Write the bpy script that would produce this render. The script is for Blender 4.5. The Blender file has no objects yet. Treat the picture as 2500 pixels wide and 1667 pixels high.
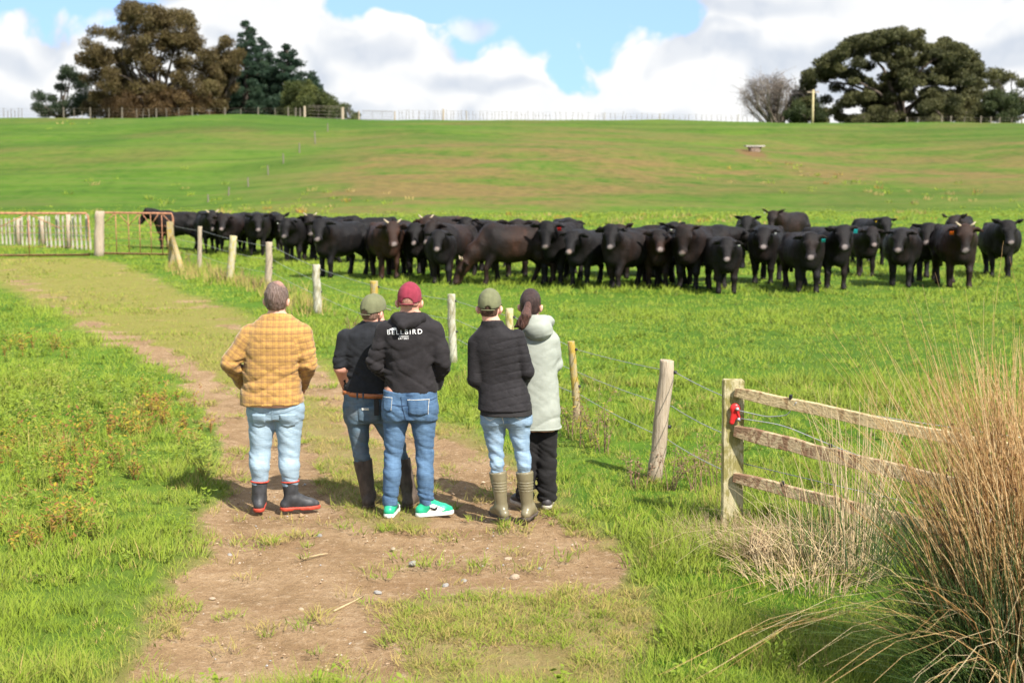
import bpy, bmesh, math, random
import numpy as np
from mathutils import Vector, Matrix, Euler
from mathutils.bvhtree import BVHTree

scene = bpy.context.scene
COL = scene.collection
R = math.radians

# ------------------------------------------------------------------ camera
FPX = 3472.0            # focal length in photograph pixels (50 mm on 36 mm, 2500 px)
CAM_H = 2.75
PITCH = math.atan(433.5 / FPX)
cam_data = bpy.data.cameras.new('camera')
cam_data.lens = 50.0
cam_data.sensor_width = 36.0
cam_data.clip_start = 0.1
cam_data.clip_end = 3000.0
cam_data.dof.use_dof = True
cam_data.dof.focus_distance = 9.6
cam_data.dof.aperture_fstop = 3.0
cam = bpy.data.objects.new('camera', cam_data)
COL.objects.link(cam)
cam.location = (0, 0, CAM_H)
cam.rotation_euler = (math.pi / 2 - PITCH, 0, 0)
scene.camera = cam

# ------------------------------------------------------------------ sun, sky, exposure
SUN_EL, SUN_AZ = R(47), R(142)      # azimuth clockwise from +Y: behind the camera, to the right
sun_data = bpy.data.lights.new('sun', 'SUN')
sun_data.energy = 5.0
sun_data.angle = R(0.55)
sun_data.color = (1.0, 0.955, 0.88)
sun = bpy.data.objects.new('sun', sun_data)
COL.objects.link(sun)
sd = Vector((math.sin(SUN_AZ) * math.cos(SUN_EL), math.cos(SUN_AZ) * math.cos(SUN_EL), math.sin(SUN_EL)))
sun.rotation_euler = sd.to_track_quat('Z', 'Y').to_euler()
sun.location = sd * 60

scene.view_settings.view_transform = 'Standard'
scene.view_settings.look = 'None'
scene.view_settings.exposure = 0.98
scene.view_settings.gamma = 1.0
scene.render.engine = 'CYCLES'
cy = scene.cycles
cy.use_denoising = True
cy.use_adaptive_sampling = True
cy.adaptive_threshold = 0.018
cy.max_bounces = 6
cy.diffuse_bounces = 3
cy.glossy_bounces = 2
cy.transmission_bounces = 3
cy.transparent_max_bounces = 6
cy.caustics_reflective = False
cy.caustics_refractive = False


class NT:
    """small helper round a node tree"""
    def __init__(self, tree):
        self.t = tree
        self.t.nodes.clear()
    def n(self, typ, **kw):
        nd = self.t.nodes.new(typ)
        for k, v in kw.items():
            setattr(nd, k, v)
        return nd
    def l(self, a, b):
        self.t.links.new(a, b)
    def val(self, x, sock):
        if isinstance(x, (int, float)):
            sock.default_value = x
        elif isinstance(x, (tuple, list)):
            sock.default_value = x
        else:
            self.l(x, sock)
    def math(self, op, a, b=0.0, c=None, clamp=False):
        nd = self.n('ShaderNodeMath', operation=op, use_clamp=clamp)
        self.val(a, nd.inputs[0]); self.val(b, nd.inputs[1])
        if c is not None: self.val(c, nd.inputs[2])
        return nd.outputs[0]
    def vmath(self, op, a, b=None, s=None):
        nd = self.n('ShaderNodeVectorMath', operation=op)
        self.val(a, nd.inputs[0])
        if b is not None: self.val(b, nd.inputs[1])
        if s is not None: self.val(s, nd.inputs[3])
        return nd.outputs[1] if op in ('LENGTH', 'DISTANCE', 'DOT_PRODUCT') else nd.outputs[0]
    def noise(self, vec, scale, detail=4.0, rough=0.55, dist=0.0, out=0, dim='3D'):
        nd = self.n('ShaderNodeTexNoise', noise_dimensions=dim)
        if vec is not None: self.l(vec, nd.inputs['Vector'])
        nd.inputs['Scale'].default_value = scale
        nd.inputs['Detail'].default_value = detail
        nd.inputs['Roughness'].default_value = rough
        nd.inputs['Distortion'].default_value = dist
        return nd.outputs[out]
    def ramp(self, fac, stops, interp='LINEAR'):
        nd = self.n('ShaderNodeValToRGB')
        nd.color_ramp.interpolation = interp
        el = nd.color_ramp.elements
        while len(el) < len(stops): el.new(0.5)
        for e, (p, c) in zip(el, stops):
            e.position = p
            e.color = (c, c, c, 1) if isinstance(c, (int, float)) else (*c, 1)
        self.l(fac, nd.inputs[0])
        return nd.outputs[0]
    def step(self, x, lo, hi):
        nd = self.n('ShaderNodeMapRange', interpolation_type='SMOOTHSTEP')
        self.val(x, nd.inputs[0])
        nd.inputs[1].default_value = lo; nd.inputs[2].default_value = hi
        nd.inputs[3].default_value = 0; nd.inputs[4].default_value = 1
        return nd.outputs[0]
    def mix(self, f, a, b, blend='MIX'):
        nd = self.n('ShaderNodeMix', data_type='RGBA', blend_type=blend)
        self.val(f, nd.inputs[0])
        for x, s in ((a, nd.inputs[6]), (b, nd.inputs[7])):
            if isinstance(x, (tuple, list)): s.default_value = (*x[:3], 1)
            else: self.l(x, s)
        return nd.outputs[2]
    def attr(self, name, out='Fac', typ='GEOMETRY'):
        nd = self.n('ShaderNodeAttribute', attribute_name=name, attribute_type=typ)
        return nd.outputs[out]
    def sep(self, v):
        nd = self.n('ShaderNodeSeparateXYZ'); self.l(v, nd.inputs[0])
        return nd.outputs
    def comb(self, x, y, z):
        nd = self.n('ShaderNodeCombineXYZ')
        for v, s in zip((x, y, z), nd.inputs): self.val(v, s)
        return nd.outputs[0]
    def scalev(self, v, s):
        return self.vmath('MULTIPLY', v, s)


# ------------------------------------------------------------------ world: blue sky with cumulus
def build_world():
    w = bpy.data.worlds.new('World')
    scene.world = w
    w.use_nodes = True
    t = NT(w.node_tree)
    tc = t.n('ShaderNodeTexCoord')
    d = tc.outputs['Generated']
    sky = t.n('ShaderNodeTexSky', sky_type='NISHITA')
    sky.sun_disc = False
    sky.sun_elevation = SUN_EL
    sky.sun_rotation = SUN_AZ
    sky.altitude = 50
    sky.air_density = 1.0
    sky.dust_density = 0.6
    sky.ozone_density = 1.6
    t.l(t.vmath('NORMALIZE', t.vmath('ADD', d, (0.0, 0.0, 0.30))), sky.inputs[0])
    x, y, z = t.sep(d)[:3]
    az = t.math('ARCTAN2', x, y)
    hyp = t.math('SQRT', t.math('ADD', t.math('MULTIPLY', x, x), t.math('MULTIPLY', y, y)))
    el = t.math('ARCTAN2', z, hyp)
    # warp makes the cloud edges billow
    p = t.comb(az, el, 0.0)
    wn = t.noise(p, 13.0, 2, 0.45, 0.0, 1, dim='2D')
    wv = t.vmath('MULTIPLY', t.vmath('SUBTRACT', wn, (0.5, 0.5, 0.5)), (0.075, 0.055, 0.0))
    pw = t.vmath('ADD', p, wv)
    px, py = t.sep(pw)[:2]
    v = t.n('ShaderNodeTexVoronoi', feature='F1', voronoi_dimensions='2D', normalize=True)
    t.l(t.vmath('ADD', p, t.vmath('MULTIPLY', wv, (0.35, 0.35, 0))), v.inputs['Vector'])
    v.inputs['Scale'].default_value = 36.0
    v.inputs['Detail'].default_value = 2.0
    v.inputs['Roughness'].default_value = 0.45
    v.inputs['Lacunarity'].default_value = 2.3
    bump = t.math('MULTIPLY', v.outputs['Distance'], 1.15)
    # 0 = knob of cloud, ~0.6 = crease

    def blob(cx, cy, rx, ry, amp=1.0):
        ux = t.math('MULTIPLY', t.math('SUBTRACT', px, (cx - 1250) / FPX), FPX / rx)
        uy = t.math('MULTIPLY', t.math('SUBTRACT', py, (400 - cy) / FPX), FPX / ry)
        q = t.math('ADD', t.math('MULTIPLY', ux, ux), t.math('MULTIPLY', uy, uy))
        return t.math('MULTIPLY', t.math('SUBTRACT', 1.0, t.math('SQRT', q)), amp)
    blue = None
    for b in ((90, -5, 330, 105), (1300, 35, 330, 110), (1375, 140, 92, 62), (1560, 80, 150, 60),
              (1000, 40, 150, 45), (-700, 150, 300, 120), (3300, 90, 360, 120), (300, -420, 500, 200),
              (1900, -520, 600, 200)):
        f = blob(*b)
        blue = f if blue is None else t.math('MAXIMUM', blue, f)
    # more gaps of the same kind all round the sky
    lown = t.noise(p, 2.6, 1, 0.5, dim='2D')
    gaps = t.math('MULTIPLY', t.math('SUBTRACT', lown, 0.56), 5.0)
    off = t.step(t.math('MAXIMUM', t.math('ABSOLUTE', az), t.math('MULTIPLY', el, 2.5)), 0.42, 0.6)
    gaps = t.math('SUBTRACT', t.math('MULTIPLY', gaps, off), t.math('MULTIPLY', t.math('SUBTRACT', 1.0, off), 1.0))
    blue = t.math('MAXIMUM', blue, gaps)
    wisp = blob(1145, 82, 95, 42)
    blue = t.math('MINIMUM', blue, t.math('MULTIPLY', wisp, -0.55)) if False else blue
    edge = t.math('ADD', blue, t.math('MULTIPLY', t.math('SUBTRACT', bump, 0.33), 1.1))
    cover = t.math('SUBTRACT', 1.0, t.step(edge, -0.14, 0.24))
    thin = t.step(t.math('ADD', wisp, t.math('MULTIPLY', t.math('SUBTRACT', bump, 0.33), -0.9)), -0.05, 0.55)
    cover = t.math('MAXIMUM', cover, t.math('MULTIPLY', thin, 0.75))
    # shading of the cloud body: soft blue-grey undersides
    sh1 = t.noise(t.vmath('MULTIPLY', pw, (1.0, 2.2, 1.0)), 11.0, 2, 0.5, dim='2D')
    grey = t.step(sh1, 0.50, 0.70)
    for b in ((930, 165, 120, 42), (1180, 215, 170, 26), (1690, 20, 190, 90), (60, 165, 120, 40), (2350, 150, 200, 60), (1880, 55, 260, 50)):
        grey = t.math('MAXIMUM', grey, t.math('MULTIPLY', t.step(blob(*b), -0.1, 0.75), 0.95))
    knob = t.step(bump, 0.22, 0.52)
    grey = t.math('ADD', t.math('MULTIPLY', grey, 0.8), t.math('MULTIPLY', knob, 0.22), clamp=True)
    ccol = t.mix(grey, (6.4, 6.4, 6.35), (4.2, 4.55, 5.1))
    skyc = t.mix(1.0, sky.outputs[0], (1.62, 1.95, 2.15), 'MULTIPLY')
    skyc = t.mix(0.20, skyc, (5.6, 6.2, 6.8))
    colr = t.mix(cover, skyc, ccol)
    bg = t.n('ShaderNodeBackground')
    t.l(colr, bg.inputs[0])
    bg.inputs[1].default_value = 0.085
    w.cycles.sampling_method = 'MANUAL'
    w.cycles.sample_map_resolution = 256
    out = t.n('ShaderNodeOutputWorld')
    t.l(bg.outputs[0], out.inputs[0])
build_world()


# ------------------------------------------------------------------ object helpers
def tag(o, label=None, cat=None, group=None, kind=None):
    if label: o['label'] = label
    if cat: o['category'] = cat
    if group: o['group'] = group
    if kind: o['kind'] = kind
    return o

def empty(name, loc=(0, 0, 0), rz=0.0):
    o = bpy.data.objects.new(name, None)
    o.empty_display_size = 0.1
    o.location = loc
    o.rotation_euler = (0, 0, rz)
    COL.objects.link(o)
    return o

def mesh_np(name, verts, faces, smooth=True, attrs=None):
    """verts Nx3, faces: array MxK or list of arrays with differing K"""
    me = bpy.data.meshes.new(name)
    v = np.asarray(verts, dtype=np.float32)
    fl = faces if isinstance(faces, list) else [faces]
    fl = [np.asarray(f, dtype=np.int32) for f in fl if len(f)]
    me.vertices.add(len(v))
    me.vertices.foreach_set('co', v.ravel())
    tot = sum(f.size for f in fl)
    npoly = sum(len(f) for f in fl)
    me.loops.add(tot)
    me.polygons.add(npoly)
    me.loops.foreach_set('vertex_index', np.concatenate([f.ravel() for f in fl]))
    ls, st = [], 0
    for f in fl:
        k = f.shape[1]
        ls.append(st + np.arange(len(f)) * k)
        st += f.size
    me.polygons.foreach_set('loop_start', np.concatenate(ls).astype(np.int32))
    me.update(calc_edges=True)
    me.polygons.foreach_set('use_smooth', np.full(npoly, smooth))
    for k, a in (attrs or {}).items():
        a = np.asarray(a, dtype=np.float32)
        if a.ndim == 1:
            at = me.attributes.new(k, 'FLOAT', 'POINT'); at.data.foreach_set('value', a)
        else:
            at = me.attributes.new(k, 'FLOAT_VECTOR', 'POINT'); at.data.foreach_set('vector', a.ravel())
    me.validate()
    return me

def obj(name, me, mat=None, parent=None, loc=None, rot=None):
    o = bpy.data.objects.new(name, me)
    COL.objects.link(o)
    if mat is not None and not me.materials: me.materials.append(mat)
    if parent is not None: o.parent = parent
    if loc is not None: o.location = loc
    if rot is not None: o.rotation_euler = rot
    return o

class MB:
    """collects simple solids into one mesh"""
    def __init__(self): self.v, self.f, self.n = [], {}, 0
    def add(self, v, faces):
        v = np.asarray(v, float)
        for f in faces: self.f.setdefault(len(f), []).append([i + self.n for i in f])
        self.v.append(v); self.n += len(v)
        return self
    def box(self, lo, hi, M=None):
        x0, y0, z0 = lo; x1, y1, z1 = hi
        v = np.array([(x0,y0,z0),(x1,y0,z0),(x1,y1,z0),(x0,y1,z0),(x0,y0,z1),(x1,y0,z1),(x1,y1,z1),(x0,y1,z1)])
        if M is not None: v = v @ np.array(M.to_3x3()).T + np.array(M.translation)
        return self.add(v, [(0,3,2,1),(4,5,6,7),(0,1,5,4),(1,2,6,5),(2,3,7,6),(3,0,4,7)])
    def tube(self, pts, r, n=6, cap=True, rough=0.0, rng=None, flat=1.0):
        pts = np.asarray(pts, float)
        m = len(pts)
        r = np.full(m, r) if np.isscalar(r) else np.asarray(r, float)
        T = np.gradient(pts, axis=0)
        T /= np.linalg.norm(T, axis=1)[:, None] + 1e-9
        ref = np.array([0, 0, 1.0]) if abs(T[0, 2]) < 0.9 else np.array([0, 1.0, 0])
        A = np.cross(T, ref); A /= np.linalg.norm(A, axis=1)[:, None] + 1e-9
        B = np.cross(A, T)
        a = np.linspace(0, 2*np.pi, n, endpoint=False)
        rr = r[:, None] * np.ones(n)[None]
        if rough and rng is not None: rr = rr * (1 + rng.uniform(-rough, rough, rr.shape))
        v = pts[:, None] + rr[..., None]*(np.cos(a)[None, :, None]*A[:, None] + flat*np.sin(a)[None, :, None]*B[:, None])
        F = [(i*n+j, i*n+(j+1) % n, (i+1)*n+(j+1) % n, (i+1)*n+j) for i in range(m-1) for j in range(n)]
        if cap:
            F.append(tuple(range(n))[::-1]); F.append(tuple((m-1)*n + j for j in range(n)))
        return self.add(v.reshape(-1, 3), [f[::-1] for f in F])
    def mesh(self, name, smooth=False):
        return mesh_np(name, np.concatenate(self.v), [np.array(f) for f in self.f.values()], smooth)
    def build(self, name, mat, parent=None, smooth=False, **kw):
        return obj(name, self.mesh(name, smooth), mat, parent, **kw)


# ------------------------------------------------------------------ noise in numpy
def _hash(ix, iy, iz, seed):
    h = (ix.astype(np.int64)*374761393 + iy.astype(np.int64)*668265263 + iz.astype(np.int64)*2147483647 + seed*1274126177) & 0xffffffff
    h = ((h ^ (h >> 13)) * 1274126177) & 0xffffffff
    h = h ^ (h >> 16)
    return (h & 0xffff).astype(np.float32) / 65535.0

def vnoise(x, y, z=None, seed=0):
    x = np.asarray(x, np.float32); y = np.asarray(y, np.float32)
    z = np.zeros_like(x) if z is None else np.asarray(z, np.float32)
    x, y, z = np.broadcast_arrays(x, y, z)
    x0, y0, z0 = np.floor(x), np.floor(y), np.floor(z)
    fx, fy, fz = x-x0, y-y0, z-z0
    fx, fy, fz = fx*fx*(3-2*fx), fy*fy*(3-2*fy), fz*fz*(3-2*fz)
    ix, iy, iz = x0.astype(np.int32), y0.astype(np.int32), z0.astype(np.int32)
    r = 0
    flatz = not np.any(fz)
    for dz in ((0,) if flatz else (0, 1)):
        wz = 1 if flatz else (fz if dz else 1-fz)
        for dy in (0, 1):
            wy = fy if dy else 1-fy
            for dx in (0, 1):
                wx = fx if dx else 1-fx
                r = r + wx*wy*wz*_hash(ix+dx, iy+dy, iz+dz, seed)
    return r

def fbm(x, y, z=None, oct=4, seed=0):
    s, a, r = 0, 0.5, 0
    f = 1.0
    for o in range(oct):
        r = r + a*vnoise(np.asarray(x)*f, np.asarray(y)*f, None if z is None else np.asarray(z)*f, seed+o*17)
        s += a; a *= 0.5; f *= 2.03
    return r/s

def sstep(x, lo, hi):
    t = np.clip((x-lo)/(hi-lo), 0, 1)
    return t*t*(3-2*t)


# ------------------------------------------------------------------ signed-distance solids, meshed with surface nets
class Field:
    def __init__(self, lo, hi, vs):
        self.lo = np.array(lo, float); self.vs = vs
        self.n = np.ceil((np.array(hi) - self.lo)/vs).astype(int) + 1
        self.ax = [self.lo[i] + np.arange(self.n[i])*vs for i in range(3)]
        self.val = np.full(self.n, 0.6, np.float32)
    def _sl(self, lo, hi):
        s = []
        for i in range(3):
            a = max(0, int(math.floor((lo[i]-self.lo[i])/self.vs)))
            b = min(self.n[i], int(math.ceil((hi[i]-self.lo[i])/self.vs))+1)
            if b <= a: return None, None
            s.append(slice(a, b))
        g = (self.ax[0][s[0]][:, None, None].astype(np.float32), self.ax[1][s[1]][None, :, None].astype(np.float32),
             self.ax[2][s[2]][None, None, :].astype(np.float32))
        return tuple(s), g
    def put(self, fn, lo, hi, k=0.02, op='u'):
        m = 0.05 + k
        s, g = self._sl(np.array(lo)-m, np.array(hi)+m)
        if s is None: return self
        d = fn(*g)
        a = self.val[s]
        if op == 'u':
            if k > 0:
                h = np.maximum(k-np.abs(a-d), 0)/k
                self.val[s] = np.minimum(a, d) - h*h*k*0.25
            else: self.val[s] = np.minimum(a, d)
        elif op == 's':
            d = -d
            if k > 0:
                h = np.maximum(k-np.abs(a-d), 0)/k
                self.val[s] = np.maximum(a, d) + h*h*k*0.25
            else: self.val[s] = np.maximum(a, d)
        return self
    def cone(self, a, b, ra, rb, k=0.02, op='u', flat=None):
        a = np.array(a, float); b = np.array(b, float)
        ab = b-a; L2 = float(ab@ab)+1e-9
        def fn(X, Y, Z):
            px, py, pz = X-a[0], Y-a[1], Z-a[2]
            t = np.clip((px*ab[0]+py*ab[1]+pz*ab[2])/L2, 0, 1)
            dx, dy, dz = px-t*ab[0], py-t*ab[1], pz-t*ab[2]
            if flat is not None:
                n, sc = flat
                q = dx*n[0]+dy*n[1]+dz*n[2]
                dx, dy, dz = dx+q*n[0]*(sc-1), dy+q*n[1]*(sc-1), dz+q*n[2]*(sc-1)
            return np.sqrt(dx*dx+dy*dy+dz*dz) - (ra+(rb-ra)*t)
        rm = max(ra, rb)
        return self.put(fn, np.minimum(a, b)-rm, np.maximum(a, b)+rm, k, op)
    def chain(self, pts, rad, k=0.02, op='u', kin=None):
        for i in range(len(pts)-1):
            self.cone(pts[i], pts[i+1], rad[i], rad[i+1], k if (i == 0 or kin is None) else kin, op)
        return self
    def ell(self, c, r, rot=None, k=0.02, op='u'):
        c = np.array(c, float); r = np.array(r, float)
        M = np.array(Euler(rot).to_matrix()) if rot is not None else np.eye(3)
        def fn(X, Y, Z):
            px, py, pz = X-c[0], Y-c[1], Z-c[2]
            q = [px*M[0, i]+py*M[1, i]+pz*M[2, i] for i in range(3)]
            k0 = np.sqrt(sum((q[i]/r[i])**2 for i in range(3)))
            k1 = np.sqrt(sum((q[i]/r[i]**2)**2 for i in range(3)))+1e-6
            return k0*(k0-1)/k1
        rm = r.max() if rot is not None else r
        return self.put(fn, c-rm, c+rm, k, op)
    def loft(self, keys, axis=2, k=0.02, op='u', smooth=6):
        """keys rows: t, c1, c2, r1, r2, exponent; t along axis, 1/2 the other two axes in order"""
        K = np.array(keys, float)
        t = np.linspace(K[0, 0], K[-1, 0], 160)
        cols = [np.interp(t, K[:, 0], K[:, i]) for i in range(1, 6)]
        if smooth:
            ker = np.hanning(2*smooth+3); ker /= ker.sum()
            cols = [np.convolve(np.pad(c, smooth+1, mode='edge'), ker, 'valid') for c in cols]
        o = [i for i in range(3) if i != axis]
        def fn(X, Y, Z):
            P = (X, Y, Z)
            T = P[axis]
            c1, c2, r1, r2, n = [np.interp(T.ravel(), t, c).reshape(T.shape).astype(np.float32) for c in cols]
            u = np.abs(P[o[0]]-c1)/r1; v = np.abs(P[o[1]]-c2)/r2
            q = (u**n+v**n)**(1/n)
            d = (q-1)*np.minimum(r1, r2)
            e = np.maximum(K[0, 0]-T, T-K[-1, 0])
            return np.maximum(d, e) + 0*d
        lo = np.zeros(3); hi = np.zeros(3)
        lo[axis], hi[axis] = K[0, 0], K[-1, 0]
        lo[o[0]] = (K[:, 1]-K[:, 3]).min(); hi[o[0]] = (K[:, 1]+K[:, 3]).max()
        lo[o[1]] = (K[:, 2]-K[:, 4]).min(); hi[o[1]] = (K[:, 2]+K[:, 4]).max()
        return self.put(fn, lo, hi, k, op)
    def cut(self, n, d0, k=0.0):
        """remove everything where n.p > d0"""
        X, Y, Z = self.ax[0][:, None, None], self.ax[1][None, :, None], self.ax[2][None, None, :]
        self.val = np.maximum(self.val, (n[0]*X+n[1]*Y+n[2]*Z-d0).astype(np.float32))
        return self
    def warp(self, fn, band=0.03):
        i = np.nonzero(np.abs(self.val) < band)
        X, Y, Z = [self.ax[q][i[q]].astype(np.float32) for q in range(3)]
        self.val[i] += np.broadcast_to(fn(X, Y, Z), X.shape).astype(np.float32)
        return self
    def mesh(self):
        f = self.val.copy()
        f[0], f[-1] = np.maximum(f[0], .01), np.maximum(f[-1], .01)
        f[:, 0], f[:, -1] = np.maximum(f[:, 0], .01), np.maximum(f[:, -1], .01)
        f[:, :, 0], f[:, :, -1] = np.maximum(f[:, :, 0], .01), np.maximum(f[:, :, -1], .01)
        ins = f < 0
        nx, ny, nz = (k-1 for k in f.shape)
        acc = np.zeros((nx, ny, nz, 3), np.float32); cnt = np.zeros((nx, ny, nz), np.float32)
        offs = [(i, j, k) for i in (0, 1) for j in (0, 1) for k in (0, 1)]
        def S(a, o): return a[o[0]:o[0]+nx, o[1]:o[1]+ny, o[2]:o[2]+nz]
        for a in offs:
            for ax in range(3):
                if a[ax]: continue
                b = list(a); b[ax] = 1; b = tuple(b)
                fa, fb = S(f, a), S(f, b)
                cr = S(ins, a) != S(ins, b)
                idx = np.nonzero(cr)
                t = fa[idx]/(fa[idx]-fb[idx])
                p = np.empty((len(t), 3), np.float32); p[:] = a
                p[:, ax] += t
                acc[idx] += p; cnt[idx] += 1
        act = np.nonzero(cnt)
        vid = np.full((nx, ny, nz), -1, np.int32)
        vid[act] = np.arange(len(act[0]))
        V = acc[act]/cnt[act][:, None] + np.stack(act, 1)
        V = V*self.vs + self.lo
        Q = []
        for ax in range(3):
            o = [i for i in range(3) if i != ax]
            sl = [slice(1, -1)]*3; sl[ax] = slice(0, -1)
            s2 = [slice(1, -1)]*3; s2[ax] = slice(1, None)
            a, b = ins[tuple(sl)], ins[tuple(s2)]
            i = np.stack(np.nonzero(a != b), 1)
            if not len(i): continue
            flip = a[tuple(i.T)]
            i = i + np.array([0 if q == ax else 1 for q in range(3)])
            def g(d1, d2):
                j = i.copy(); j[:, o[0]] -= d1; j[:, o[1]] -= d2
                return vid[tuple(j.T)]
            q = np.stack([g(1, 1), g(0, 1), g(0, 0), g(1, 0)], 1)
            if ax == 1: flip = ~flip
            q[~flip] = q[~flip][:, ::-1]
            Q.append(q)
        Q = np.concatenate(Q)
        Q = Q[(Q >= 0).all(1)]
        return V.astype(np.float32), Q

def relax(V, Q, it=1, lam=0.5):
    n = len(V)
    E = np.concatenate([Q[:, [0, 1]], Q[:, [1, 2]], Q[:, [2, 3]], Q[:, [3, 0]]])
    E = np.concatenate([E, E[:, ::-1]])
    deg = np.bincount(E[:, 0], minlength=n).astype(np.float32)[:, None]
    for _ in range(it):
        S = np.stack([np.bincount(E[:, 0], weights=V[E[:, 1], i], minlength=n) for i in range(3)], 1)
        V = V*(1-lam) + lam*S/np.maximum(deg, 1)
    return V.astype(np.float32)
# ------------------------------------------------------------------ materials
def material(name):
    m = bpy.data.materials.new(name)
    m.use_nodes = True
    t = NT(m.node_tree)
    bsdf = t.n('ShaderNodeBsdfPrincipled')
    out = t.n('ShaderNodeOutputMaterial')
    t.l(bsdf.outputs[0], out.inputs[0])
    return m, t, bsdf

def setb(t, b, **kw):
    names = dict(col='Base Color', rough='Roughness', spec='Specular IOR Level', metal='Metallic', sheen='Sheen Weight',
                 sheenr='Sheen Roughness', coat='Coat Weight', normal='Normal', trans='Transmission Weight', sss='Subsurface Weight')
    for k, v in kw.items():
        s = b.inputs[names[k]]
        if isinstance(v, tuple): s.default_value = (*v[:3], 1) if k == 'col' else v
        elif isinstance(v, (int, float)): s.default_value = v
        else: t.l(v, s)

def bump(t, h, strength=0.4, dist=0.01):
    n = t.n('ShaderNodeBump')
    n.inputs['Strength'].default_value = strength
    n.inputs['Distance'].default_value = dist
    t.l(h, n.inputs['Height'])
    return n.outputs[0]

def mat_plain(name, col, rough=0.6, var=0.15, scale=30.0, bmp=0.0, bscale=120.0, spec=0.3, metal=0.0, stretch=(1, 1, 1), sheen=0.0):
    """one real colour with mottling and fine relief"""
    m, t, b = material(name)
    tc = t.n('ShaderNodeTexCoord').outputs['Object']
    v = t.vmath('MULTIPLY', tc, stretch)
    n = t.noise(v, scale, 5, 0.6)
    lo = tuple(c*(1-var) for c in col); hi = tuple(min(1, c*(1+var)) for c in col)
    setb(t, b, col=t.mix(t.step(n, 0.3, 0.7), lo, hi), rough=rough, spec=spec, metal=metal, sheen=sheen)
    if bmp:
        setb(t, b, normal=bump(t, t.noise(v, bscale, 4, 0.6), bmp, 0.006))
    return m


# ------------------------------------------------------------------ terrain shape
def crest_z(x):
    return 7.12 - 0.0065*x

def terrain(x, y):
    x = np.asarray(x, np.float64); y = np.asarray(y, np.float64)
    z = (fbm(x*0.12+7, y*0.12, oct=3, seed=3)-0.5)*0.16*sstep(y, 16, 30)
    z = z + (fbm(x*0.5, y*0.5, oct=2, seed=9)-0.5)*0.05
    y0 = 80.0 + 4*np.sin(x*0.06) + 9*sstep(-x, 6, 22)
    t = np.clip((y-y0)/(152.0-y0), 0, 1)
    prof = 0.30*(0.5-0.5*np.cos(np.pi*t)) + 0.70*np.sin(0.5*np.pi*t)
    hill = crest_z(np.clip(x, -140, 140))*prof
    hill = hill + ((fbm(x*0.035, y*0.05, oct=3, seed=21)-0.5)*1.5 + (fbm(x*0.10, y*0.30, oct=3, seed=25)-0.5)*0.30)*sstep(t, 0.05, 0.3)*(1-sstep(t, 0.75, 1.0))
    hill = hill + 0.35*np.exp(-((x+22+0.12*(y-110))/7.0)**2)*sstep(t, 0.1, 0.4)*(1-sstep(t, 0.8, 1.0))
    z = z + hill
    z = z - 0.004*np.clip(y-152, 0, 400)
    return z

def terrain1(x, y):
    return float(terrain(np.array([x]), np.array([y]))[0])

cp, sp = math.cos(PITCH), math.sin(PITCH)
def ray_dir(px, py):
    u = (px-1250)/FPX; v = (833.5-py)/FPX
    return np.array([u, cp + v*sp, -sp + v*cp])

def ground_at(px, py):
    """where the sight line through a photograph pixel first meets the land"""
    d = ray_dir(px, py)
    t = np.concatenate([np.arange(4, 60, 0.02), np.arange(60, 260, 0.1)])
    P = np.array([0, 0, CAM_H]) + t[:, None]*d
    g = terrain(P[:, 0], P[:, 1]) - P[:, 2]
    i = np.argmax(g > 0)
    return (float(P[i, 0]), float(P[i, 1]), float(terrain(P[i, 0], P[i, 1]))) if g[i] > 0 else None

def flat_at(px, py):
    d = ray_dir(px, py)
    k = CAM_H/-d[2]
    return (d[0]*k, d[1]*k)

def scale_at(y, z=0.0):
    return FPX/(y*cp + (CAM_H-z)*sp)      # photograph pixels per metre at that depth


# ------------------------------------------------------------------ the farm track: outline and wheel ruts (ground plan)
LEFT_EDGE = [(250,1700),(330,1530),(440,1430),(470,1330),(530,1230),(585,1190),(550,1110),(500,1000),(440,925),(300,850),(170,790),(70,735),(0,690),(-160,640)]
RIGHT_EDGE = [(1540,1700),(1575,1500),(1520,1350),(1440,1250),(1310,1160),(1150,1060),(1000,985),(830,905),(680,815),(560,755),(440,705),(360,665),(290,640),(200,628)]
RUT_L = [(640,1700),(690,1500),(760,1380),(700,1250),(655,1150),(590,1050),(515,955),(410,880),(285,822),(195,777),(110,718),(40,672),(-60,640)]
RUT_R = [(1280,1400),(1220,1260),(1130,1150),(1000,1070),(870,985),(740,900),(600,812),(505,752),(425,705),(330,662),(255,640)]
to_w = lambda L: np.array([flat_at(*p) for p in L])
TRACK_POLY = np.concatenate([to_w(LEFT_EDGE), to_w(RIGHT_EDGE)[::-1]])
RUTL_W, RUTR_W = to_w(RUT_L), to_w(RUT_R)

def seg_dist(x, y, P):
    d = np.full(x.shape, 1e9)
    for a, b in zip(P[:-1], P[1:]):
        ab = b-a
        t = np.clip(((x-a[0])*ab[0]+(y-a[1])*ab[1])/(ab@ab+1e-9), 0, 1)
        d = np.minimum(d, np.hypot(x-a[0]-t*ab[0], y-a[1]-t*ab[1]))
    return d

def poly_sd(x, y, P):
    ins = np.zeros(x.shape, bool)
    for a, b in zip(P, np.roll(P, -1, 0)):
        c = (a[1] > y) != (b[1] > y)
        ins ^= c & (x < (b[0]-a[0])*(y-a[1])/(b[1]-a[1]+1e-12)+a[0])
    d = seg_dist(x, y, np.concatenate([P, P[:1]]))
    return np.where(ins, -d, d)

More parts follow.
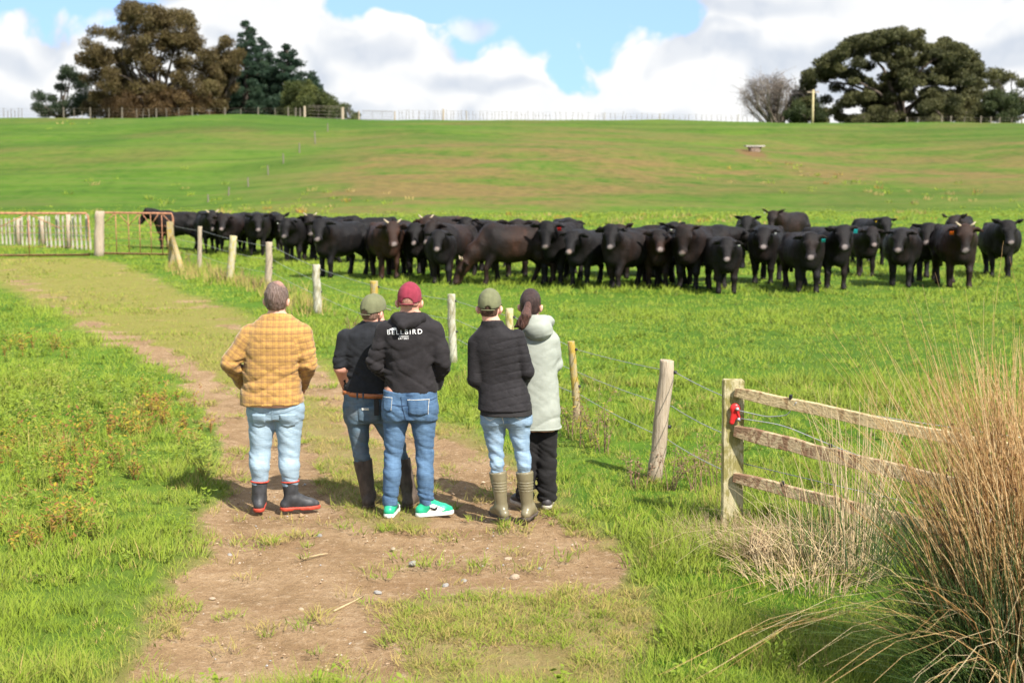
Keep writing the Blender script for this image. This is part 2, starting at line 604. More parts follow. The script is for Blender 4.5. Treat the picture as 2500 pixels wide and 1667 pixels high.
def track_masks(x, y):
    """track 0..1: inside the track; dirt 0..1: bare earth"""
    wob = (fbm(x*1.6, y*1.1, oct=3, seed=5)-0.5) + 0.35*(fbm(x*6, y*6, oct=2, seed=6)-0.5)
    sd = poly_sd(x, y, TRACK_POLY) + wob*0.55
    track = 1-sstep(sd, -0.12, 0.14)
    w = np.interp(y, [6, 9, 11, 14, 18, 40], [0.95, 0.75, 0.58, 0.44, 0.32, 0.36])
    dl = seg_dist(x, y, RUTL_W) + wob*0.55
    dr = seg_dist(x, y, RUTR_W) + wob*0.55
    dirt = np.maximum(1-sstep(dl, w*0.75, w*1.25), 1-sstep(dr, w*0.55, w*1.15))
    px, py = flat_at(960, 1370)
    q = np.hypot((x-px)/1.55, (y-py)/0.95)+wob*0.6
    dirt = np.maximum(dirt, 1-sstep(q, 0.75, 1.15))
    far = sstep(y, 15, 26)
    dirt = dirt*(1-0.60*far)
    patch = fbm(x*1.1+40, y*2.4, oct=3, seed=31)
    dirt = np.clip(dirt + (0.46-patch)*1.6*track*(1-dirt*0.5), 0, 1)
    dirt = dirt*track
    return np.clip(track, 0, 1), np.clip(dirt, 0, 1)


def build_ground():
    oy = -14.0
    r = 8.0*np.exp(np.arange(0, 520)*0.0088)
    r = r[r < 520]
    a = np.linspace(-1.1, 1.1, 330)
    X = r[:, None]*np.tan(a)[None]; Y = np.broadcast_to((oy+r)[:, None], X.shape)
    sel = X.ravel(), np.ascontiguousarray(Y).ravel()
    z = terrain(*sel)
    tr, di = np.zeros_like(z), np.zeros_like(z)
    near = (sel[1] < 60) & (np.abs(sel[0]) < 25)
    tr[near], di[near] = track_masks(sel[0][near], sel[1][near])
    z = z - 0.035*di*sstep(di, 0.2, 0.9) - 0.02*np.where(near, sstep(fbm(sel[0]*3.2, sel[1]*2.2, oct=2, seed=33), 0.52, 0.66), 0)*di + 0.012*(fbm(sel[0]*5, sel[1]*5, oct=3, seed=2)-0.5)*near
    n, m = X.shape
    i = np.arange(n*m).reshape(n, m)
    F = np.stack([i[:-1, :-1], i[:-1, 1:], i[1:, 1:], i[1:, :-1]], -1).reshape(-1, 4)
    V = np.stack([sel[0], sel[1], z], 1)
    # brown, dry turf: broad bands on the slope and round the ground that stock have worn
    x, y = sel
    dry = np.zeros_like(z)
    hs = fbm(x*0.05, y*0.075, oct=4, seed=77)
    band = np.exp(-((y-(94+0.1*x+6*np.sin(x*0.05)))/13.0)**2)*sstep(x, -22, -4)
    band = np.maximum(band, 0.75*np.exp(-((y-(112+0.05*x))/16.0)**2)*sstep(x, -14, 8)*(1-sstep(x, 24, 44)))
    dry = np.clip(band*(0.45+1.3*hs)*1.1 + sstep(hs, 0.50, 0.72)*0.5*sstep(y, 80, 95), 0, 1)
    me = mesh_np('pasture_ground', V, F, True, {'track': tr, 'dirt': di, 'dry': dry})
    m_, t, b = material('ground_soil_and_turf')
    P = t.n('ShaderNodeNewGeometry').outputs['Position']
    dirt = t.attr('dirt'); dryv = t.attr('dry'); trk = t.attr('track')
    n1 = t.noise(P, 2.2, 4, 0.6, dim='2D'); n2 = t.noise(P, 14, 4, 0.65, dim='2D'); n3 = t.noise(P, 70, 4, 0.75, dim='2D')
    soil = t.ramp(n1, [(0.25, (0.195, 0.122, 0.060)), (0.5, (0.270, 0.175, 0.092)), (0.75, (0.33, 0.225, 0.128))])
    soil = t.mix(t.math('MULTIPLY', t.step(n2, 0.55, 0.75), 0.7), soil, (0.42, 0.31, 0.20))
    soil = t.mix(t.math('MULTIPLY', t.step(n2, 0.48, 0.34), 0.45), soil, (0.185, 0.112, 0.058))
    damp = t.step(t.noise(t.vmath('MULTIPLY', P, (0.7, 1.6, 1)), 1.3, 4, 0.6, dim='2D'), 0.52, 0.68)
    soil = t.mix(t.math('MULTIPLY', damp, 0.42), soil, (0.205, 0.118, 0.058))
    soil = t.mix(t.math('MULTIPLY', t.step(n3, 0.62, 0.72), 0.7), soil, (0.45, 0.345, 0.245))
    soil = t.mix(t.math('MULTIPLY', t.step(n3, 0.44, 0.34), 0.6), soil, (0.115, 0.068, 0.036))
    # turf seen between the blades
    g1 = t.noise(P, 0.16, 4, 0.62, dim='2D'); g2 = t.noise(t.vmath('MULTIPLY', P, (1, 1.0, 1)), 1.1, 4, 0.7, dim='2D'); g3 = t.noise(P, 11, 4, 0.7, dim='2D')
    turf = t.ramp(g1, [(0.3, (0.058, 0.128, 0.008)), (0.55, (0.080, 0.156, 0.011)), (0.75, (0.108, 0.170, 0.017))])
    turf = t.mix(t.math('MULTIPLY', t.step(g2, 0.47, 0.70), 0.5), turf, (0.112, 0.152, 0.024))
    turf = t.mix(t.math('MULTIPLY', t.step(g2, 0.50, 0.30), 0.5), turf, (0.040, 0.092, 0.007))
    g0 = t.noise(t.vmath('MULTIPLY', P, (1, 1.5, 1)), 0.035, 3, 0.55, dim='2D')
    turf = t.mix(t.math('MULTIPLY', t.step(g0, 0.50, 0.36), 0.5), turf, (0.048, 0.100, 0.009))
    turf = t.mix(t.math('MULTIPLY', t.step(g0, 0.55, 0.68), 0.4), turf, (0.115, 0.150, 0.024))
    turf = t.mix(t.math('MULTIPLY', t.step(g3, 0.5, 0.78), 0.4), turf, (0.100, 0.145, 0.026))
    py_ = t.sep(P)[1]
    tread = t.noise(t.vmath('MULTIPLY', P, (0.050, 0.40, 1)), 1.0, 4, 0.65, 0.8, dim='2D')
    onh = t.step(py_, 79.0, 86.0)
    turf = t.mix(t.math('MULTIPLY', t.math('MULTIPLY', t.step(tread, 0.52, 0.38), 0.45), onh), turf, (0.042, 0.082, 0.010))
    turf = t.mix(t.math('MULTIPLY', t.math('MULTIPLY', t.step(tread, 0.53, 0.68), 0.38), onh), turf, (0.150, 0.140, 0.040))
    straw = t.mix(t.step(g2, 0.35, 0.65), (0.135, 0.088, 0.036), (0.150, 0.112, 0.036))
    gh = t.noise(t.vmath('MULTIPLY', P, (0.10, 0.22, 1)), 1.0, 4, 0.65, dim='2D')
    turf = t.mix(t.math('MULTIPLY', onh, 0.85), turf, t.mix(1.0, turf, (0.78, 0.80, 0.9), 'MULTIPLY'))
    dmask = t.math('MULTIPLY', dryv, t.math('ADD', t.math('MULTIPLY', t.step(gh, 0.36, 0.62), 0.75), t.math('MULTIPLY', t.step(g2, 0.30, 0.62), 0.3)), clamp=True)
    turf = t.mix(dmask, turf, straw)
    worn = t.mix(t.step(n2, 0.52, 0.74), t.mix(0.35, soil, (0.16, 0.16, 0.03)), (0.19, 0.185, 0.045))
    worn = t.mix(t.math('MULTIPLY', t.step(py_, 13.0, 19.0), 0.75), worn, t.mix(t.step(n2, 0.4, 0.6), (0.20, 0.175, 0.045), (0.19, 0.20, 0.030)))
    turf = t.mix(t.math('MULTIPLY', trk, 0.95), turf, worn)
    k = t.step(t.math('ADD', dirt, t.math('MULTIPLY', t.math('SUBTRACT', n2, 0.5), 0.5)), 0.30, 0.52)
    # trodden earth round the trough on the slope
    tx, ty, tz = ground_at(1835, 374)
    q = t.vmath('DISTANCE', t.vmath('MULTIPLY', P, (1, 0.42, 0)), (tx, ty*0.42, 0))
    kt = t.step(t.math('ADD', q, t.math('MULTIPLY', t.math('SUBTRACT', n1, 0.5), 2.2)), 1.5, 0.7)
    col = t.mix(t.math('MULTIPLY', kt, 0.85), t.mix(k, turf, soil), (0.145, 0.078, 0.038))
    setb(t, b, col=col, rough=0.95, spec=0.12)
    hgt = t.math('ADD', t.math('MULTIPLY', n2, 0.7), t.math('MULTIPLY', n3, 0.35))
    setb(t, b, normal=bump(t, hgt, 0.9, 0.035))
    o = obj('ground', me, m_)
    tag(o, 'rolling green pasture with a dirt farm track and a hill behind', 'ground', kind='structure')
    return o
ground = build_ground()
# ------------------------------------------------------------------ grass
def mat_grass():
    m, t, b = material('grass_blade')
    P = t.n('ShaderNodeNewGeometry').outputs['Position']
    tint = t.attr('tint')
    bl = t.attr('blade')
    med = t.noise(P, 1.3, 3, 0.6, dim='2D')
    green = t.ramp(med, [(0.28, (0.135, 0.205, 0.012)), (0.5, (0.208, 0.280, 0.020)), (0.74, (0.272, 0.318, 0.042))])
    green = t.mix(t.math('MULTIPLY', bl, 0.4), green, (0.22, 0.295, 0.050))
    straw = t.mix(bl, (0.44, 0.31, 0.12), (0.27, 0.25, 0.055))
    rust = t.mix(t.step(bl, 0.30, 0.75), (0.25, 0.115, 0.038), (0.38, 0.29, 0.030))
    c = t.mix(t.step(t.math('ADD', tint, t.math('MULTIPLY', bl, 0.3)), 0.45, 0.95), green, straw)
    c = t.mix(t.step(tint, 1.5, 1.6), c, rust)
    # blades in a sward share the light of the sward: shading normal leans to the vertical
    N = t.n('ShaderNodeNewGeometry').outputs['Normal']
    nn = t.vmath('NORMALIZE', t.vmath('ADD', t.vmath('MULTIPLY', N, (0.55, 0.55, 0.55)), (0.0, 0.0, 0.8)))
    setb(t, b, col=c, rough=0.55, spec=0.22, normal=nn)
    tr = t.n('ShaderNodeBsdfTranslucent')
    t.l(c, tr.inputs[0])
    mx = t.n('ShaderNodeMixShader')
    mx.inputs[0].default_value = 0.30
    t.l(b.outputs[0], mx.inputs[1]); t.l(tr.outputs[0], mx.inputs[2])
    out = [n for n in t.t.nodes if n.type == 'OUTPUT_MATERIAL'][0]
    t.l(mx.outputs[0], out.inputs[0])
    return m
M_GRASS = mat_grass()

def blades(x, y, z, h, w, ldir, lean, face, seg=2, curl=0.6):
    """curved tapering blades; all arguments are arrays of one length"""
    n = len(x)
    base = np.stack([x, y, z-0.015], 1)
    d = np.stack([np.cos(ldir), np.sin(ldir), np.zeros(n)], 1)
    sd_ = np.stack([np.cos(face), np.sin(face), np.zeros(n)], 1)*w[:, None]*0.5
    V = np.zeros((n, 2*seg+1, 3))
    for s in range(seg+1):
        u = s/seg
        c = base + np.array([0, 0, 1.0])*(h*(u-curl*0.4*np.minimum(lean, 1.6)*u*u))[:, None] + d*(h*lean*(0.4*u+curl*u*u))[:, None]
        k = 1-u**1.7
        if s < seg: V[:, 2*s], V[:, 2*s+1] = c-sd_*k, c+sd_*k
        else: V[:, 2*seg] = c
    o = (np.arange(n)*(2*seg+1))[:, None]
    F4 = np.concatenate([o+np.array([[2*s, 2*s+1, 2*s+3, 2*s+2]]) for s in range(seg-1)]) if seg > 1 else np.zeros((0, 4), int)
    F3 = o+np.array([[2*seg-2, 2*seg-1, 2*seg]])
    return V.reshape(-1, 3), F4, F3, 2*seg+1

def grass_obj(name, rng, tx, ty, th, nb, spread, width, lean, tint, label, seg=1, cat='grass', split=None):
    """tufts at tx,ty of height th; nb blades each"""
    cnt = rng.poisson(nb).astype(int) if np.ndim(nb) else rng.poisson(nb, len(tx))
    i = np.repeat(np.arange(len(tx)), cnt)
    n = len(i)
    a = rng.uniform(0, 2*np.pi, n); rr = np.sqrt(rng.uniform(size=n))
    sp_ = (spread[i] if np.ndim(spread) else spread)*rr
    x = tx[i]+np.cos(a)*sp_; y = ty[i]+np.sin(a)*sp_
    z = terrain(x, y)
    h = th[i]*rng.uniform(0.5, 1.15, n)
    ln = np.abs(rng.normal(1, 0.5, n))*(lean[i] if np.ndim(lean) else lean)
    ld = rng.normal(a, 1.0) + 0.0
    w = (width[i] if np.ndim(width) else width)*rng.uniform(0.6, 1.3, n)
    fa = rng.uniform(0, 6.28, n); tn = tint[i]+rng.normal(0, 0.05, n); bl = rng.uniform(size=n)
    VV, FF4, FF3, TT, BB, off = [], [], [], [], [], 0
    # near blades bend in two pieces, far ones are single slivers
    for sel, sg in (((y < split), 2), ((y >= split), 1)) if split else ((np.ones(n, bool), seg),):
        if not sel.any(): continue
        V, F4, F3, k = blades(x[sel], y[sel], z[sel], h[sel], w[sel], ld[sel], ln[sel], fa[sel], sg)
        VV.append(V); FF3.append(F3+off); TT.append(np.repeat(tn[sel], k)); BB.append(np.repeat(bl[sel], k))
        if len(F4): FF4.append(F4+off)
        off += len(V)
    faces = ([np.concatenate(FF4)] if FF4 else [])+[np.concatenate(FF3)]
    me = mesh_np(name, np.concatenate(VV), faces, True, {'tint': np.concatenate(TT), 'blade': np.concatenate(BB)})
    o = obj(name, me, M_GRASS)
    tag(o, label, cat, kind='stuff')
    return o

def sample_fan(rng, y0, y1, dens, half=0.40, pad=1.0):
    """points on the land in front, per-square-metre density"""
    area = half*(y1*y1-y0*y0) + 2*pad*(y1-y0)
    n = int(area*dens)
    yy = rng.uniform(y0, y1, n*3); w = half*yy+pad
    keep = rng.uniform(0, half*y1+pad, n*3) < w
    yy = yy[keep][:n]
    xx = rng.uniform(-1, 1, len(yy))*(half*yy+pad)
    return xx, yy

def weed_zone(x, y):
    """rank weedy ground on the left bank"""
    q = 9.0
    for (px, py, rx, ry) in ((90, 1010, 2.2, 2.6), (40, 1300, 1.0, 0.9), (330, 1130, 1.1, 1.2), (60, 1150, 1.6, 1.4), (40, 830, 2.0, 3.0)):
        c = flat_at(px, py)
        q = np.minimum(q, np.hypot((x-c[0])/rx, (y-c[1])/ry))
    return 1-sstep(q + (fbm(x*0.9, y*0.9, seed=4)-0.5)*0.9, 0.45, 1.15)

def weeds_obj(name, rng, x, y, h, tint, label):
    """leafy stems"""
    V, F, T, B = [], [], [], []
    n = len(x); z = terrain(x, y)
    per = 26
    i = np.repeat(np.arange(n), per); m = len(i)
    a = rng.uniform(0, 6.28, m); u = rng.uniform(0.15, 1.0, m); out = rng.uniform(0.05, 0.5, m)*u
    c = np.stack([x[i]+np.cos(a)*out*h[i], y[i]+np.sin(a)*out*h[i], z[i]+u*h[i]], 1)
    b = rng.uniform(0, 6.28, m); L = rng.uniform(0.025, 0.06, m)*np.interp(h[i], [0.1, 0.5], [0.8, 1.2]); el = rng.uniform(-0.3, 0.8, m)
    t_ = np.stack([np.cos(b), np.sin(b), el], 1)*L[:, None]
    s_ = np.stack([-np.sin(b), np.cos(b), rng.normal(0, 0.3, m)], 1)*(L*0.24)[:, None]
    V = np.stack([c, c+t_*0.5+s_, c+t_, c+t_*0.5-s_], 1).reshape(-1, 3)
    F = np.arange(4*m).reshape(-1, 4)
    q = np.clip(rng.normal(0.5, 0.3, m), 0, 1)
    # a few stems per plant
    ns = 5
    i2 = np.repeat(np.arange(n), ns); m2 = len(i2)
    a2 = rng.uniform(0, 6.28, m2)
    V2, F4, F3, k = blades(x[i2], y[i2], z[i2], h[i2]*rng.uniform(0.6, 1.0, m2), np.full(m2, 0.006), a2, rng.uniform(0.1, 0.5, m2), rng.uniform(0, 6.28, m2), 2)
    me = mesh_np(name, np.concatenate([V, V2]), [np.concatenate([F, F4+len(V)]), F3+len(V)], False,
                 {'tint': np.concatenate([np.repeat(tint[i], 4), np.repeat(tint[i2], k)]), 'blade': np.concatenate([np.repeat(q, 4), np.repeat(rng.uniform(0, 0.5, m2), k)])})
    o = obj(name, me, M_GRASS)
    tag(o, label, 'weeds', kind='stuff')
    return o

def build_grass():
    rng = np.random.default_rng(11)
    X, Y, D = [], [], []
    for (y0, y1, dens) in ((5.8, 9.0, 215), (9.0, 13.0, 135), (13.0, 18.0, 62)):
        x, y = sample_fan(rng, y0, y1, dens, 0.40, 1.5)
        X.append(x); Y.append(y)
    x, y = np.concatenate(X), np.concatenate(Y)
    tr, di = track_masks(x, y)
    wz = weed_zone(x, y)
    pn = fbm(x*2.3+9, y*4.6, oct=3, seed=61)
    pn2 = fbm(x*0.9+3, y*1.3, oct=2, seed=62)
    keep_p = np.where(tr > 0.5, np.clip(1.25-di*1.3, 0, 1)*sstep(pn, 0.31, 0.44)*(0.6+0.5*sstep(pn2, 0.4, 0.6)) + 0.010 + 0.35*di*sstep(pn, 0.62, 0.70), 1.0)
    keep_p = np.where(wz > 0.4, 0.75, keep_p)
    k = rng.uniform(size=len(x)) < keep_p
    x, y, tr, di, wz = x[k], y[k], tr[k], di[k], wz[k]
    n = len(x)
    on = tr > 0.5
    lush = fbm(x*0.8, y*0.8, oct=3, seed=15)
    clump = fbm(x*2.6+2, y*2.6, oct=2, seed=19)
    h = (0.075 + 0.13*sstep(lush, 0.3, 0.75))*(0.75+0.6*sstep(clump, 0.4, 0.7))
    edge = np.exp(-((tr-0.35)/0.3)**2)
    h = h*(1-0.45*edge)
    h = np.where(on, 0.045+0.055*rng.uniform(size=n), h)*rng.uniform(0.7, 1.25, n)
    spread = np.where(on, rng.uniform(0.04, 0.13, n), rng.uniform(0.05, 0.10, n))
    lean = np.where(on, 0.95, 0.55)
    width = np.interp(y, [6, 9, 18], [0.0055, 0.0075, 0.015])*np.where(on, 0.85, 1)
    tint = rng.uniform(0, 0.40, n) + 0.45*(fbm(x*0.7, y*0.7, oct=3, seed=44)-0.5)
    tint = np.where(on, rng.uniform(0.15, 0.95, n), tint) + 0.35*edge*rng.uniform(size=n)
    tint[rng.uniform(size=n) < 0.04] = 0.95
    nb = np.where(on, 24.0, 18.0)
    grass_obj('pasture_grass', rng, x, y, h, nb, spread, width, lean, tint, 'lush bright green grass beside the dirt track in the foreground', split=11.0)
    # weeds on the left bank
    x, y = sample_fan(rng, 6.5, 22.0, 30)
    wz = weed_zone(x, y)
    k = (rng.uniform(size=len(x)) < wz*0.9) & (x < 0) & (track_masks(x, y)[0] < 0.2)
    x, y = x[k], y[k]; n = len(x)
    pz = fbm(x*0.55+3, y*0.55, oct=3, seed=8)
    tn = np.where(rng.uniform(size=n) < sstep(pz, 0.38, 0.60)*0.85, 2.0, rng.uniform(0.0, 0.6, n))
    weeds_obj('weed_growth', rng, x, y, rng.uniform(0.12, 0.32, n), tn, 'yellow, rust and green weeds growing through the left bank')
    # broad-leaved weeds and clover through the sward
    x, y = sample_fan(rng, 6.0, 26.0, 9)
    k = (fbm(x*0.9+30, y*0.9, oct=3, seed=90) > 0.53) & (track_masks(x, y)[0] < 0.3)
    x, y = x[k], y[k]; n = len(x)
    weeds_obj('broadleaf_growth', rng, x, y, rng.uniform(0.07, 0.17, n), rng.uniform(-0.5, 0.02, n), 'low broad leaved weeds and clover dotted through the near grass')
    # middle field
    xa, ya = sample_fan(rng, 18.0, 27.0, 34, 0.48, 2.0)
    xb, yb = sample_fan(rng, 27.0, 47.0, 16, 0.50, 2.0)
    x, y = np.concatenate([xa, xb]), np.concatenate([ya, yb])
    tr, di = track_masks(x, y)
    k = (rng.uniform(size=len(x)) < np.where(tr > 0.5, np.clip(1.0-di*1.5, 0.02, 1), 1.0))
    x, y, tr, di = x[k], y[k], tr[k], di[k]; n = len(x)
    lush = fbm(x*0.45, y*0.45, oct=3, seed=16)
    h = (0.07+0.11*sstep(lush, 0.35, 0.75))*rng.uniform(0.7, 1.25, n)*np.where(tr > 0.5, 0.6, 1)
    tint = rng.uniform(0.0, 0.28, n) + 0.30*(fbm(x*0.35, y*0.35, oct=3, seed=45)-0.5) + 0.55*tr*rng.uniform(0.3, 1, n)
    grass_obj('field_grass', rng, x, y, h, 11.0, rng.uniform(0.08, 0.22, n), np.interp(y, [18, 47], [0.016, 0.038]), np.full(n, 0.7), tint,
              'green pasture grass in the field round the cattle')
    # far field
    x, y = sample_fan(rng, 47.0, 92.0, 3.4, 0.50, 2.0)
    k = y < 80.0+4*np.sin(x*0.06)+9*sstep(-x, 6, 22)+rng.normal(0, 1.2, len(x))
    x, y = x[k], y[k]
    n = len(x)
    h = rng.uniform(0.05, 0.14, n)*(0.6+0.8*fbm(x*0.25, y*0.25, seed=17))
    tint = rng.uniform(0.0, 0.40, n) + 0.4*(fbm(x*0.2, y*0.3, oct=3, seed=46)-0.5)
    grass_obj('far_pasture_grass', rng, x, y, h, 12.0, rng.uniform(0.15, 0.5, n), np.interp(y, [47, 96], [0.05, 0.10]), np.full(n, 0.7), tint,
              'pasture grass between the cattle and the foot of the hill')
build_grass()
# ------------------------------------------------------------------ people
def creases(t, tc, sc=6.5, st=(1.0, 1.0, 1.9)):
    """height with narrow valleys where cloth folds"""
    n = t.noise(t.vmath('MULTIPLY', tc, st), sc, 3, 0.5, 0.7)
    r = t.math('SUBTRACT', 1.0, t.math('ABSOLUTE', t.math('SUBTRACT', t.math('MULTIPLY', n, 2.0), 1.0)))
    return t.math('SUBTRACT', 1.0, t.math('POWER', r, 5.0))

def mat_cloth(name, col, var=0.12, scale=22.0, weave=900.0, bmp=0.14, rough=0.85, sheen=0.04, col2=None):
    m, t, b = material(name)
    tc = t.n('ShaderNodeTexCoord').outputs['Object']
    n = t.noise(tc, scale, 4, 0.6)
    lo = tuple(c*(1-var) for c in col); hi = col2 or tuple(c*(1+var) for c in col)
    setb(t, b, col=t.mix(t.step(n, 0.3, 0.7), lo, hi), rough=rough, spec=0.2, sheen=sheen)
    h = t.math('ADD', t.math('MULTIPLY', t.noise(tc, weave, 2, 0.5), 0.06), creases(t, tc))
    setb(t, b, normal=bump(t, h, bmp*1.0, 0.010))
    return m

def mat_denim(name, dark, light, grime=None):
    """washed denim: 'fade' carries the wear of the cloth"""
    m, t, b = material(name)
    tc = t.n('ShaderNodeTexCoord').outputs['Object']
    f = t.attr('fade')
    n = t.noise(t.vmath('MULTIPLY', tc, (1, 1, 0.35)), 40, 5, 0.65)
    n2 = t.noise(tc, 7, 4, 0.6)
    tw = t.noise(t.vmath('MULTIPLY', tc, (1, 1, 0.5)), 520, 2, 0.6)
    k = t.math('ADD', f, t.math('MULTIPLY', t.math('SUBTRACT', n, 0.5), 0.55), clamp=False)
    k = t.math('ADD', k, t.math('MULTIPLY', t.math('SUBTRACT', n2, 0.5), 0.35))
    wh = t.noise(t.vmath('MULTIPLY', tc, (0.35, 0.35, 2.2)), 26, 3, 0.6)
    k = t.math('ADD', k, t.math('MULTIPLY', t.math('SUBTRACT', wh, 0.5), 0.75))
    k = t.math('ADD', k, t.math('MULTIPLY', t.math('SUBTRACT', tw, 0.5), 0.4), clamp=True)
    c = t.mix(k, dark, light)
    if grime: c = t.mix(t.math('MULTIPLY', t.step(n2, 0.45, 0.7), 0.5), c, grime)
    setb(t, b, col=c, rough=0.9, spec=0.15, sheen=0.03)
    h = t.math('ADD', t.math('MULTIPLY', tw, 0.06), creases(t, tc, 11.0, (1.0, 1.0, 2.4)))
    setb(t, b, normal=bump(t, h, 0.16, 0.010))
    return m

def mat_skin():
    m, t, b = material('skin')
    tc = t.n('ShaderNodeTexCoord').outputs['Object']
    c = t.attr('tone', 'Vector')
    n = t.noise(tc, 60, 4, 0.6)
    setb(t, b, col=t.mix(0.35, c, t.mix(n, (0.42, 0.17, 0.11), (0.72, 0.42, 0.30)), 'MIX'), rough=0.5, spec=0.35)
    setb(t, b, normal=bump(t, t.noise(tc, 260, 3, 0.6), 0.12, 0.004))
    return m
M_SKIN = mat_skin()

def mat_hair(name, a, b_, c_, sc=150, stretch=(1, 1, 0.12)):
    m, t, b = material(name)
    tc = t.n('ShaderNodeTexCoord').outputs['Object']
    n = t.noise(t.vmath('MULTIPLY', tc, stretch), sc, 4, 0.7)
    k = t.attr('bare')
    col = t.ramp(n, [(0.3, a), (0.5, b_), (0.68, c_)])
    col = t.mix(k, col, (0.50, 0.25, 0.18))
    setb(t, b, col=col, rough=0.45, spec=0.35, normal=bump(t, n, 0.9, 0.012))
    return m

def mat_plaid():
    m, t, b = material('ochre_plaid_flannel')
    uv = t.attr('weft', 'Vector')
    tc = t.n('ShaderNodeTexCoord').outputs['Object']
    u, v = t.sep(uv)[:2]
    def band(x, period, centre, half, soft=0.02):
        f = t.math('FRACT', t.math('ADD', t.math('DIVIDE', x, period), 100.5-centre))
        d = t.math('ABSOLUTE', t.math('SUBTRACT', f, 0.5))
        return t.step(d, half+soft, half-soft)
    base = t.mix(t.noise(tc, 9, 3, 0.6), (0.285, 0.152, 0.048), (0.335, 0.182, 0.058))
    bright = (0.43, 0.245, 0.062)
    c = t.mix(t.math('MULTIPLY', band(v, 0.054, 0.28, 0.17), 0.70), base, bright)
    c = t.mix(t.math('MULTIPLY', band(u, 0.050, 0.30, 0.16), 0.55), c, bright)
    dark = (0.15, 0.075, 0.040)
    c = t.mix(t.math('MULTIPLY', band(v, 0.054, 0.70, 0.040), 0.75), c, dark)
    c = t.mix(t.math('MULTIPLY', band(u, 0.050, 0.72, 0.030), 0.60), c, dark)
    c = t.mix(t.math('MULTIPLY', band(v, 0.108, 0.10, 0.018), 0.70), c, dark)
    c = t.mix(t.math('MULTIPLY', band(u, 0.100, 0.15, 0.018), 0.55), c, dark)
    setb(t, b, col=c, rough=0.85, spec=0.2, sheen=0.2)
    h = t.math('ADD', t.math('MULTIPLY', t.noise(tc, 700, 2, 0.5), 0.05), creases(t, tc, 8.0, (1.0, 1.0, 1.8)))
    setb(t, b, normal=bump(t, h, 0.18, 0.012))
    return m

def mat_quilt():
    m = mat_cloth('black_softshell', (0.0145, 0.0125, 0.0135), 0.2, rough=0.75, sheen=0.04, bmp=0.2)
    return m

def ridge(n): return 1-np.abs(2*n-1)

class Frame:
    """a standing spot, with photograph measurements turned into metres on the plane where the person stands"""
    def __init__(self, px, py):
        g = ground_at(px, py)
        self.o = np.array(g); self.d = g[1]
    def P(self, px, py, dy=0.0):
        r = ray_dir(px, py)
        k = (self.d+dy)/r[1]
        return np.array([k*r[0]-self.o[0], dy, CAM_H+k*r[2]-self.o[2]])
    def keys(self, rows):
        """rows (py, left px, right px, cy, ry, n) -> loft keys sorted upward"""
        out = []
        for (py, l, r, cy_, ry, n) in rows:
            a, b = self.P(l, py, 0.0), self.P(r, py, 0.0)
            out.append((a[2], (a[0]+b[0])/2, cy_, (b[0]-a[0])/2, ry, n))
        return sorted(out)

def solid(name, F, mat, parent, it=1, attrs=None, smooth=True):
    V, Q = F.mesh()
    if it: V = relax(V, Q, it)
    a = {k: fn(V) for k, fn in (attrs or {}).items()}
    me = mesh_np(name, V, Q, smooth, a)
    o = obj(name, me, mat, parent)
    o['_n'] = len(V)
    return o, V, Q

def project(BV, pts, off, dirv=(0, 1, 0), back=1.0):
    """drop points (x,z given at y=-back) on a surface along dirv"""
    out = []
    d = Vector(dirv)
    for p in pts:
        h = BV.ray_cast(Vector(p)-d*back, d)
        out.append(np.array(h[0] + h[1]*off) if h[0] is not None else None)
    good = [p for p in out if p is not None]
    if not good: return None
    return [p if p is not None else min(good, key=lambda g: np.hypot(g[0]-q[0], g[2]-q[2])) for p, q in zip(out, pts)]

def patch(name, BV, corners, mat, parent, off=0.004, n=7, m=7, point=0.0, thick=0.004):
    """cloth patch sewn on: corners tl,tr,br,bl as (x,z); point lowers the middle of the bottom edge"""
    tl, tr, br, bl = [np.array(c) for c in corners]
    P = []
    for j in range(m):
        v = j/(m-1)
        for i in range(n):
            u = i/(n-1)
            q = (tl*(1-u)+tr*u)*(1-v) + (bl*(1-u)+br*u)*v
            P.append((q[0], 0.0, q[1]-point*v*(1-abs(2*u-1))))
    S = project(BV, P, off)
    if S is None: return None
    S = np.array(S); B = np.array(project(BV, P, -0.004))
    V = np.concatenate([S, B]); k = n*m
    idx = np.arange(k).reshape(m, n)
    F = [(idx[j, i], idx[j+1, i], idx[j+1, i+1], idx[j, i+1]) for j in range(m-1) for i in range(n-1)]
    rim = list(idx[0, :])+list(idx[1:, -1])+list(idx[-1, -2::-1])+list(idx[-2:0:-1, 0])
    F += [(rim[q], rim[(q+1) % len(rim)], rim[(q+1) % len(rim)]+k, rim[q]+k) for q in range(len(rim))]
    me = mesh_np(name, V, np.array(F), True, {'fade': np.full(len(V), 0.45)})
    return obj(name, me, mat, parent)

def ribbon(name, BV, line, width, mat, parent, off=0.006, sub=10):
    L = []
    for a, b in zip(line[:-1], line[1:]):
        for i in range(sub): L.append(np.array(a)*(1-i/sub)+np.array(b)*(i/sub))
    L.append(np.array(line[-1])); L = np.array(L)
    T = np.gradient(L, axis=0); N = np.stack([-T[:, 1], T[:, 0]], 1); N /= np.linalg.norm(N, axis=1)[:, None]+1e-9
    P = [(q[0], 0, q[1]) for q in L+N*width/2]+[(q[0], 0, q[1]) for q in L-N*width/2]
    S = project(BV, P, off)
    if S is None: return None
    n = len(L)
    F = np.array([(i, i+1, n+i+1, n+i) for i in range(n-1)])
    return obj(name, mesh_np(name, np.array(S), F, True), mat, parent)

def bvh(V, Q): return BVHTree.FromPolygons([tuple(v) for v in V.tolist()], Q.tolist())

def head_frame(C, yaw):
    c, s = math.cos(yaw), math.sin(yaw)
    # local x right, y forward (facing), z up; yaw>0 turns to the right
    def hp(x, y, z): return np.array([C[0]+x*c+y*s, C[1]-x*s+y*c, C[2]+z])
    return hp

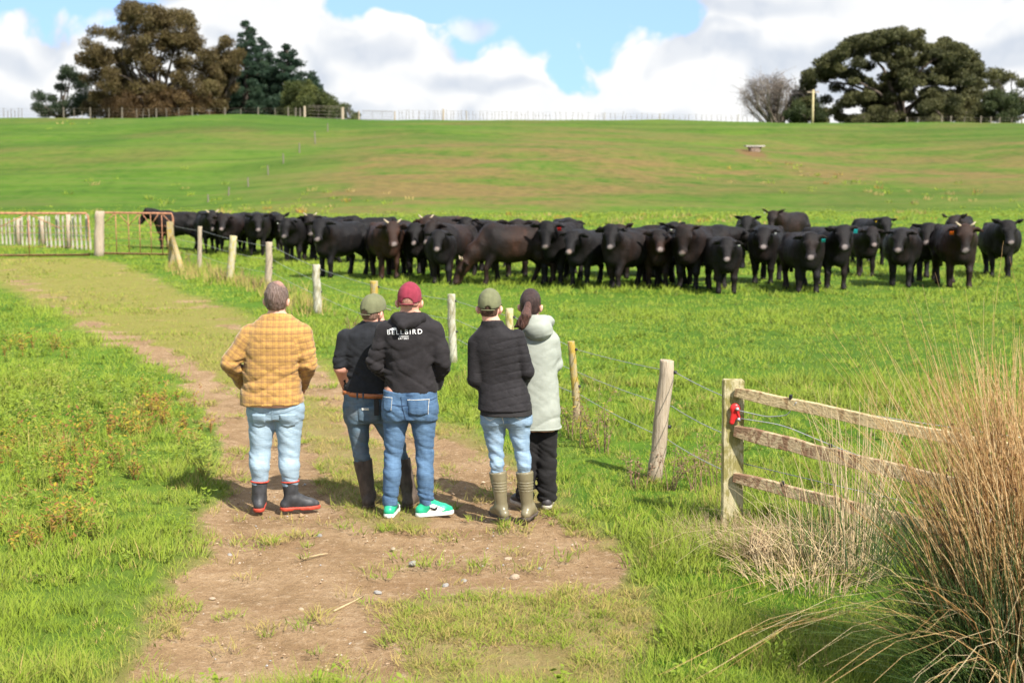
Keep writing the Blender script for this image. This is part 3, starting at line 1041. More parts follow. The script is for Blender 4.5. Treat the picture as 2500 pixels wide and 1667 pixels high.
def hand(F, W, fdir, side, curl=0.5, k=0.012):
    """palm, four fingers of unequal length and a thumb, from wrist W along fdir; side = thumb side"""
    f = np.array(fdir, float); f /= np.linalg.norm(f)
    s = np.array(side, float); s -= f*(s@f); s /= np.linalg.norm(s)
    n = np.cross(f, s)
    W = np.array(W)
    F.cone(W, W+f*0.035, 0.027, 0.032, k, flat=(n, 1.5))
    F.cone(W+f*0.03, W+f*0.075, 0.038, 0.040, k, flat=(n, 2.0))
    for i, (o, L) in enumerate(((0.030, 0.070), (0.010, 0.078), (-0.010, 0.072), (-0.029, 0.056))):
        a = W+f*0.092+s*o
        b = a+(f*(1-curl*0.3)+n*curl*0.5)*L*0.5
        c = b+(f*(1-curl)+n*curl)*L*0.55
        F.cone(a-f*0.02, b, 0.0105, 0.0095, 0.006); F.cone(b, c, 0.0095, 0.008, 0.004)
    a = W+f*0.03+s*0.030; b = a+(f*0.6+s*0.7+n*0.2)*0.042; c = b+(f*0.9+s*0.1+n*0.3)*0.032
    F.cone(a, b, 0.014, 0.011, 0.010); F.cone(b, c, 0.011, 0.009, 0.004)

def make_body(name, fr, cfg, tone):
    """the figure itself: one continuous surface from soles to crown"""
    tk = fr.keys(cfg['torso'])
    pk = fr.keys(cfg['hips'])
    C = cfg['C']; yaw = cfg.get('yaw', 0.0); hs = cfg.get('hs', 1.0)
    F = Field((-0.62, -0.32, 0.0), (0.62, 0.45, C[2]+0.16), 0.011)
    F.loft([(t, a, b, r1-0.03, r2-0.03, n) for t, a, b, r1, r2, n in tk], k=0.04)
    F.loft([(t, a, b, r1-0.025, r2-0.025, n) for t, a, b, r1, r2, n in pk], k=0.05)
    for arm in cfg['arms']:
        S, E, W = arm['pts']; r = arm['r']
        F.cone(S, E, r[0]*0.60, r[1]*arm.get('bare', 0.50), 0.05); F.cone(E, W, r[1]*arm.get('bare', 0.50), 0.028, 0.02)
        hand(F, W, arm['hand'], arm['thumb'], arm.get('curl', 0.5))
    for leg in cfg['legs']:
        H, K, A = leg['pts']; r = leg['r']
        F.cone(H, K, r[0]*0.74, r[1]*0.60, 0.05)
        mid = (np.array(K)*0.65+np.array(A)*0.35)
        F.cone(K, mid, r[1]*0.60, r[1]*0.62, 0.03); F.cone(mid, A, r[1]*0.62, 0.038, 0.03)
        a = leg['foot']; f = np.array([math.sin(a), math.cos(a), 0])
        h = np.array([A[0], A[1], 0.045])
        F.cone(h-f*0.03, h+f*0.14-np.array([0, 0, 0.012]), 0.036, 0.032, 0.03)
    hp = head_frame(C, yaw)
    rot = (0, 0, -yaw)
    nk = tk[-1]
    F.cone(hp(0, -0.012, -0.06), (nk[1], nk[2], nk[0]-0.04), 0.062*hs, 0.074*hs, 0.035)
    F.ell(hp(0, -0.008, 0.02), (0.076*hs, 0.098*hs, 0.106*hs), rot, 0.02)
    F.ell(hp(0, 0.030, -0.055), (0.058*hs, 0.070*hs, 0.068*hs), rot, 0.03)
    F.ell(hp(0, 0.078, -0.105), (0.028, 0.022, 0.018), rot, 0.02)             # chin
    F.cone(hp(0, 0.088, 0.012), hp(0, 0.113, -0.030), 0.010, 0.015, 0.012)      # nose
    for sx in (-1, 1):
        F.ell(hp(sx*0.012, 0.103, -0.035), (0.010, 0.012, 0.009), rot, 0.006)
        F.ell(hp(sx*0.031, 0.083, 0.026), (0.024, 0.014, 0.010), rot, 0.012)    # brow
        F.ell(hp(sx*0.031, 0.094, 0.006), (0.016, 0.012, 0.009), rot, 0.008, op='s')
        F.ell(hp(sx*0.031, 0.080, 0.005), (0.013, 0.012, 0.012), rot, 0.004)    # eye
        F.ell(hp(sx*0.092*hs, -0.012, -0.026), (0.014, 0.026, 0.036), (0, sx*0.25, -yaw+sx*0.55), 0.008)   # ear
        F.ell(hp(sx*0.104*hs, 0.004, -0.024), (0.007, 0.012, 0.018), (0, sx*0.25, -yaw), 0.004, op='s')
    F.ell(hp(0, 0.094, -0.064), (0.024, 0.012, 0.006), rot, 0.006)
    F.ell(hp(0, 0.092, -0.077), (0.021, 0.012, 0.007), rot, 0.006)
    eyes = [hp(sx*0.031, 0.088, 0.005) for sx in (-1, 1)]
    mouth = hp(0, 0.104, -0.070)
    def tonefn(V):
        c = np.tile(np.array(tone), (len(V), 1))
        for e in eyes:
            d = np.linalg.norm(V-e, axis=1)
            c[d < 0.012] = (0.75, 0.72, 0.68); c[d < 0.0065] = (0.06, 0.04, 0.03)
        d = np.linalg.norm((V-mouth)*np.array([0.5, 1, 1.2]), axis=1)
        c[d < 0.014] = (0.45, 0.16, 0.13)
        red = sstep(V[:, 2], C[2]-0.13, C[2]-0.02)*0.0
        return c
    o, V, Q = solid(name, F, M_SKIN, None, 1, {'tone': tonefn})
    o.location = fr.o
    return o

def make_top(name, fr, cfg, mat, person, wr, sleeve_end=1.0, pad=0.0, voxel=0.009, extra=None, attrs=None, armk=0.016, folds=1.0):
    tk = fr.keys(cfg['torso'])
    F = Field((-0.60, -0.34, tk[0][0]-0.03), (0.60, 0.42, tk[-1][0]+0.10), voxel)
    F.loft([(t, a, b, r1+pad, r2+pad, n) for t, a, b, r1, r2, n in tk], k=0.03)
    for arm in cfg['arms']:
        S, E, W = [np.array(p) for p in arm['pts']]; r = arm['r']
        if sleeve_end >= 1.0:
            F.cone(S, E, r[0]+pad, r[1]+pad, armk); F.cone(E, W, r[1]+pad, r[2]+pad, 0.015)
        else:
            E2 = S+(E-S)*sleeve_end
            F.cone(S, E2, r[0]+pad, r[1]*1.1+pad, armk)
            # flat sleeve hem
            n = (E-S)/np.linalg.norm(E-S)
            F.ell(E2+n*(r[1]*1.1+0.06), (r[1]*1.5, r[1]*1.5, 0.075), None, 0.0, op='s')
    if extra: extra(F, fr)
    lo = tk[0][0]
    arms = cfg['arms']
    def wfn(X, Y, Z):
        # soft horizontal folds over the back, tighter ones in the sleeves
        n1 = ridge(vnoise(X*2.6+wr, Y*2.6, Z*11.0+0.8*np.sin(X*9+wr), seed=int(wr)))**3
        n2 = ridge(vnoise(X*5.0, Y*5.0+wr, Z*20.0+X*12, seed=int(wr)+3))**3
        low = sstep(-Z, -(lo+0.42), -(lo+0.10))
        d = folds*(0.016*(n1-0.2)*(0.3+1.0*low) + 0.009*(n2-0.2)*(0.5+0.5*low))
        for arm in arms:
            S, E, W = [np.array(p) for p in arm['pts']]
            q = np.sqrt((X-E[0])**2+(Y-E[1])**2+(Z-E[2])**2)
            ax = (W-S); ax = ax/np.linalg.norm(ax)
            s_ = X*ax[0]+Y*ax[1]+Z*ax[2]
            n3 = ridge(vnoise(s_*24+wr+X*6, X*5, Y*5, seed=int(wr)+7))**3
            inside = (np.abs(X) > np.abs(E[0])-0.13) & (np.sign(X) == np.sign(E[0]))
            d = d + folds*0.022*(n3-0.2)*np.exp(-(q/0.17)**2)*inside
        return d
    F.warp(wfn)
    # clean hem
    X, Y, Z = F.ax[0][:, None, None], F.ax[1][None, :, None], F.ax[2][None, None, :]
    F.val = np.maximum(F.val, (lo-Z).astype(np.float32))
    return solid(name, F, mat, person, 1, attrs)

def make_trousers(name, fr, cfg, mat, person, seed, voxel=0.009, butt=True, crease=1.0, fade=None):
    pk = fr.keys(cfg['hips'])
    F = Field((-0.45, -0.32, 0.0), (0.45, 0.35, pk[-1][0]+0.03), voxel)
    F.loft(pk, k=0.03)
    ends = []
    for leg in cfg['legs']:
        H, K, A = [np.array(p) for p in leg['pts']]; r = leg['r']
        low = leg.get('cuff', 0.10)
        F.cone(H, K, r[0], r[1], 0.035)
        tt = np.clip((K[2]-low)/(K[2]-A[2]), 0, 1.0)
        B = K+(A-K)*tt
        m_ = K*0.6+B*0.4+np.array([0, -0.018, 0])
        F.cone(K, m_, r[1], r[1]*0.93, 0.02); F.cone(m_, B, r[1]*0.93, r[2], 0.02)
        ends.append((B, r[2]))
    if butt:
        for leg in cfg['legs']:
            H = np.array(leg['pts'][0]); r = leg['r'][0]
            F.ell(H+np.array([0, -0.036, 0.055]), (r*0.92, r*0.88, r*0.95), None, 0.05)
    F.cut((0, 0, 1), pk[-1][0])
    legs = cfg['legs']
    def wfn(X, Y, Z):
        d = 0.007*(ridge(vnoise(X*5+seed, Y*5, Z*14+X*10, seed=seed))**3-0.2)
        for leg in legs:
            H, K, A = [np.array(p) for p in leg['pts']]
            side = np.exp(-((X-(K[0]))/0.13)**2)
            wv = 0.25*np.sin(X*25+seed)
            n = ridge(vnoise(X*4+seed, Y*4, Z*22+(X-K[0])*12+wv, seed=seed+5))**3
            d = d + crease*0.020*(n-0.2)*side*(np.exp(-((Z-K[2])/0.10)**2)+0.45*np.exp(-((Z-H[2]+0.10)/0.09)**2))
            lowm = np.exp(-((Z-leg.get('cuff', 0.1)-0.05)/0.07)**2)
            n2 = ridge(vnoise(X*5, Y*5+seed, Z*30+X*10, seed=seed+9))**2
            d = d + crease*0.022*(n2-0.35)*side*lowm
        return d
    F.warp(wfn)
    X, Y, Z = F.ax[0][:, None, None], F.ax[1][None, :, None], F.ax[2][None, None, :]
    lowest = min(l.get('cuff', 0.1) for l in legs)-0.02
    F.val = np.maximum(F.val, (lowest-Z).astype(np.float32))
    cx = sum(l['pts'][0][0] for l in legs)/2
    def ff(V):
        if fade: return fade(V)
        z = V[:, 2]
        k = 0.42+0.0*z
        for l in legs:
            H, K, A = [np.array(p) for p in l['pts']]
            k = k + 0.30*np.exp(-((V[:, 0]-(H[0]*0.5+K[0]*0.5))/0.055)**2)*np.exp(-((z-(K[2]+0.18))/0.22)**2)
            k = k + 0.22*np.exp(-((V[:, 0]-K[0])/0.06)**2)*np.exp(-((z-K[2]+0.1)/0.12)**2)
        k = k - 0.30*np.exp(-((V[:, 0]-cx)/0.03)**2)*sstep(z, pk[0][0]-0.05, pk[0][0]+0.1)
        return np.clip(k, 0, 1)
    return solid(name, F, mat, person, 1, {'fade': ff})

def foot_field(leg, top, rs, lift=0.0, L=0.255, wide=1.0, snug=0.055, shaft_bulge=0.0):
    """boot or shoe round an ankle: shaft up to height 'top', foot along the leg's foot angle"""
    A = np.array(leg['pts'][2]); K = np.array(leg['pts'][1]); a = leg['foot']
    f = np.array([math.sin(a), math.cos(a), 0]); s = np.array([math.cos(a), -math.sin(a), 0])
    F = Field((A[0]-0.36, A[1]-0.36, 0.0), (A[0]+0.36, A[1]+0.36, top+0.05), 0.008)
    T = A+(K-A)*((top-A[2])/(K[2]-A[2]))
    ank = np.array([A[0], A[1], 0.09])
    F.cone(T+(T-ank)*0.2, ank, rs[0], rs[1], 0.02)
    heel = np.array([A[0], A[1], 0.045]) - f*0.045
    ball = heel+f*(L-0.09)
    F.cone(heel+np.array([0, 0, 0.01]), ank, 0.040*wide, rs[1], 0.02)
    F.cone(heel, ball, 0.040*wide, 0.043*wide, 0.02, flat=((0, 0, 1), 1.08))
    F.cone(ank+f*0.03, ball+np.array([0, 0, 0.004]), snug, 0.036*wide, 0.03)
    F.cone(ball, heel+f*(L-0.045)-np.array([0, 0, 0.008]), 0.041*wide, 0.034*wide, 0.015)
    n = (T-ank); n /= np.linalg.norm(n)
    F.cut(n, float(n@T))
    F.cut((0, 0, -1), -(0.012+lift))
    return F, T, heel, ball, f, s

def sole_field(heel, f, s, L, z1, wide=1.0, grow=0.006, heelgap=True):
    c = heel+f*L*0.4
    F = Field((c[0]-0.24, c[1]-0.24, -0.01), (c[0]+0.24, c[1]+0.24, z1+0.03), 0.007)
    a = heel.copy(); a[2] = 0.02
    b = heel+f*(L-0.09); b[2] = 0.02
    d = heel+f*(L-0.045); d[2] = 0.02
    F.cone(a, b, 0.040*wide+grow, 0.043*wide+grow, 0.01); F.cone(b, d, 0.043*wide+grow, 0.036*wide+grow, 0.01)
    F.cut((0, 0, 1), z1); F.cut((0, 0, -1), 0.0)
    if heelgap:
        m = heel+f*0.085
        F.put(lambda X, Y, Z: np.maximum(np.abs((X-m[0])*f[0]+(Y-m[1])*f[1])-0.03, Z-0.010), c-0.2, c+0.2, 0.004, 's')
    return F

def gumboots(person, cfg, top, rs, mat, solemat, rim=None, rings=0, L=0.28, wide=1.0, solez=0.028, name='boot'):
    for leg in cfg['legs']:
        F, T, heel, ball, f, s = foot_field(leg, top, rs, 0.0, L, wide)
        if rings:
            A = np.array(leg['pts'][2])
            F.warp(lambda X, Y, Z: -0.004*np.where((Z > top-0.15) & (Z < top-0.06), np.clip(np.sin((Z-top)*2*np.pi/0.022)*1.6, -1, 1), 0))
        else:
            F.warp(lambda X, Y, Z: -0.006*(ridge(vnoise(X*12, Y*12, Z*30, seed=int(abs(heel[0])*900)))-0.5)*np.exp(-((Z-0.13)/0.06)**2))
        b, V, Q = solid(name, F, mat, person, 1)
        G = sole_field(heel, f, s, L, solez, wide)
        solid('sole', G, solemat, b, 0)
        if rim:
            ring = MB()
            K = np.array(leg['pts'][1]); A = np.array(leg['pts'][2]); n = Vector(T-np.array([A[0], A[1], 0.09])).normalized()
            q = n.to_track_quat('Z', 'Y').to_matrix()
            pts = [np.array(Vector(T)+q @ Vector(((rs[0]+0.002)*math.cos(u), (rs[0]+0.002)*math.sin(u), -0.004))) for u in np.linspace(0, 2*np.pi, 29)]
            ring.tube(pts, 0.0065, 6, cap=False)
            ring.build('rim', rim, b, smooth=True)

def make_cap(person, C, yaw, mat, hs=1.0, tilt=0.10, gap=0.030, gapx=0.0, strap=None, brim_down=0.02):
    hp = head_frame(C, yaw)
    rot = (0, 0, -yaw)
    F = Field(np.array(C)-np.array((0.20, 0.24, 0.08)), np.array(C)+np.array((0.20, 0.24, 0.18)), 0.0065)
    F.ell(hp(0, -0.004, 0.022), (0.089*hs, 0.114*hs, 0.120*hs), rot, 0.0)
    F.ell(hp(0, 0.03, 0.045), (0.082*hs, 0.085*hs, 0.088*hs), rot, 0.02)
    # seams between the panels
    def seams(X, Y, Z):
        c, s = math.cos(yaw), math.sin(yaw)
        dx, dy = X-C[0], Y-C[1]
        lx, ly = dx*c-dy*s, dx*s+dy*c
        a = np.arctan2(lx, ly+0.005)
        w = np.abs(((a/(np.pi/3))+0.5) % 1.0-0.5)*(np.pi/3)*np.hypot(lx, ly)
        return 0.0028*np.exp(-(w/0.006)**2) - 0.004*(ridge(vnoise(X*20, Y*20, Z*22, seed=5))-0.5)
    F.warp(seams)
    f = hp(0, 1, 0)-hp(0, 0, 0)
    n = np.array([f[0]*tilt, f[1]*tilt, -1.0]); n /= np.linalg.norm(n)
    edge = hp(0, -0.10, -0.012)
    F.cut(n, float(n@edge))
    if gap:
        F.ell(hp(gapx, -0.115, -0.006), (gap, 0.05, gap*0.85), rot, 0.004, op='s')
    F.ell(hp(0, -0.004, 0.142*hs), (0.008, 0.008, 0.006), rot, 0.004)
    cap, V, Q = solid('cap', F, mat, person, 1)
    B = Field(np.array(C)-np.array((0.24, 0.24, 0.08)), np.array(C)+np.array((0.24, 0.24, 0.12)), 0.004)
    def brimfn(X, Y, Z):
        c, s = math.cos(yaw), math.sin(yaw)
        dx, dy = X-C[0], Y-C[1]
        lx, ly = dx*c-dy*s, dx*s+dy*c
        e = np.sqrt((lx/0.088)**2+((ly-0.085)/0.098)**2)-1
        zz = Z-(C[2]+0.030-brim_down*((ly-0.08)/0.08)-2.6*lx*lx)
        return np.maximum(np.maximum(e*0.09, np.abs(zz)-0.0045), 0.070-ly)
    B.put(brimfn, np.array(C)-0.2, np.array(C)+0.2, 0.0)
    solid('brim', B, mat, cap, 1)
    if gap:
        st = MB()
        pts = [hp(0.088*hs*math.sin(u), -0.004-0.111*hs*math.cos(u), -0.014-0.004*math.cos(u)) for u in np.linspace(-0.62, 0.62, 13)]
        st.tube(pts, 0.010, 6, flat=0.35)
        st.build('strap', strap or mat, cap, smooth=True)
    return cap

def place_arm(fr, S, E, W, r, hand_, thumb, curl=0.5):
    return dict(pts=[fr.P(*S), fr.P(*E), fr.P(*W)], r=r, hand=hand_, thumb=thumb, curl=curl, bare=0.78 if r[1] < 0.0555 else 0.5)

def place_leg(fr, H, K, A, r, foot, cuff, az=0.09):
    a = fr.P(*A); a[2] = az
    return dict(pts=[fr.P(*H), fr.P(*K), a], r=r, foot=foot, cuff=cuff)

M_RUBBER = mat_plain('black_rubber', (0.035, 0.035, 0.037), 0.55, 0.35, 16, 0.3, 60, 0.4)
M_REDRUB = mat_plain('red_rubber', (0.42, 0.055, 0.03), 0.6, 0.25, 30, 0.2, 80)
M_MUDBOOT = mat_plain('muddy_brown_rubber', (0.075, 0.055, 0.042), 0.7, 0.45, 14, 0.5, 50, 0.3, stretch=(1, 1, 0.5))
M_MUDSOLE = mat_plain('muddy_sole', (0.10, 0.065, 0.042), 0.9, 0.4, 40, 0.6, 80)
M_OLIVEBOOT = mat_plain('olive_rubber', (0.17, 0.145, 0.085), 0.34, 0.14, 10, 0.12, 60, 0.5, stretch=(1, 1, 0.6))
M_DARKSOLE = mat_plain('dark_worn_sole', (0.07, 0.055, 0.045), 0.9, 0.4, 40, 0.6, 80)
M_CAPGREEN = mat_cloth('olive_cotton_twill', (0.135, 0.138, 0.072), 0.10, rough=0.9)
M_CAPRED = mat_cloth('maroon_cotton_twill', (0.21, 0.026, 0.045), 0.12, rough=0.9)
M_BLACKSTITCH = mat_plain('seam_thread_dark', (0.02, 0.018, 0.018), 0.8)
M_STITCH = mat_plain('pale_stitching', (0.55, 0.52, 0.45), 0.8)
M_LEATHER = mat_plain('tan_leather', (0.36, 0.115, 0.035), 0.45, 0.2, 40, 0.3, 120, 0.45)
M_PHONE = mat_plain('black_pouch', (0.012, 0.012, 0.013), 0.5)
M_PRINT = mat_plain('white_print', (0.78, 0.76, 0.74), 0.8, 0.05)

def hair_cap(name, person, C, yaw, mat, grow=0.012, nape=-0.085, hs=1.0, bald=None, front=0.045, rough=0.005):
    hp = head_frame(C, yaw); rot = (0, 0, -yaw)
    F = Field(np.array(C)-0.2, np.array(C)+np.array((0.2, 0.2, 0.18)), 0.0065)
    F.ell(hp(0, -0.012, 0.022), ((0.076+grow)*hs, (0.098+grow)*hs, (0.106+grow)*hs), rot, 0.0)
    F.ell(hp(0, -0.040, -0.045), (0.064*hs+grow*0.4, 0.044*hs+grow*0.5, 0.055), rot, 0.03)
    F.warp(lambda X, Y, Z: -rough*2*(ridge(vnoise(X*45, Y*45, Z*18, seed=3))-0.5) - rough*(vnoise(X*110, Y*110, Z*60, seed=8)-0.5))
    f = hp(0, 1, 0)-hp(0, 0, 0)
    n = np.array([f[0]*0.80, f[1]*0.80, -0.60]); e = hp(0, front, 0.0)
    F.cut(n, float(n@e))
    F.cut((0, 0, -1), -(C[2]+nape))
    def bare(V):
        if bald is None: return np.zeros(len(V))
        p = hp(*bald[:3])
        return np.clip(1-np.linalg.norm(V-p, axis=1)/bald[3], 0, 1)*0.9
    return solid(name, F, mat, person, 1, {'bare': bare})

# --- man in the ochre plaid shirt ---------------------------------------------------------
def person_plaid():
    fr = Frame(672, 1246)
    cfg = dict(C=fr.P(676, 730), yaw=0.18, hs=1.02,
        torso=[(768, 641, 711, 0.0, 0.085, 2.0), (784, 622, 733, 0.0, 0.115, 2.2), (806, 603, 750, 0.005, 0.15, 2.4), (840, 596, 751, 0.02, 0.18, 2.5),
               (880, 592, 744, 0.045, 0.20, 2.5), (925, 589, 739, 0.06, 0.215, 2.5), (960, 586, 742, 0.03, 0.215, 2.5), (987, 588, 744, 0.015, 0.212, 2.5)],
        hips=[(1022, 608, 738, 0.01, 0.13, 2.4), (990, 603, 742, 0.02, 0.16, 2.4), (976, 603, 740, 0.02, 0.165, 2.4)],
        arms=[place_arm(fr, (612, 818, 0), (563, 886, -0.03), (598, 938, 0.18), (0.092, 0.082, 0.062), (0.35, 0.75, -0.55), (0.4, 0.2, 0.8)),
              place_arm(fr, (736, 816, 0), (752, 886, -0.02), (742, 938, 0.13), (0.092, 0.080, 0.064), (-0.3, 0.75, -0.6), (-0.4, 0.2, 0.8))],
        legs=[place_leg(fr, (640, 1010, 0.01), (636, 1105, 0.015), (633, 1235, 0.0), (0.112, 0.088, 0.062), -0.12, 0.215),
              place_leg(fr, (706, 1010, 0.01), (705, 1105, 0.015), (711, 1235, 0.0), (0.112, 0.090, 0.064), 1.30, 0.215)])
    p = make_body('person', fr, cfg, (0.60, 0.33, 0.24))
    tag(p, 'bare headed man in ochre plaid shirt, pale jeans and red rimmed gumboots', 'person', 'people watching the cattle')
    arms = cfg['arms']
    def weft(V):
        u, v = V[:, 0].copy()*1.05, V[:, 2].copy()
        w = np.zeros(len(V))
        for a in arms:
            S, E, W = a['pts']; sg = np.sign(E[0])
            ax = (E-S)/np.linalg.norm(E-S)
            tt = (V-S)@ax
            L = np.linalg.norm(E-S)
            inner = S[0]-sg*0.03+(E[0]-S[0])*np.clip(tt/L, 0, 1)
            on = (sg*(V[:, 0]-(inner-sg*0.02)) > 0.0) & (tt > 0.02)
            perp = (V[:, 0]-S[0])*ax[2]-(V[:, 2]-S[2])*ax[0]
            u[on] = -perp[on]+0.3; v[on] = -tt[on]+0.1
        return np.stack([u, v, w], 1)
    def collar(F, fr):
        c = fr.P(676, 766)
        pts = [np.array([c[0]+0.083*math.sin(a), 0.0-0.080*math.cos(a)+0.01, c[2]-0.004-0.02*(1-math.cos(a))]) for a in np.linspace(-2.3, 2.3, 13)]
        F.chain(pts, [0.020]*13, 0.012)
    o, V, Q = make_top('shirt', fr, cfg, mat_plaid(), p, 3.0, attrs={'weft': weft}, extra=collar, folds=1.0)
    BV = bvh(V, Q)
    y1, y2 = fr.P(676, 808), fr.P(676, 812)
    mj = mat_denim('pale_blue_denim', (0.16, 0.235, 0.30), (0.36, 0.455, 0.52))
    j, V, Q = make_trousers('jeans', fr, cfg, mj, p, 4, fade=None, crease=0.6)
    BV = bvh(V, Q)
    MSeam = mat_plain('pale_denim_seam', (0.20, 0.27, 0.33), 0.9)
    P2 = lambda x, y: (fr.P(x, y)[0], fr.P(x, y)[2])
    for ln in ([(672, 990), (671, 1005), (670, 1022)], [(612, 990), (640, 1000), (672, 1003), (700, 1000), (734, 988)]):
        ribbon('seam', BV, [P2(*q) for q in ln], 0.007, MSeam, p, off=0.0025)
    for (x0, x1, y0, y1) in ((618, 655, 1004, 1034), (688, 726, 1004, 1034)):
        patch('back_pocket', BV, [P2(x0, y0), P2(x1, y0), P2(x1-2, y1), P2(x0+2, y1)], mj, p, point=0.016)
    gumboots(p, cfg, 0.240, (0.067, 0.053), M_RUBBER, M_REDRUB, M_REDRUB, L=0.285, wide=1.0, solez=0.032)
    hair_cap('hair', p, cfg['C'], 0.18, mat_hair('grey_brown_hair', (0.050, 0.031, 0.024), (0.125, 0.080, 0.062), (0.27, 0.20, 0.165)), 0.011, -0.082, 1.02, bald=(0.035, -0.02, 0.13, 0.060), rough=0.006)
    return p

# --- man in the black polo shirt ------------------------------------------------------------
def person_polo():
    fr = Frame(945, 1237)
    cfg = dict(C=fr.P(911, 760), yaw=0.62, hs=1.0,
        torso=[(782, 884, 944, 0.0, 0.075, 2.0), (796, 866, 962, 0.0, 0.10, 2.2), (815, 843, 982, 0.005, 0.135, 2.4), (850, 834, 988, 0.02, 0.155, 2.4),
               (900, 834, 984, 0.04, 0.17, 2.5), (935, 834, 980, 0.045, 0.172, 2.5), (957, 836, 974, 0.035, 0.165, 2.5)],
        hips=[(1030, 845, 960, 0.0, 0.12, 2.4), (990, 838, 972, 0.01, 0.145, 2.4), (955, 838, 972, 0.02, 0.150, 2.4)],
        arms=[place_arm(fr, (846, 826, 0), (828, 898, -0.03), (848, 958, 0.20), (0.078, 0.055, 0.034), (0.5, 0.75, -0.2), (0.2, 0.2, 0.9)),
              place_arm(fr, (976, 826, 0), (998, 898, -0.03), (976, 958, 0.20), (0.078, 0.055, 0.034), (-0.5, 0.75, -0.2), (-0.2, 0.2, 0.9))],
        legs=[place_leg(fr, (872, 1018, 0.0), (881, 1098, 0.02), (900, 1225, 0.0), (0.100, 0.072, 0.062), -0.10, 0.36),
              place_leg(fr, (935, 1015, 0.0), (972, 1095, 0.03), (1001, 1230, 0.0), (0.100, 0.072, 0.062), 0.30, 0.36)])
    p = make_body('person', fr, cfg, (0.62, 0.30, 0.22))
    tag(p, 'man in black polo shirt, tan belt and olive cap, half behind the hooded man', 'person', 'people watching the cattle')
    def collar(F, fr):
        c = fr.P(912, 788)
        pts = [np.array([c[0]+0.078*math.sin(a), -0.072*math.cos(a), c[2]-0.010-0.018*(1-math.cos(a))]) for a in np.linspace(-2.3, 2.3, 13)]
        F.chain(pts, [0.019]*13, 0.010)
    mp = mat_cloth('black_polo_knit', (0.015, 0.016, 0.019), 0.2, sheen=0.04)
    make_top('polo_shirt', fr, cfg, mp, p, 12.0, sleeve_end=0.92, extra=collar, folds=0.85)
    mj = mat_denim('grimy_grey_blue_denim', (0.035, 0.058, 0.082), (0.14, 0.205, 0.26), grime=(0.11, 0.105, 0.095))
    j, V, Q = make_trousers('jeans', fr, cfg, mj, p, 14, crease=0.8)
    # belt, loops, pocket and maker's tab
    bt = MB()
    k = fr.keys(cfg['hips'])[-1]
    pts = [np.array([k[1]+(k[3]+0.006)*math.sin(u), k[2]-(k[4]+0.006)*math.cos(u), k[0]-0.018-0.012*math.sin(u)]) for u in np.linspace(0, 2*np.pi, 49)]
    bt.tube(pts, 0.020, 8, cap=False, flat=0.30) if False else None
    Vb = []
    for q in pts:
        nrm = np.array([q[0]-k[1], q[1]-k[2], 0]); nrm /= np.linalg.norm(nrm)
        Vb += [q+nrm*0.004+np.array([0, 0, 0.018]), q+nrm*0.004-np.array([0, 0, 0.018]), q-nrm*0.004-np.array([0, 0, 0.018]), q-nrm*0.004+np.array([0, 0, 0.018])]
    Fb = [(4*i+a, 4*i+(a+1) % 4, 4*i+4+(a+1) % 4, 4*i+4+a) for i in range(48) for a in range(4)]
    obj('belt', mesh_np('belt', np.array(Vb), np.array(Fb), True), M_LEATHER, p)
    for u in (-0.42, -0.20):
        q = np.array([k[1]+(k[3]+0.012)*math.sin(u), k[2]-(k[4]+0.012)*math.cos(u), k[0]-0.018])
        MB().box((-0.006, -0.004, -0.028), (0.006, 0.004, 0.026)).build('belt_loop', mj, p, loc=q)
    BV = bvh(V, Q)
    P2 = lambda x, y: (fr.P(x, y)[0], fr.P(x, y)[2])
    patch('back_pocket', BV, [P2(877, 986), P2(934, 984), P2(932, 1020), P2(880, 1022)], mj, p, point=0.02)
    patch('pocket_tab', BV, [P2(887, 989), P2(905, 989), P2(905, 994), P2(887, 994)], M_STITCH, p, off=0.009)
    q = fr.P(924, 982); MB().box((-0.018, -0.02, -0.075), (0.018, 0.012, 0.055)).build('belt_pouch', M_PHONE, p, loc=(q[0]+0.0, -0.165, q[2]))
    gumboots(p, cfg, 0.385, (0.082, 0.055), M_MUDBOOT, M_MUDSOLE, None, L=0.285, wide=1.1)
    hair_cap('hair', p, cfg['C'], 0.62, mat_hair('cropped_brown_hair', (0.09, 0.05, 0.035), (0.17, 0.10, 0.07), (0.26, 0.15, 0.11)), 0.000, -0.060, 1.0, rough=0.001)
    make_cap(p, cfg['C'], 0.62, M_CAPGREEN, 1.0, tilt=0.12)
    return p

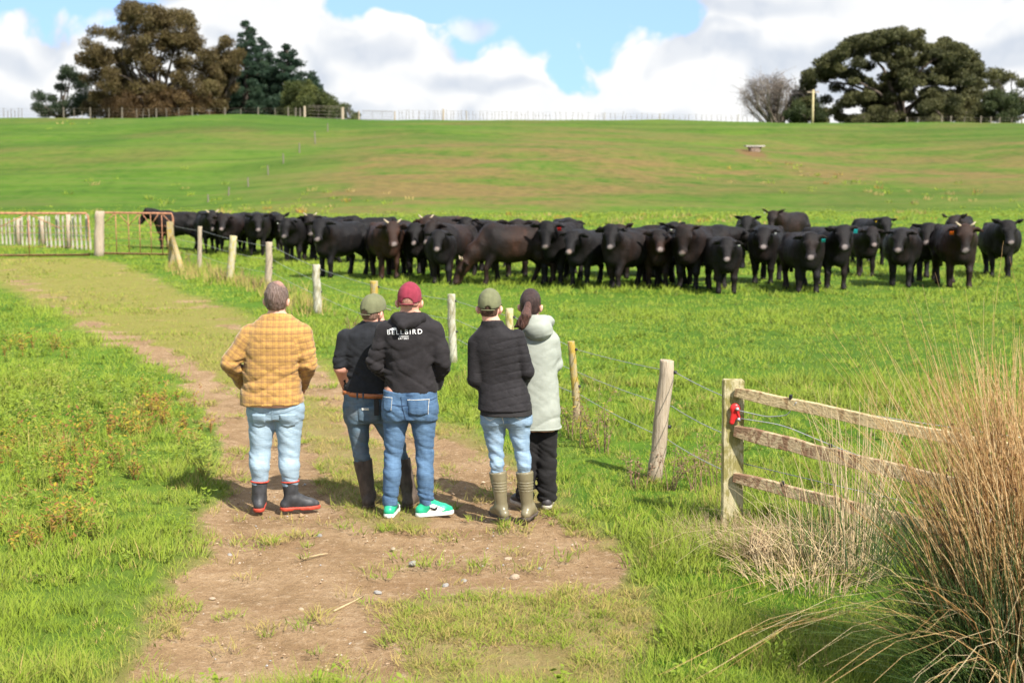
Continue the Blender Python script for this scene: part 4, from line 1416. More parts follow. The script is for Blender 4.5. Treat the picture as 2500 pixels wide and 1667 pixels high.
# --- man in the dark hooded sweatshirt ----------------------------------------------------------
def person_hoodie():
    fr = Frame(1003, 1260)
    cfg = dict(C=fr.P(1000, 734), yaw=0.10, hs=1.03,
        torso=[(762, 966, 1036, 0.0, 0.080, 2.0), (776, 950, 1054, 0.0, 0.11, 2.2), (795, 931, 1070, 0.005, 0.145, 2.4), (830, 926, 1074, 0.02, 0.17, 2.5),
               (880, 930, 1070, 0.04, 0.185, 2.5), (920, 933, 1070, 0.05, 0.195, 2.5), (945, 932, 1072, 0.045, 0.19, 2.5), (958, 934, 1070, 0.035, 0.182, 2.5)],
        hips=[(1022, 938, 1066, 0.0, 0.13, 2.4), (990, 934, 1070, 0.01, 0.155, 2.4), (950, 936, 1068, 0.02, 0.160, 2.4)],
        arms=[place_arm(fr, (942, 810, 0), (917, 886, -0.03), (954, 930, 0.19), (0.086, 0.076, 0.056), (0.4, 0.8, -0.2), (0.2, 0.2, 0.9)),
              place_arm(fr, (1058, 808, 0), (1080, 884, -0.03), (1068, 940, 0.10), (0.086, 0.076, 0.056), (-0.5, 0.75, -0.4), (-0.3, 0.2, 0.8))],
        legs=[place_leg(fr, (967, 1012, 0.0), (961, 1105, 0.02), (953, 1240, 0.0), (0.106, 0.074, 0.060), 0.12, 0.105),
              place_leg(fr, (1033, 1012, 0.0), (1036, 1105, 0.02), (1041, 1242, 0.0), (0.106, 0.072, 0.060), 1.22, 0.11)])
    p = make_body('person', fr, cfg, (0.60, 0.29, 0.20))
    tag(p, 'man in dark printed hoodie, maroon cap, blue jeans and green white sneakers', 'person', 'people watching the cattle')
    tip = fr.P(986, 793); nb = fr.P(1000, 762)
    def hood(F, fr):
        c = fr.P(1000, 768)
        pts = [np.array([c[0]+0.112*math.sin(a), -0.092*math.cos(a)+0.010, c[2]-0.010-0.022*(1-math.cos(a))]) for a in np.linspace(-2.5, 2.5, 15)]
        F.chain(pts, [0.034]*15, 0.015)
        T = np.array([tip[0], -0.178, tip[2]+0.012])
        for sx in (-1, 1):
            F.cone((c[0]+sx*0.092, -0.078, c[2]-0.020), T, 0.045, 0.022, 0.012)
            F.cone((c[0]+sx*0.048, -0.112, c[2]-0.030), T, 0.046, 0.026, 0.012)
        F.ell((c[0]-0.004, -0.120, c[2]-0.045), (0.085, 0.050, 0.055), None, 0.02)
        F.put(lambda X, Y, Z: np.hypot(X-(c[0]-0.012), (Y+0.205)*0.6)-0.007+0*Z, (c[0]-0.03, -0.26, T[2]-0.04), (c[0]+0.02, -0.14, c[2]-0.02), 0.004, 's')
        F.warp(lambda X, Y, Z: -0.010*(ridge(vnoise(X*10, Y*8, Z*16-np.abs(X-c[0])*14, seed=61))-0.5))
    mh = mat_cloth('charcoal_fleece', (0.018, 0.0155, 0.0165), 0.16, sheen=0.04)
    o, V, Q = make_top('hoodie', fr, cfg, mh, p, 21.0, folds=1.15)
    HF = Field((-0.25, -0.30, tip[2]-0.06), (0.25, 0.18, nb[2]+0.06), 0.006)
    hood(HF, fr); solid('hood', HF, mh, o, 2)
    # ribbed waistband
    BV = bvh(V, Q)
    P2 = lambda x, y: (fr.P(x, y)[0], fr.P(x, y)[2])
    # lettering on the back: printed, follows the cloth
    def text(s, width, cx, cz, name, rz=0.0, spacing=1.0, bold=0.0):
        cu = bpy.data.curves.new(name, 'FONT'); cu.body = s; cu.align_x = 'CENTER'; cu.align_y = 'CENTER'
        cu.space_character = spacing; cu.resolution_u = 3; cu.offset = bold
        ob = bpy.data.objects.new('print_source', cu); COL.objects.link(ob)
        dg = bpy.context.evaluated_depsgraph_get()
        me = bpy.data.meshes.new_from_object(ob.evaluated_get(dg))
        COL.objects.unlink(ob); bpy.data.objects.remove(ob)
        bm = bmesh.new(); bm.from_mesh(me)
        bmesh.ops.triangulate(bm, faces=bm.faces)
        xs = [v.co.x for v in bm.verts]; sc = width/(max(xs)-min(xs))
        mid = (max(xs)+min(xs))/2
        pts = []
        for v in bm.verts:
            x, z = (v.co.x-mid)*sc, v.co.y*sc
            pts.append((cx+x*math.cos(rz)-z*math.sin(rz), 0, cz+x*math.sin(rz)+z*math.cos(rz)))
        S = project(BV, pts, 0.0045)
        for v, q in zip(bm.verts, S): v.co = q
        bm.to_mesh(me); bm.free()
        return obj(name, me, M_PRINT, o)
    a, b = P2(949, 808), P2(1033, 804)
    text('BELLBIRD', b[0]-a[0], (a[0]+b[0])/2, (a[1]+b[1])/2, 'printed_lettering', 0.03, 1.30, 0.0)
    c = P2(989, 821); text('EATERY', 0.080, c[0], c[1], 'printed_lettering', 0.0, 1.3, 0.014)
    l0, l1 = P2(978, 816), P2(1001, 815.5)
    ribbon('printed_line', BV, [l0, l1], 0.004, M_PRINT, o, off=0.0045)
    # small bird sitting on the word
    bird = [(953, 800.5), (960, 797.5), (966, 795.5), (970, 795.8), (972, 798), (970, 801), (966, 802.4), (961, 801.5)]
    S = project(BV, [(P2(*q)[0], 0, P2(*q)[1]) for q in bird], 0.005)
    obj('printed_bird', mesh_np('printed_bird', np.array(S), np.array([list(range(8))]), False), M_PRINT, o)
    mj = mat_denim('mid_blue_denim', (0.018, 0.042, 0.090), (0.125, 0.215, 0.335))
    j, V, Q = make_trousers('jeans', fr, cfg, mj, p, 24, crease=0.8)
    BV = bvh(V, Q)
    for (x0, x1, y0, y1) in ((936, 962, 963, 994), (998, 1049, 967, 1003)):
        pk_ = patch('back_pocket', BV, [P2(x0, y0), P2(x1, y0), P2(x1-2, y1), P2(x0+4, y1)], mj, p, point=0.018, off=0.005)
        ribbon('stitching', BV, [P2(x0, y0+1.5), P2(x1, y0+1.5)], 0.0045, M_STITCH, p, off=0.010)
        ribbon('stitching', BV, [P2(x1-0.5, y0+1), P2(x1-2.5, y1)], 0.0028, M_STITCH, p, off=0.010)
    for leg in cfg['legs']:
        pass
    MSeam = mat_plain('denim_seam', (0.020, 0.038, 0.075), 0.9)
    for ln in ([(982, 962), (985, 985), (992, 1012), (997, 1030)], [(937, 972), (955, 980), (982, 984), (1010, 980), (1066, 968)]):
        ribbon('seam', BV, [P2(*q) for q in ln], 0.006, MSeam, p, off=0.0025)
    # high-top sneakers
    MW = mat_plain('white_leather', (0.72, 0.72, 0.68), 0.45, 0.06, 40, 0.1, 90)
    MG = mat_plain('green_leather', (0.02, 0.36, 0.19), 0.38, 0.12, 40, 0.1, 90, 0.45)
    MK = mat_plain('black_leather', (0.012, 0.012, 0.013), 0.4)
    for i, leg in enumerate(cfg['legs']):
        F, T, heel, ball, f, s = foot_field(leg, 0.150, (0.050, 0.046), 0.012, 0.275, 1.0, 0.050)
        sh, V, Q = solid('shoe', F, MG, p, 1)
        G = sole_field(heel, f, s, 0.275, 0.036, 1.0, 0.005, heelgap=False)
        solid('sole', G, MW, sh, 0)
        B2 = bvh(V, Q)
        side = s if s[1] < -0.3 else -s if s[1] > 0.3 else s
        if abs(s[1]) < 0.3: side = s
        def onshoe(u, z): return heel+f*u+np.array([0, 0, z-heel[2]])
        def spatch(name, outline, mat, off):
            S = project(B2, [tuple(onshoe(u, z)) for u, z in outline], off, tuple(-side), 0.3)
            if S is None: return
            cen = np.mean(S, axis=0)
            n = len(S)
            obj(name, mesh_np(name, np.array(list(S)+[cen]), np.array([(q, (q+1) % n, n) for q in range(n)]), False), mat, sh)
        # white quarter and toe panels, black curved flash
        dens = lambda L: [np.array(L[k])*(1-t_)+np.array(L[(k+1) % len(L)])*t_ for k in range(len(L)) for t_ in (0, 0.33, 0.66)]
        spatch('side_panel', dens([(0.035, 0.040), (0.150, 0.038), (0.185, 0.055), (0.130, 0.082), (0.085, 0.105), (0.055, 0.100), (0.060, 0.070)]), MW, 0.004)
        spatch('side_flash', dens([(0.052, 0.088), (0.072, 0.066), (0.092, 0.054), (0.112, 0.056), (0.128, 0.088), (0.112, 0.070), (0.092, 0.069)]), MK, 0.0075)
        lc = MB()
        for q in range(3):
            c0 = ball-f*(0.02+0.026*q)+np.array([0, 0, 0.045+0.018*q-0.004*q*q])
            lc.tube([c0-s*0.028, c0+np.array([0, 0, 0.006]), c0+s*0.028], 0.005, 5)
        lc.build('laces', MG, sh, smooth=True)
    hair_cap('hair', p, cfg['C'], 0.10, mat_hair('shaved_hair', (0.30, 0.15, 0.10), (0.40, 0.20, 0.14), (0.45, 0.25, 0.18)), 0.002, -0.035, 1.03, rough=0.001)
    make_cap(p, cfg['C'], 0.10, M_CAPRED, 1.03, tilt=0.10, gap=0.042)
    return p

# --- woman in the black quilted jacket ---------------------------------------------------------
def person_jacket():
    fr = Frame(1250, 1268)
    cfg = dict(C=fr.P(1195, 748), yaw=0.12, hs=0.95,
        torso=[(783, 1180, 1224, -0.005, 0.066, 2.0), (800, 1168, 1240, 0.0, 0.088, 2.2), (818, 1152, 1268, 0.005, 0.110, 2.4), (850, 1152, 1272, 0.01, 0.128, 2.5),
               (890, 1160, 1276, 0.02, 0.13, 2.5), (930, 1166, 1284, 0.025, 0.135, 2.5), (965, 1167, 1294, 0.005, 0.152, 2.5), (998, 1166, 1300, -0.015, 0.165, 2.5)],
        hips=[(1030, 1176, 1297, 0.0, 0.12, 2.4), (1010, 1174, 1298, 0.0, 0.135, 2.4), (1000, 1176, 1294, 0.0, 0.135, 2.4)],
        arms=[place_arm(fr, (1163, 838, 0), (1160, 926, -0.02), (1186, 950, 0.20), (0.068, 0.060, 0.046), (0.8, 0.5, 0.0), (0.0, 0.2, 0.9)),
              place_arm(fr, (1262, 824, 0), (1287, 908, -0.02), (1275, 938, 0.18), (0.066, 0.056, 0.046), (-0.8, 0.5, 0.0), (0.0, 0.2, 0.9))],
        legs=[place_leg(fr, (1206, 1035, 0.0), (1211, 1112, 0.01), (1225, 1255, 0.0), (0.094, 0.060, 0.050), -0.46, 0.32),
              place_leg(fr, (1266, 1035, 0.0), (1277, 1112, 0.01), (1288, 1255, 0.0), (0.094, 0.060, 0.050), 0.32, 0.32)])
    p = make_body('person', fr, cfg, (0.66, 0.36, 0.27))
    tag(p, 'woman in black quilted jacket, olive cap, light jeans and olive gumboots', 'person', 'people watching the cattle')
    lean = 0.12
    def extra(F, fr):
        c = fr.P(1202, 792)
        pts = [np.array([c[0]+0.070*math.sin(a), -0.066*math.cos(a), c[2]+0.002-0.014*(1-math.cos(a))]) for a in np.linspace(-2.4, 2.4, 13)]
        F.chain(pts, [0.020]*13, 0.010)
        F.chain([q+np.array([0, 0, 0.022]) for q in pts], [0.016]*13, 0.010)
        # quilting: stitched channels across the back panel
        zt = fr.P(1210, 826)[2]
        def quilt(X, Y, Z):
            cxx = 0.0
            q = (Z-zt-0.16*X+0.10*X*X*6)/0.062
            fq = np.abs(q-np.round(q))*0.062
            back = np.clip((0.17-np.abs(X-0.0))/0.03, 0, 1)*(Z < zt+0.03)
            return 0.0040*np.exp(-(fq/0.006)**2)*back
        F.warp(quilt)
    mq = mat_quilt()
    make_top('jacket', fr, cfg, mq, p, 31.0, extra=extra, folds=0.15, voxel=0.007)
    # dark shirt tail below the jacket
    k = fr.keys([(1010, 1172, 1300, -0.012, 0.156, 2.5), (980, 1174, 1297, -0.005, 0.150, 2.5)])
    F = Field((-0.3, -0.25, k[0][0]-0.02), (0.3, 0.25, k[-1][0]+0.02), 0.007)
    F.loft(k, k=0.0)
    solid('undershirt', F, M_BLACKSTITCH, p, 1)
    mj = mat_denim('light_blue_denim', (0.065, 0.125, 0.21), (0.32, 0.43, 0.53))
    j, V, Q = make_trousers('jeans', fr, cfg, mj, p, 34, crease=0.8)
    BV = bvh(V, Q)
    P2 = lambda x, y: (fr.P(x, y)[0], fr.P(x, y)[2])
    ribbon('stitching', BV, [P2(1226, 1009), P2(1230, 1026)], 0.004, M_STITCH, p, off=0.006)
    for (x0, x1, y0, y1) in ((1180, 1216, 1008, 1019), (1250, 1288, 1006, 1017)):
        ribbon('stitching', BV, [P2(x0, y0), P2((x0+x1)/2, y1), P2(x1, y0)], 0.003, M_STITCH, p, off=0.006)
    gumboots(p, cfg, 0.378, (0.076, 0.043), M_OLIVEBOOT, M_DARKSOLE, None, rings=1, L=0.250, wide=0.86)
    hair_cap('hair', p, cfg['C'], 0.12, mat_hair('brown_hair', (0.035, 0.018, 0.012), (0.075, 0.038, 0.024), (0.14, 0.075, 0.05)), 0.000, -0.070, 0.95, rough=0.002)
    make_cap(p, cfg['C'], 0.12, M_CAPGREEN, 0.98, tilt=0.16, gap=0.022)
    return p

# --- woman in the pale green coat ------------------------------------------------------------------
def person_coat():
    fr = Frame(1308, 1239)
    cfg = dict(C=fr.P(1296, 744), yaw=0.30, hs=0.95,
        torso=[(790, 1276, 1330, 0.0, 0.075, 2.0), (805, 1264, 1352, 0.0, 0.10, 2.2), (825, 1256, 1362, 0.01, 0.125, 2.4), (860, 1256, 1364, 0.02, 0.145, 2.5),
               (900, 1258, 1362, 0.03, 0.155, 2.5), (950, 1258, 1364, 0.03, 0.16, 2.5), (1000, 1256, 1368, 0.02, 0.165, 2.5), (1044, 1255, 1369, 0.015, 0.168, 2.6)],
        hips=[(1045, 1272, 1360, 0.0, 0.11, 2.4), (1000, 1268, 1358, 0.0, 0.125, 2.4), (960, 1268, 1356, 0.01, 0.125, 2.4)],
        arms=[place_arm(fr, (1270, 832, 0), (1254, 900, 0.04), (1285, 918, 0.24), (0.070, 0.062, 0.050), (0.8, 0.5, 0.1), (0.0, 0.2, 0.9)),
              place_arm(fr, (1346, 832, 0), (1356, 890, 0.05), (1325, 915, 0.24), (0.070, 0.062, 0.050), (-0.8, 0.5, 0.1), (0.0, 0.2, 0.9))],
        legs=[place_leg(fr, (1292, 1055, 0.0), (1289, 1125, 0.01), (1281, 1226, 0.03), (0.095, 0.080, 0.074), -0.55, 0.070),
              place_leg(fr, (1334, 1055, 0.0), (1334, 1125, 0.01), (1336, 1226, 0.0), (0.095, 0.083, 0.080), 0.10, 0.070)])
    p = make_body('person', fr, cfg, (0.60, 0.33, 0.24))
    tag(p, 'dark haired woman with ponytail in long pale green coat and black trousers', 'person', 'people watching the cattle')
    def hood(F, fr):
        c = fr.P(1312, 785)
        F.ell((c[0]+0.004, -0.098, c[2]-0.052), (0.118, 0.080, 0.092), (0.35, 0, 0), 0.018)
        pts = [np.array([c[0]-0.004+0.098*math.sin(a), -0.090*math.cos(a)+0.005, c[2]+0.018-0.020*(1-math.cos(a))]) for a in np.linspace(-2.5, 2.5, 15)]
        F.chain(pts, [0.032]*15, 0.03)
        F.warp(lambda X, Y, Z: -0.011*(ridge(vnoise(X*7, Y*7, (Z-0.25*X)*24, seed=51))-0.5))
    mc = mat_cloth('pale_sage_shell', (0.285, 0.30, 0.255), 0.05, rough=0.6, sheen=0.03, bmp=0.10)
    o, V, Q = make_top('coat', fr, cfg, mc, p, 41.0, folds=0.45)
    cc = fr.P(1312, 785); HF = Field((cc[0]-0.2, -0.30, cc[2]-0.20), (cc[0]+0.2, 0.18, cc[2]+0.09), 0.006)
    hood(HF, fr); solid('hood', HF, mc, o, 2)
    hb = MB()
    k = fr.keys(cfg['torso'])[0]
    pts = [np.array([k[1]+(k[3]+0.001)*np.sign(math.sin(u))*abs(math.sin(u))**(2/2.6), k[2]-(k[4]+0.001)*np.sign(math.cos(u))*abs(math.cos(u))**(2/2.6), k[0]+0.008]) for u in np.linspace(0, 2*np.pi, 61)]
    hb.tube(pts, 0.008, 6, cap=False)
    hb.build('hem', mc, p, smooth=True)
    mt = mat_cloth('black_trouser_cloth', (0.012, 0.011, 0.011), 0.15, sheen=0.03)
    make_trousers('trousers', fr, cfg, mt, p, 44, crease=0.9, butt=False)
    MS = mat_plain('dark_grey_shoe', (0.045, 0.040, 0.042), 0.5, 0.2, 40, 0.2, 90)
    MW = mat_plain('pale_grey_sole', (0.40, 0.36, 0.31), 0.7, 0.15, 40, 0.2, 90)
    for leg in cfg['legs']:
        F, T, heel, ball, f, s = foot_field(leg, 0.105, (0.044, 0.042), 0.01, 0.25, 0.95, 0.045)
        sh, V, Q = solid('shoe', F, MS, p, 1)
        G = sole_field(heel, f, s, 0.25, 0.034, 0.95, 0.005, heelgap=False)
        solid('sole', G, MW, sh, 0)
    mh = mat_hair('dark_brown_hair', (0.014, 0.008, 0.008), (0.030, 0.016, 0.014), (0.085, 0.040, 0.032), sc=170, stretch=(1, 1, 0.10))
    hair, V, Q = hair_cap('hair', p, cfg['C'], 0.30, mh, 0.010, -0.070, 0.95, front=0.05, rough=0.002)
    tie = fr.P(1289, 740, 0)
    C = cfg['C']
    T0 = np.array([tie[0], C[1]-0.105, tie[2]])
    def pt(px, py, y): return fr.P(px, py, y)
    F = Field((-0.35, -0.35, C[2]-0.30), (0.25, 0.05, C[2]+0.06), 0.005)
    ends = [((1283, 768, -0.20), (1267, 792, -0.185), (1257, 798, -0.175)), ((1285, 770, -0.205), (1276, 796, -0.205), (1266, 804, -0.200)), ((1287, 768, -0.20), (1283, 788, -0.20), (1277, 803, -0.195)),
            ((1284, 766, -0.19), (1270, 784, -0.19), (1262, 797, -0.185)), ((1286, 770, -0.21), (1279, 790, -0.21), (1272, 806, -0.205))]
    for e in ends:
        P_ = [T0]+[pt(*q) for q in e]
        F.chain(P_, [0.020, 0.030, 0.022, 0.006], 0.010)
    F.warp(lambda X, Y, Z: -0.007*(ridge(vnoise(X*80+Z*38, Y*60, Z*6, seed=9))-0.5))
    solid('ponytail', F, mat_hair('red_brown_ponytail', (0.030, 0.014, 0.011), (0.075, 0.034, 0.025), (0.17, 0.080, 0.055), sc=170, stretch=(1, 1, 0.14)), hair, 1, {'bare': lambda V: np.zeros(len(V))})
    tb = MB(); tb.tube([T0+np.array([0.028*math.cos(u), 0.0, 0.024*math.sin(u)]) for u in np.linspace(0, 6.283, 17)], 0.007, 6, cap=False)
    tb.build('hair_tie', M_BLACKSTITCH, hair, smooth=True)
    return p

PEOPLE = [person_plaid(), person_polo(), person_hoodie(), person_jacket(), person_coat()]
# ------------------------------------------------------------------ cattle
def mat_coat():
    m, t, b = material('cattle_coat')
    tc = t.n('ShaderNodeTexCoord').outputs['Object']
    c = t.attr('hide', 'Vector')
    n = t.noise(t.vmath('MULTIPLY', tc, (1, 1, 0.4)), 9, 4, 0.65)
    n2 = t.noise(t.vmath('MULTIPLY', tc, (1, 1, 0.35)), 55, 3, 0.7)
    c = t.mix(t.math('MULTIPLY', t.step(n, 0.42, 0.75), 0.45), c, t.mix(1.0, c, (2.4, 1.8, 1.5), 'MULTIPLY'))
    setb(t, b, col=c, rough=0.55, spec=0.19, normal=bump(t, n2, 0.6, 0.03))
    return m
M_COAT = mat_coat()
M_HORN = mat_plain('horn', (0.40, 0.32, 0.21), 0.5, 0.25, 30)
M_EYE = mat_plain('cattle_eye', (0.008, 0.006, 0.005), 0.12, 0.1, 30, spec=0.6)
TAGM = {k: mat_plain('ear_tag_'+k, c, 0.5, 0.08, 30) for k, c in dict(red=(0.62, 0.02, 0.02), orange=(0.85, 0.13, 0.01), blue=(0.02, 0.38, 0.42), green=(0.02, 0.30, 0.12), white=(0.7, 0.68, 0.62), yellow=(0.70, 0.42, 0.02)).items()}
EYE_ME = None

def cow(px, py, heading, face, size, brown, label, rng, ears=0.0, horns=0, tag_=None, side=1, head_up=0.0, graze=False, step=0.0, fat=1.0):
    """heading/face in degrees: 0 looks at the camera, +90 to the right of the picture"""
    global EYE_ME
    g = ground_at(px, py)
    rel = math.radians(max(-75, min(75, face-heading)))
    F = Field((-1.50, -0.62, 0.0), (1.12, 0.62, 1.72), 0.034 if py > 672 else 0.040)
    w = fat*rng.uniform(0.93, 1.10)
    ears = ears+rng.uniform(-0.12, 0.22)
    rel = rel+rng.normal(0, 0.12)
    step = step+rng.normal(0, 0.22)
    F.loft([(-1.24, 0, 1.04, 0.10, 0.10, 2.0), (-1.19, 0, 1.02, 0.19*w, 0.20, 2.2), (-1.0, 0, 0.965, 0.275*w, 0.31, 2.4), (-0.75, 0, 0.890, 0.325*w, 0.385, 2.3),
            (-0.42, 0, 0.865, 0.360*w, 0.405, 2.2), (-0.15, 0, 0.880, 0.340*w, 0.398, 2.2), (0.06, 0, 0.93, 0.265*w, 0.355, 2.2), (0.20, 0, 0.95, 0.20, 0.28, 2.2), (0.30, 0, 0.97, 0.12, 0.18, 2.0)], axis=0, k=0.05)
    # shoulders, brisket, hip bones
    for s in (-1, 1):
        F.ell((-0.05, s*0.19, 0.90), (0.21, 0.14, 0.32), (0, 0.2, 0), 0.08)
        F.ell((-1.02, s*0.16*w, 0.93), (0.21, 0.15, 0.28), None, 0.08)
        F.ell((-0.93, s*0.20*w, 1.20), (0.09, 0.06, 0.06), None, 0.08)
    F.ell((0.14, 0, 0.68), (0.17, 0.17, 0.19), None, 0.08)
    F.ell((-0.05, 0, 1.24), (0.22, 0.10, 0.07), None, 0.08)
    # legs
    st = step
    for i, s in enumerate((-1, 1)):
        d = st*(0.16 if i else -0.12)
        y = s*0.165
        F.chain([(0.02, y, 0.78), (0.00+d*0.4, y, 0.60), (0.03+d*0.9, y*0.98, 0.36), (0.01+d, y*0.96, 0.12), (0.04+d, y*0.98, 0.04)], [0.135, 0.098, 0.064, 0.048, 0.062], 0.04)
        d = -d
        y = s*0.185*w
        F.chain([(-0.98, y, 0.86), (-0.90+d*0.3, y, 0.66), (-1.16+d*0.7, y*0.95, 0.43), (-1.10+d, y*0.93, 0.13), (-1.06+d, y*0.95, 0.04)], [0.20, 0.142, 0.068, 0.050, 0.064], 0.045)
    F.cut((0, 0, -1), 0.0)
    # neck and head
    if graze:
        poll = np.array([0.66, 0.0, 0.50]); hd = np.array([0.38, 0.0, -0.92])
    else:
        hz = 1.23+head_up+rng.normal(0, 0.045)+0.05*math.cos(rel)
        poll = np.array([0.16+0.42*math.cos(rel), 0.46*math.sin(rel), hz])
        pit = 1.0+rng.normal(0, 0.12)
        hd = np.array([math.cos(rel)*math.cos(pit), math.sin(rel)*math.cos(pit), -math.sin(pit)])
    hd = hd/np.linalg.norm(hd)
    lat = np.cross((0, 0, 1), hd); lat /= np.linalg.norm(lat)       # to the animal's left
    up = np.cross(hd, lat)
    base = np.array([0.02, 0, 1.02])
    mid = base*0.45+(poll-up*0.06-hd*0.02)*0.55+np.array([0.06, 0, -0.02])
    F.chain([base, mid, poll-up*0.03+hd*0.03], [0.30, 0.195, 0.125], 0.07)
    F.chain([base+np.array([0.12, 0, -0.22]), mid-np.array([0, 0, 0.13]), poll+hd*0.16-up*0.10], [0.16, 0.10, 0.06], 0.07)   # dewlap
    HS = 1.18
    P = lambda a, l, u: poll+(hd*a+lat*l+up*u)*HS
    F.ell(P(0.06, 0, 0.01), (0.10, 0.10, 0.10), None, 0.03)
    F.cone(P(0.02, 0.045, 0.0), P(0.16, 0.05, -0.005), 0.093, 0.088, 0.03); F.cone(P(0.02, -0.045, 0.0), P(0.16, -0.05, -0.005), 0.093, 0.088, 0.03)
    F.cone(P(0.14, 0, 0.0), P(0.40, 0, -0.012), 0.113, 0.080, 0.04)
    F.cone(P(0.40, 0.028, -0.015), P(0.425, -0.028, -0.015), 0.074, 0.074, 0.03)
    F.cone(P(0.10, 0, -0.11), P(0.38, 0, -0.065), 0.062, 0.048, 0.04)
    for s in (-1, 1):
        F.ell(P(0.155, s*0.098, 0.035), (0.036, 0.036, 0.030), None, 0.03)
        e0 = P(0.005, s*0.10, -0.005); e2 = P(0.02, s*0.27, -0.06)+np.array([0, 0, ears*0.17])
        e1 = e0*0.45+e2*0.55
        n = hd*0.75+up*0.4; n /= np.linalg.norm(n)
        F.cone(e0, e1, 0.036, 0.068, 0.02, flat=(n, 2.0)); F.cone(e1, e2, 0.068, 0.036, 0.02, flat=(n, 2.0))
        F.ell(e1+n*0.045, (0.035, 0.035, 0.035), None, 0.02, op='s')
    # tail
    ty = rng.uniform(-0.04, 0.04)
    F.chain([(-1.20, 0, 1.18), (-1.29, ty*0.5, 1.02), (-1.30, ty, 0.62), (-1.28, ty*1.4, 0.40)], [0.045, 0.032, 0.026, 0.045], 0.03)
    sd0 = int(rng.integers(1, 999))
    F.warp(lambda X, Y, Z: 0.030*(vnoise(X*5, Y*5, Z*5, seed=sd0)-0.5)+0.022*(vnoise(X*13, Y*13, Z*8, seed=sd0+1)-0.5), band=0.08)
    V, Q = F.mesh()
    V = relax(V, Q, 1, 0.4)
    nose = P(0.455, 0, 0.0)
    blk = np.array([0.0058, 0.0050, 0.0051]); brn = np.array([0.031, 0.0145, 0.0085])
    nz = fbm(V[:, 0]*2.2+sd0, V[:, 1]*2.2, V[:, 2]*2.2, oct=3, seed=sd0)
    kb = np.clip(brown*(0.30+1.1*sstep(nz, 0.3, 0.7)) + 0.14*sstep(nz, 0.52, 0.75), 0, 1)[:, None]
    hide = blk*(1-kb)+brn*kb
    dn = np.linalg.norm((V-nose), axis=1)
    ua = (V-poll)@up; al = (V-poll)@hd
    mz = np.clip(1-np.linalg.norm(V-P(0.445, 0, 0.045), axis=1)/0.080, 0, 1)
    mz = sstep(mz, 0.10, 0.45)[:, None]*0.85
    hide = hide*(1-mz)+np.array([0.20, 0.165, 0.155])*mz
    lips = np.clip(1-np.linalg.norm(V-P(0.40, 0, -0.075), axis=1)/0.055, 0, 1)[:, None]*0.35
    hide = hide*(1-lips)+np.array([0.16, 0.13, 0.11])*lips
    name = 'cow'
    me = mesh_np(name, V, Q, True, {'hide': hide})
    o = obj(name, me, M_COAT)
    h = math.radians(heading)-math.atan2(g[0], g[1])
    o.location = (g[0], g[1], terrain1(g[0], g[1])-0.015)
    o.rotation_euler = (0, 0, math.atan2(-math.cos(h), math.sin(h)))
    o.scale = (size*0.95, size*1.05, size*0.965)
    tag(o, label, 'cow', 'black cattle standing in the field')
    # eyes
    if EYE_ME is None:
        EYE_ME = MB().tube([(0, 0, -0.016), (0, 0, -0.009), (0, 0, 0.0), (0, 0, 0.009), (0, 0, 0.016)], [0.004, 0.013, 0.017, 0.013, 0.004], 8).mesh('eye', True)
    for s in (-1, 1):
        obj('eye', EYE_ME, M_EYE, o, loc=P(0.158, s*0.122, 0.050))
    if horns:
        for s in (-1, 1):
            hb = MB()
            a, b_, c_ = P(-0.01, s*0.075, 0.05), P(-0.04, s*0.115, 0.065), P(-0.05, s*0.15, 0.08)+np.array([0, 0, 0.030])
            hb.tube([a, b_, c_], [0.026, 0.020, 0.008], 8)
            hb.build('horn', M_HORN, o, smooth=True)
    if tag_:
        # a tag hangs in the ear: side +1 = the ear on the right of the picture for an animal that faces us
        s = side
        e0 = P(0.005, s*0.10, -0.005); e2 = P(0.02, s*0.27, -0.06)+np.array([0, 0, ears*0.17])
        c = e0*0.40+e2*0.60+hd*0.045+up*0.025
        n = hd*0.9+up*0.3; n /= np.linalg.norm(n)
        q = Vector(n).to_track_quat('Z', 'Y').to_matrix().to_4x4(); q.translation = Vector(c-np.array([0, 0, 0.035]))
        r_ = 0.022 if tag_ in ('white', 'yellow') else 0.044
        if tag_ in ('white', 'yellow'):
            tb = MB().tube([(0, 0, -0.004), (0, 0, 0.004)], r_, 10); me_ = tb.mesh('ear_tag'); me_.transform(q)
        else:
            tb = MB().box((-r_*0.85, -r_, -0.003), (r_*0.85, r_, 0.003)); me_ = tb.mesh('ear_tag'); me_.transform(q)
        obj('ear_tag', me_, TAGM[tag_], o)
    return o

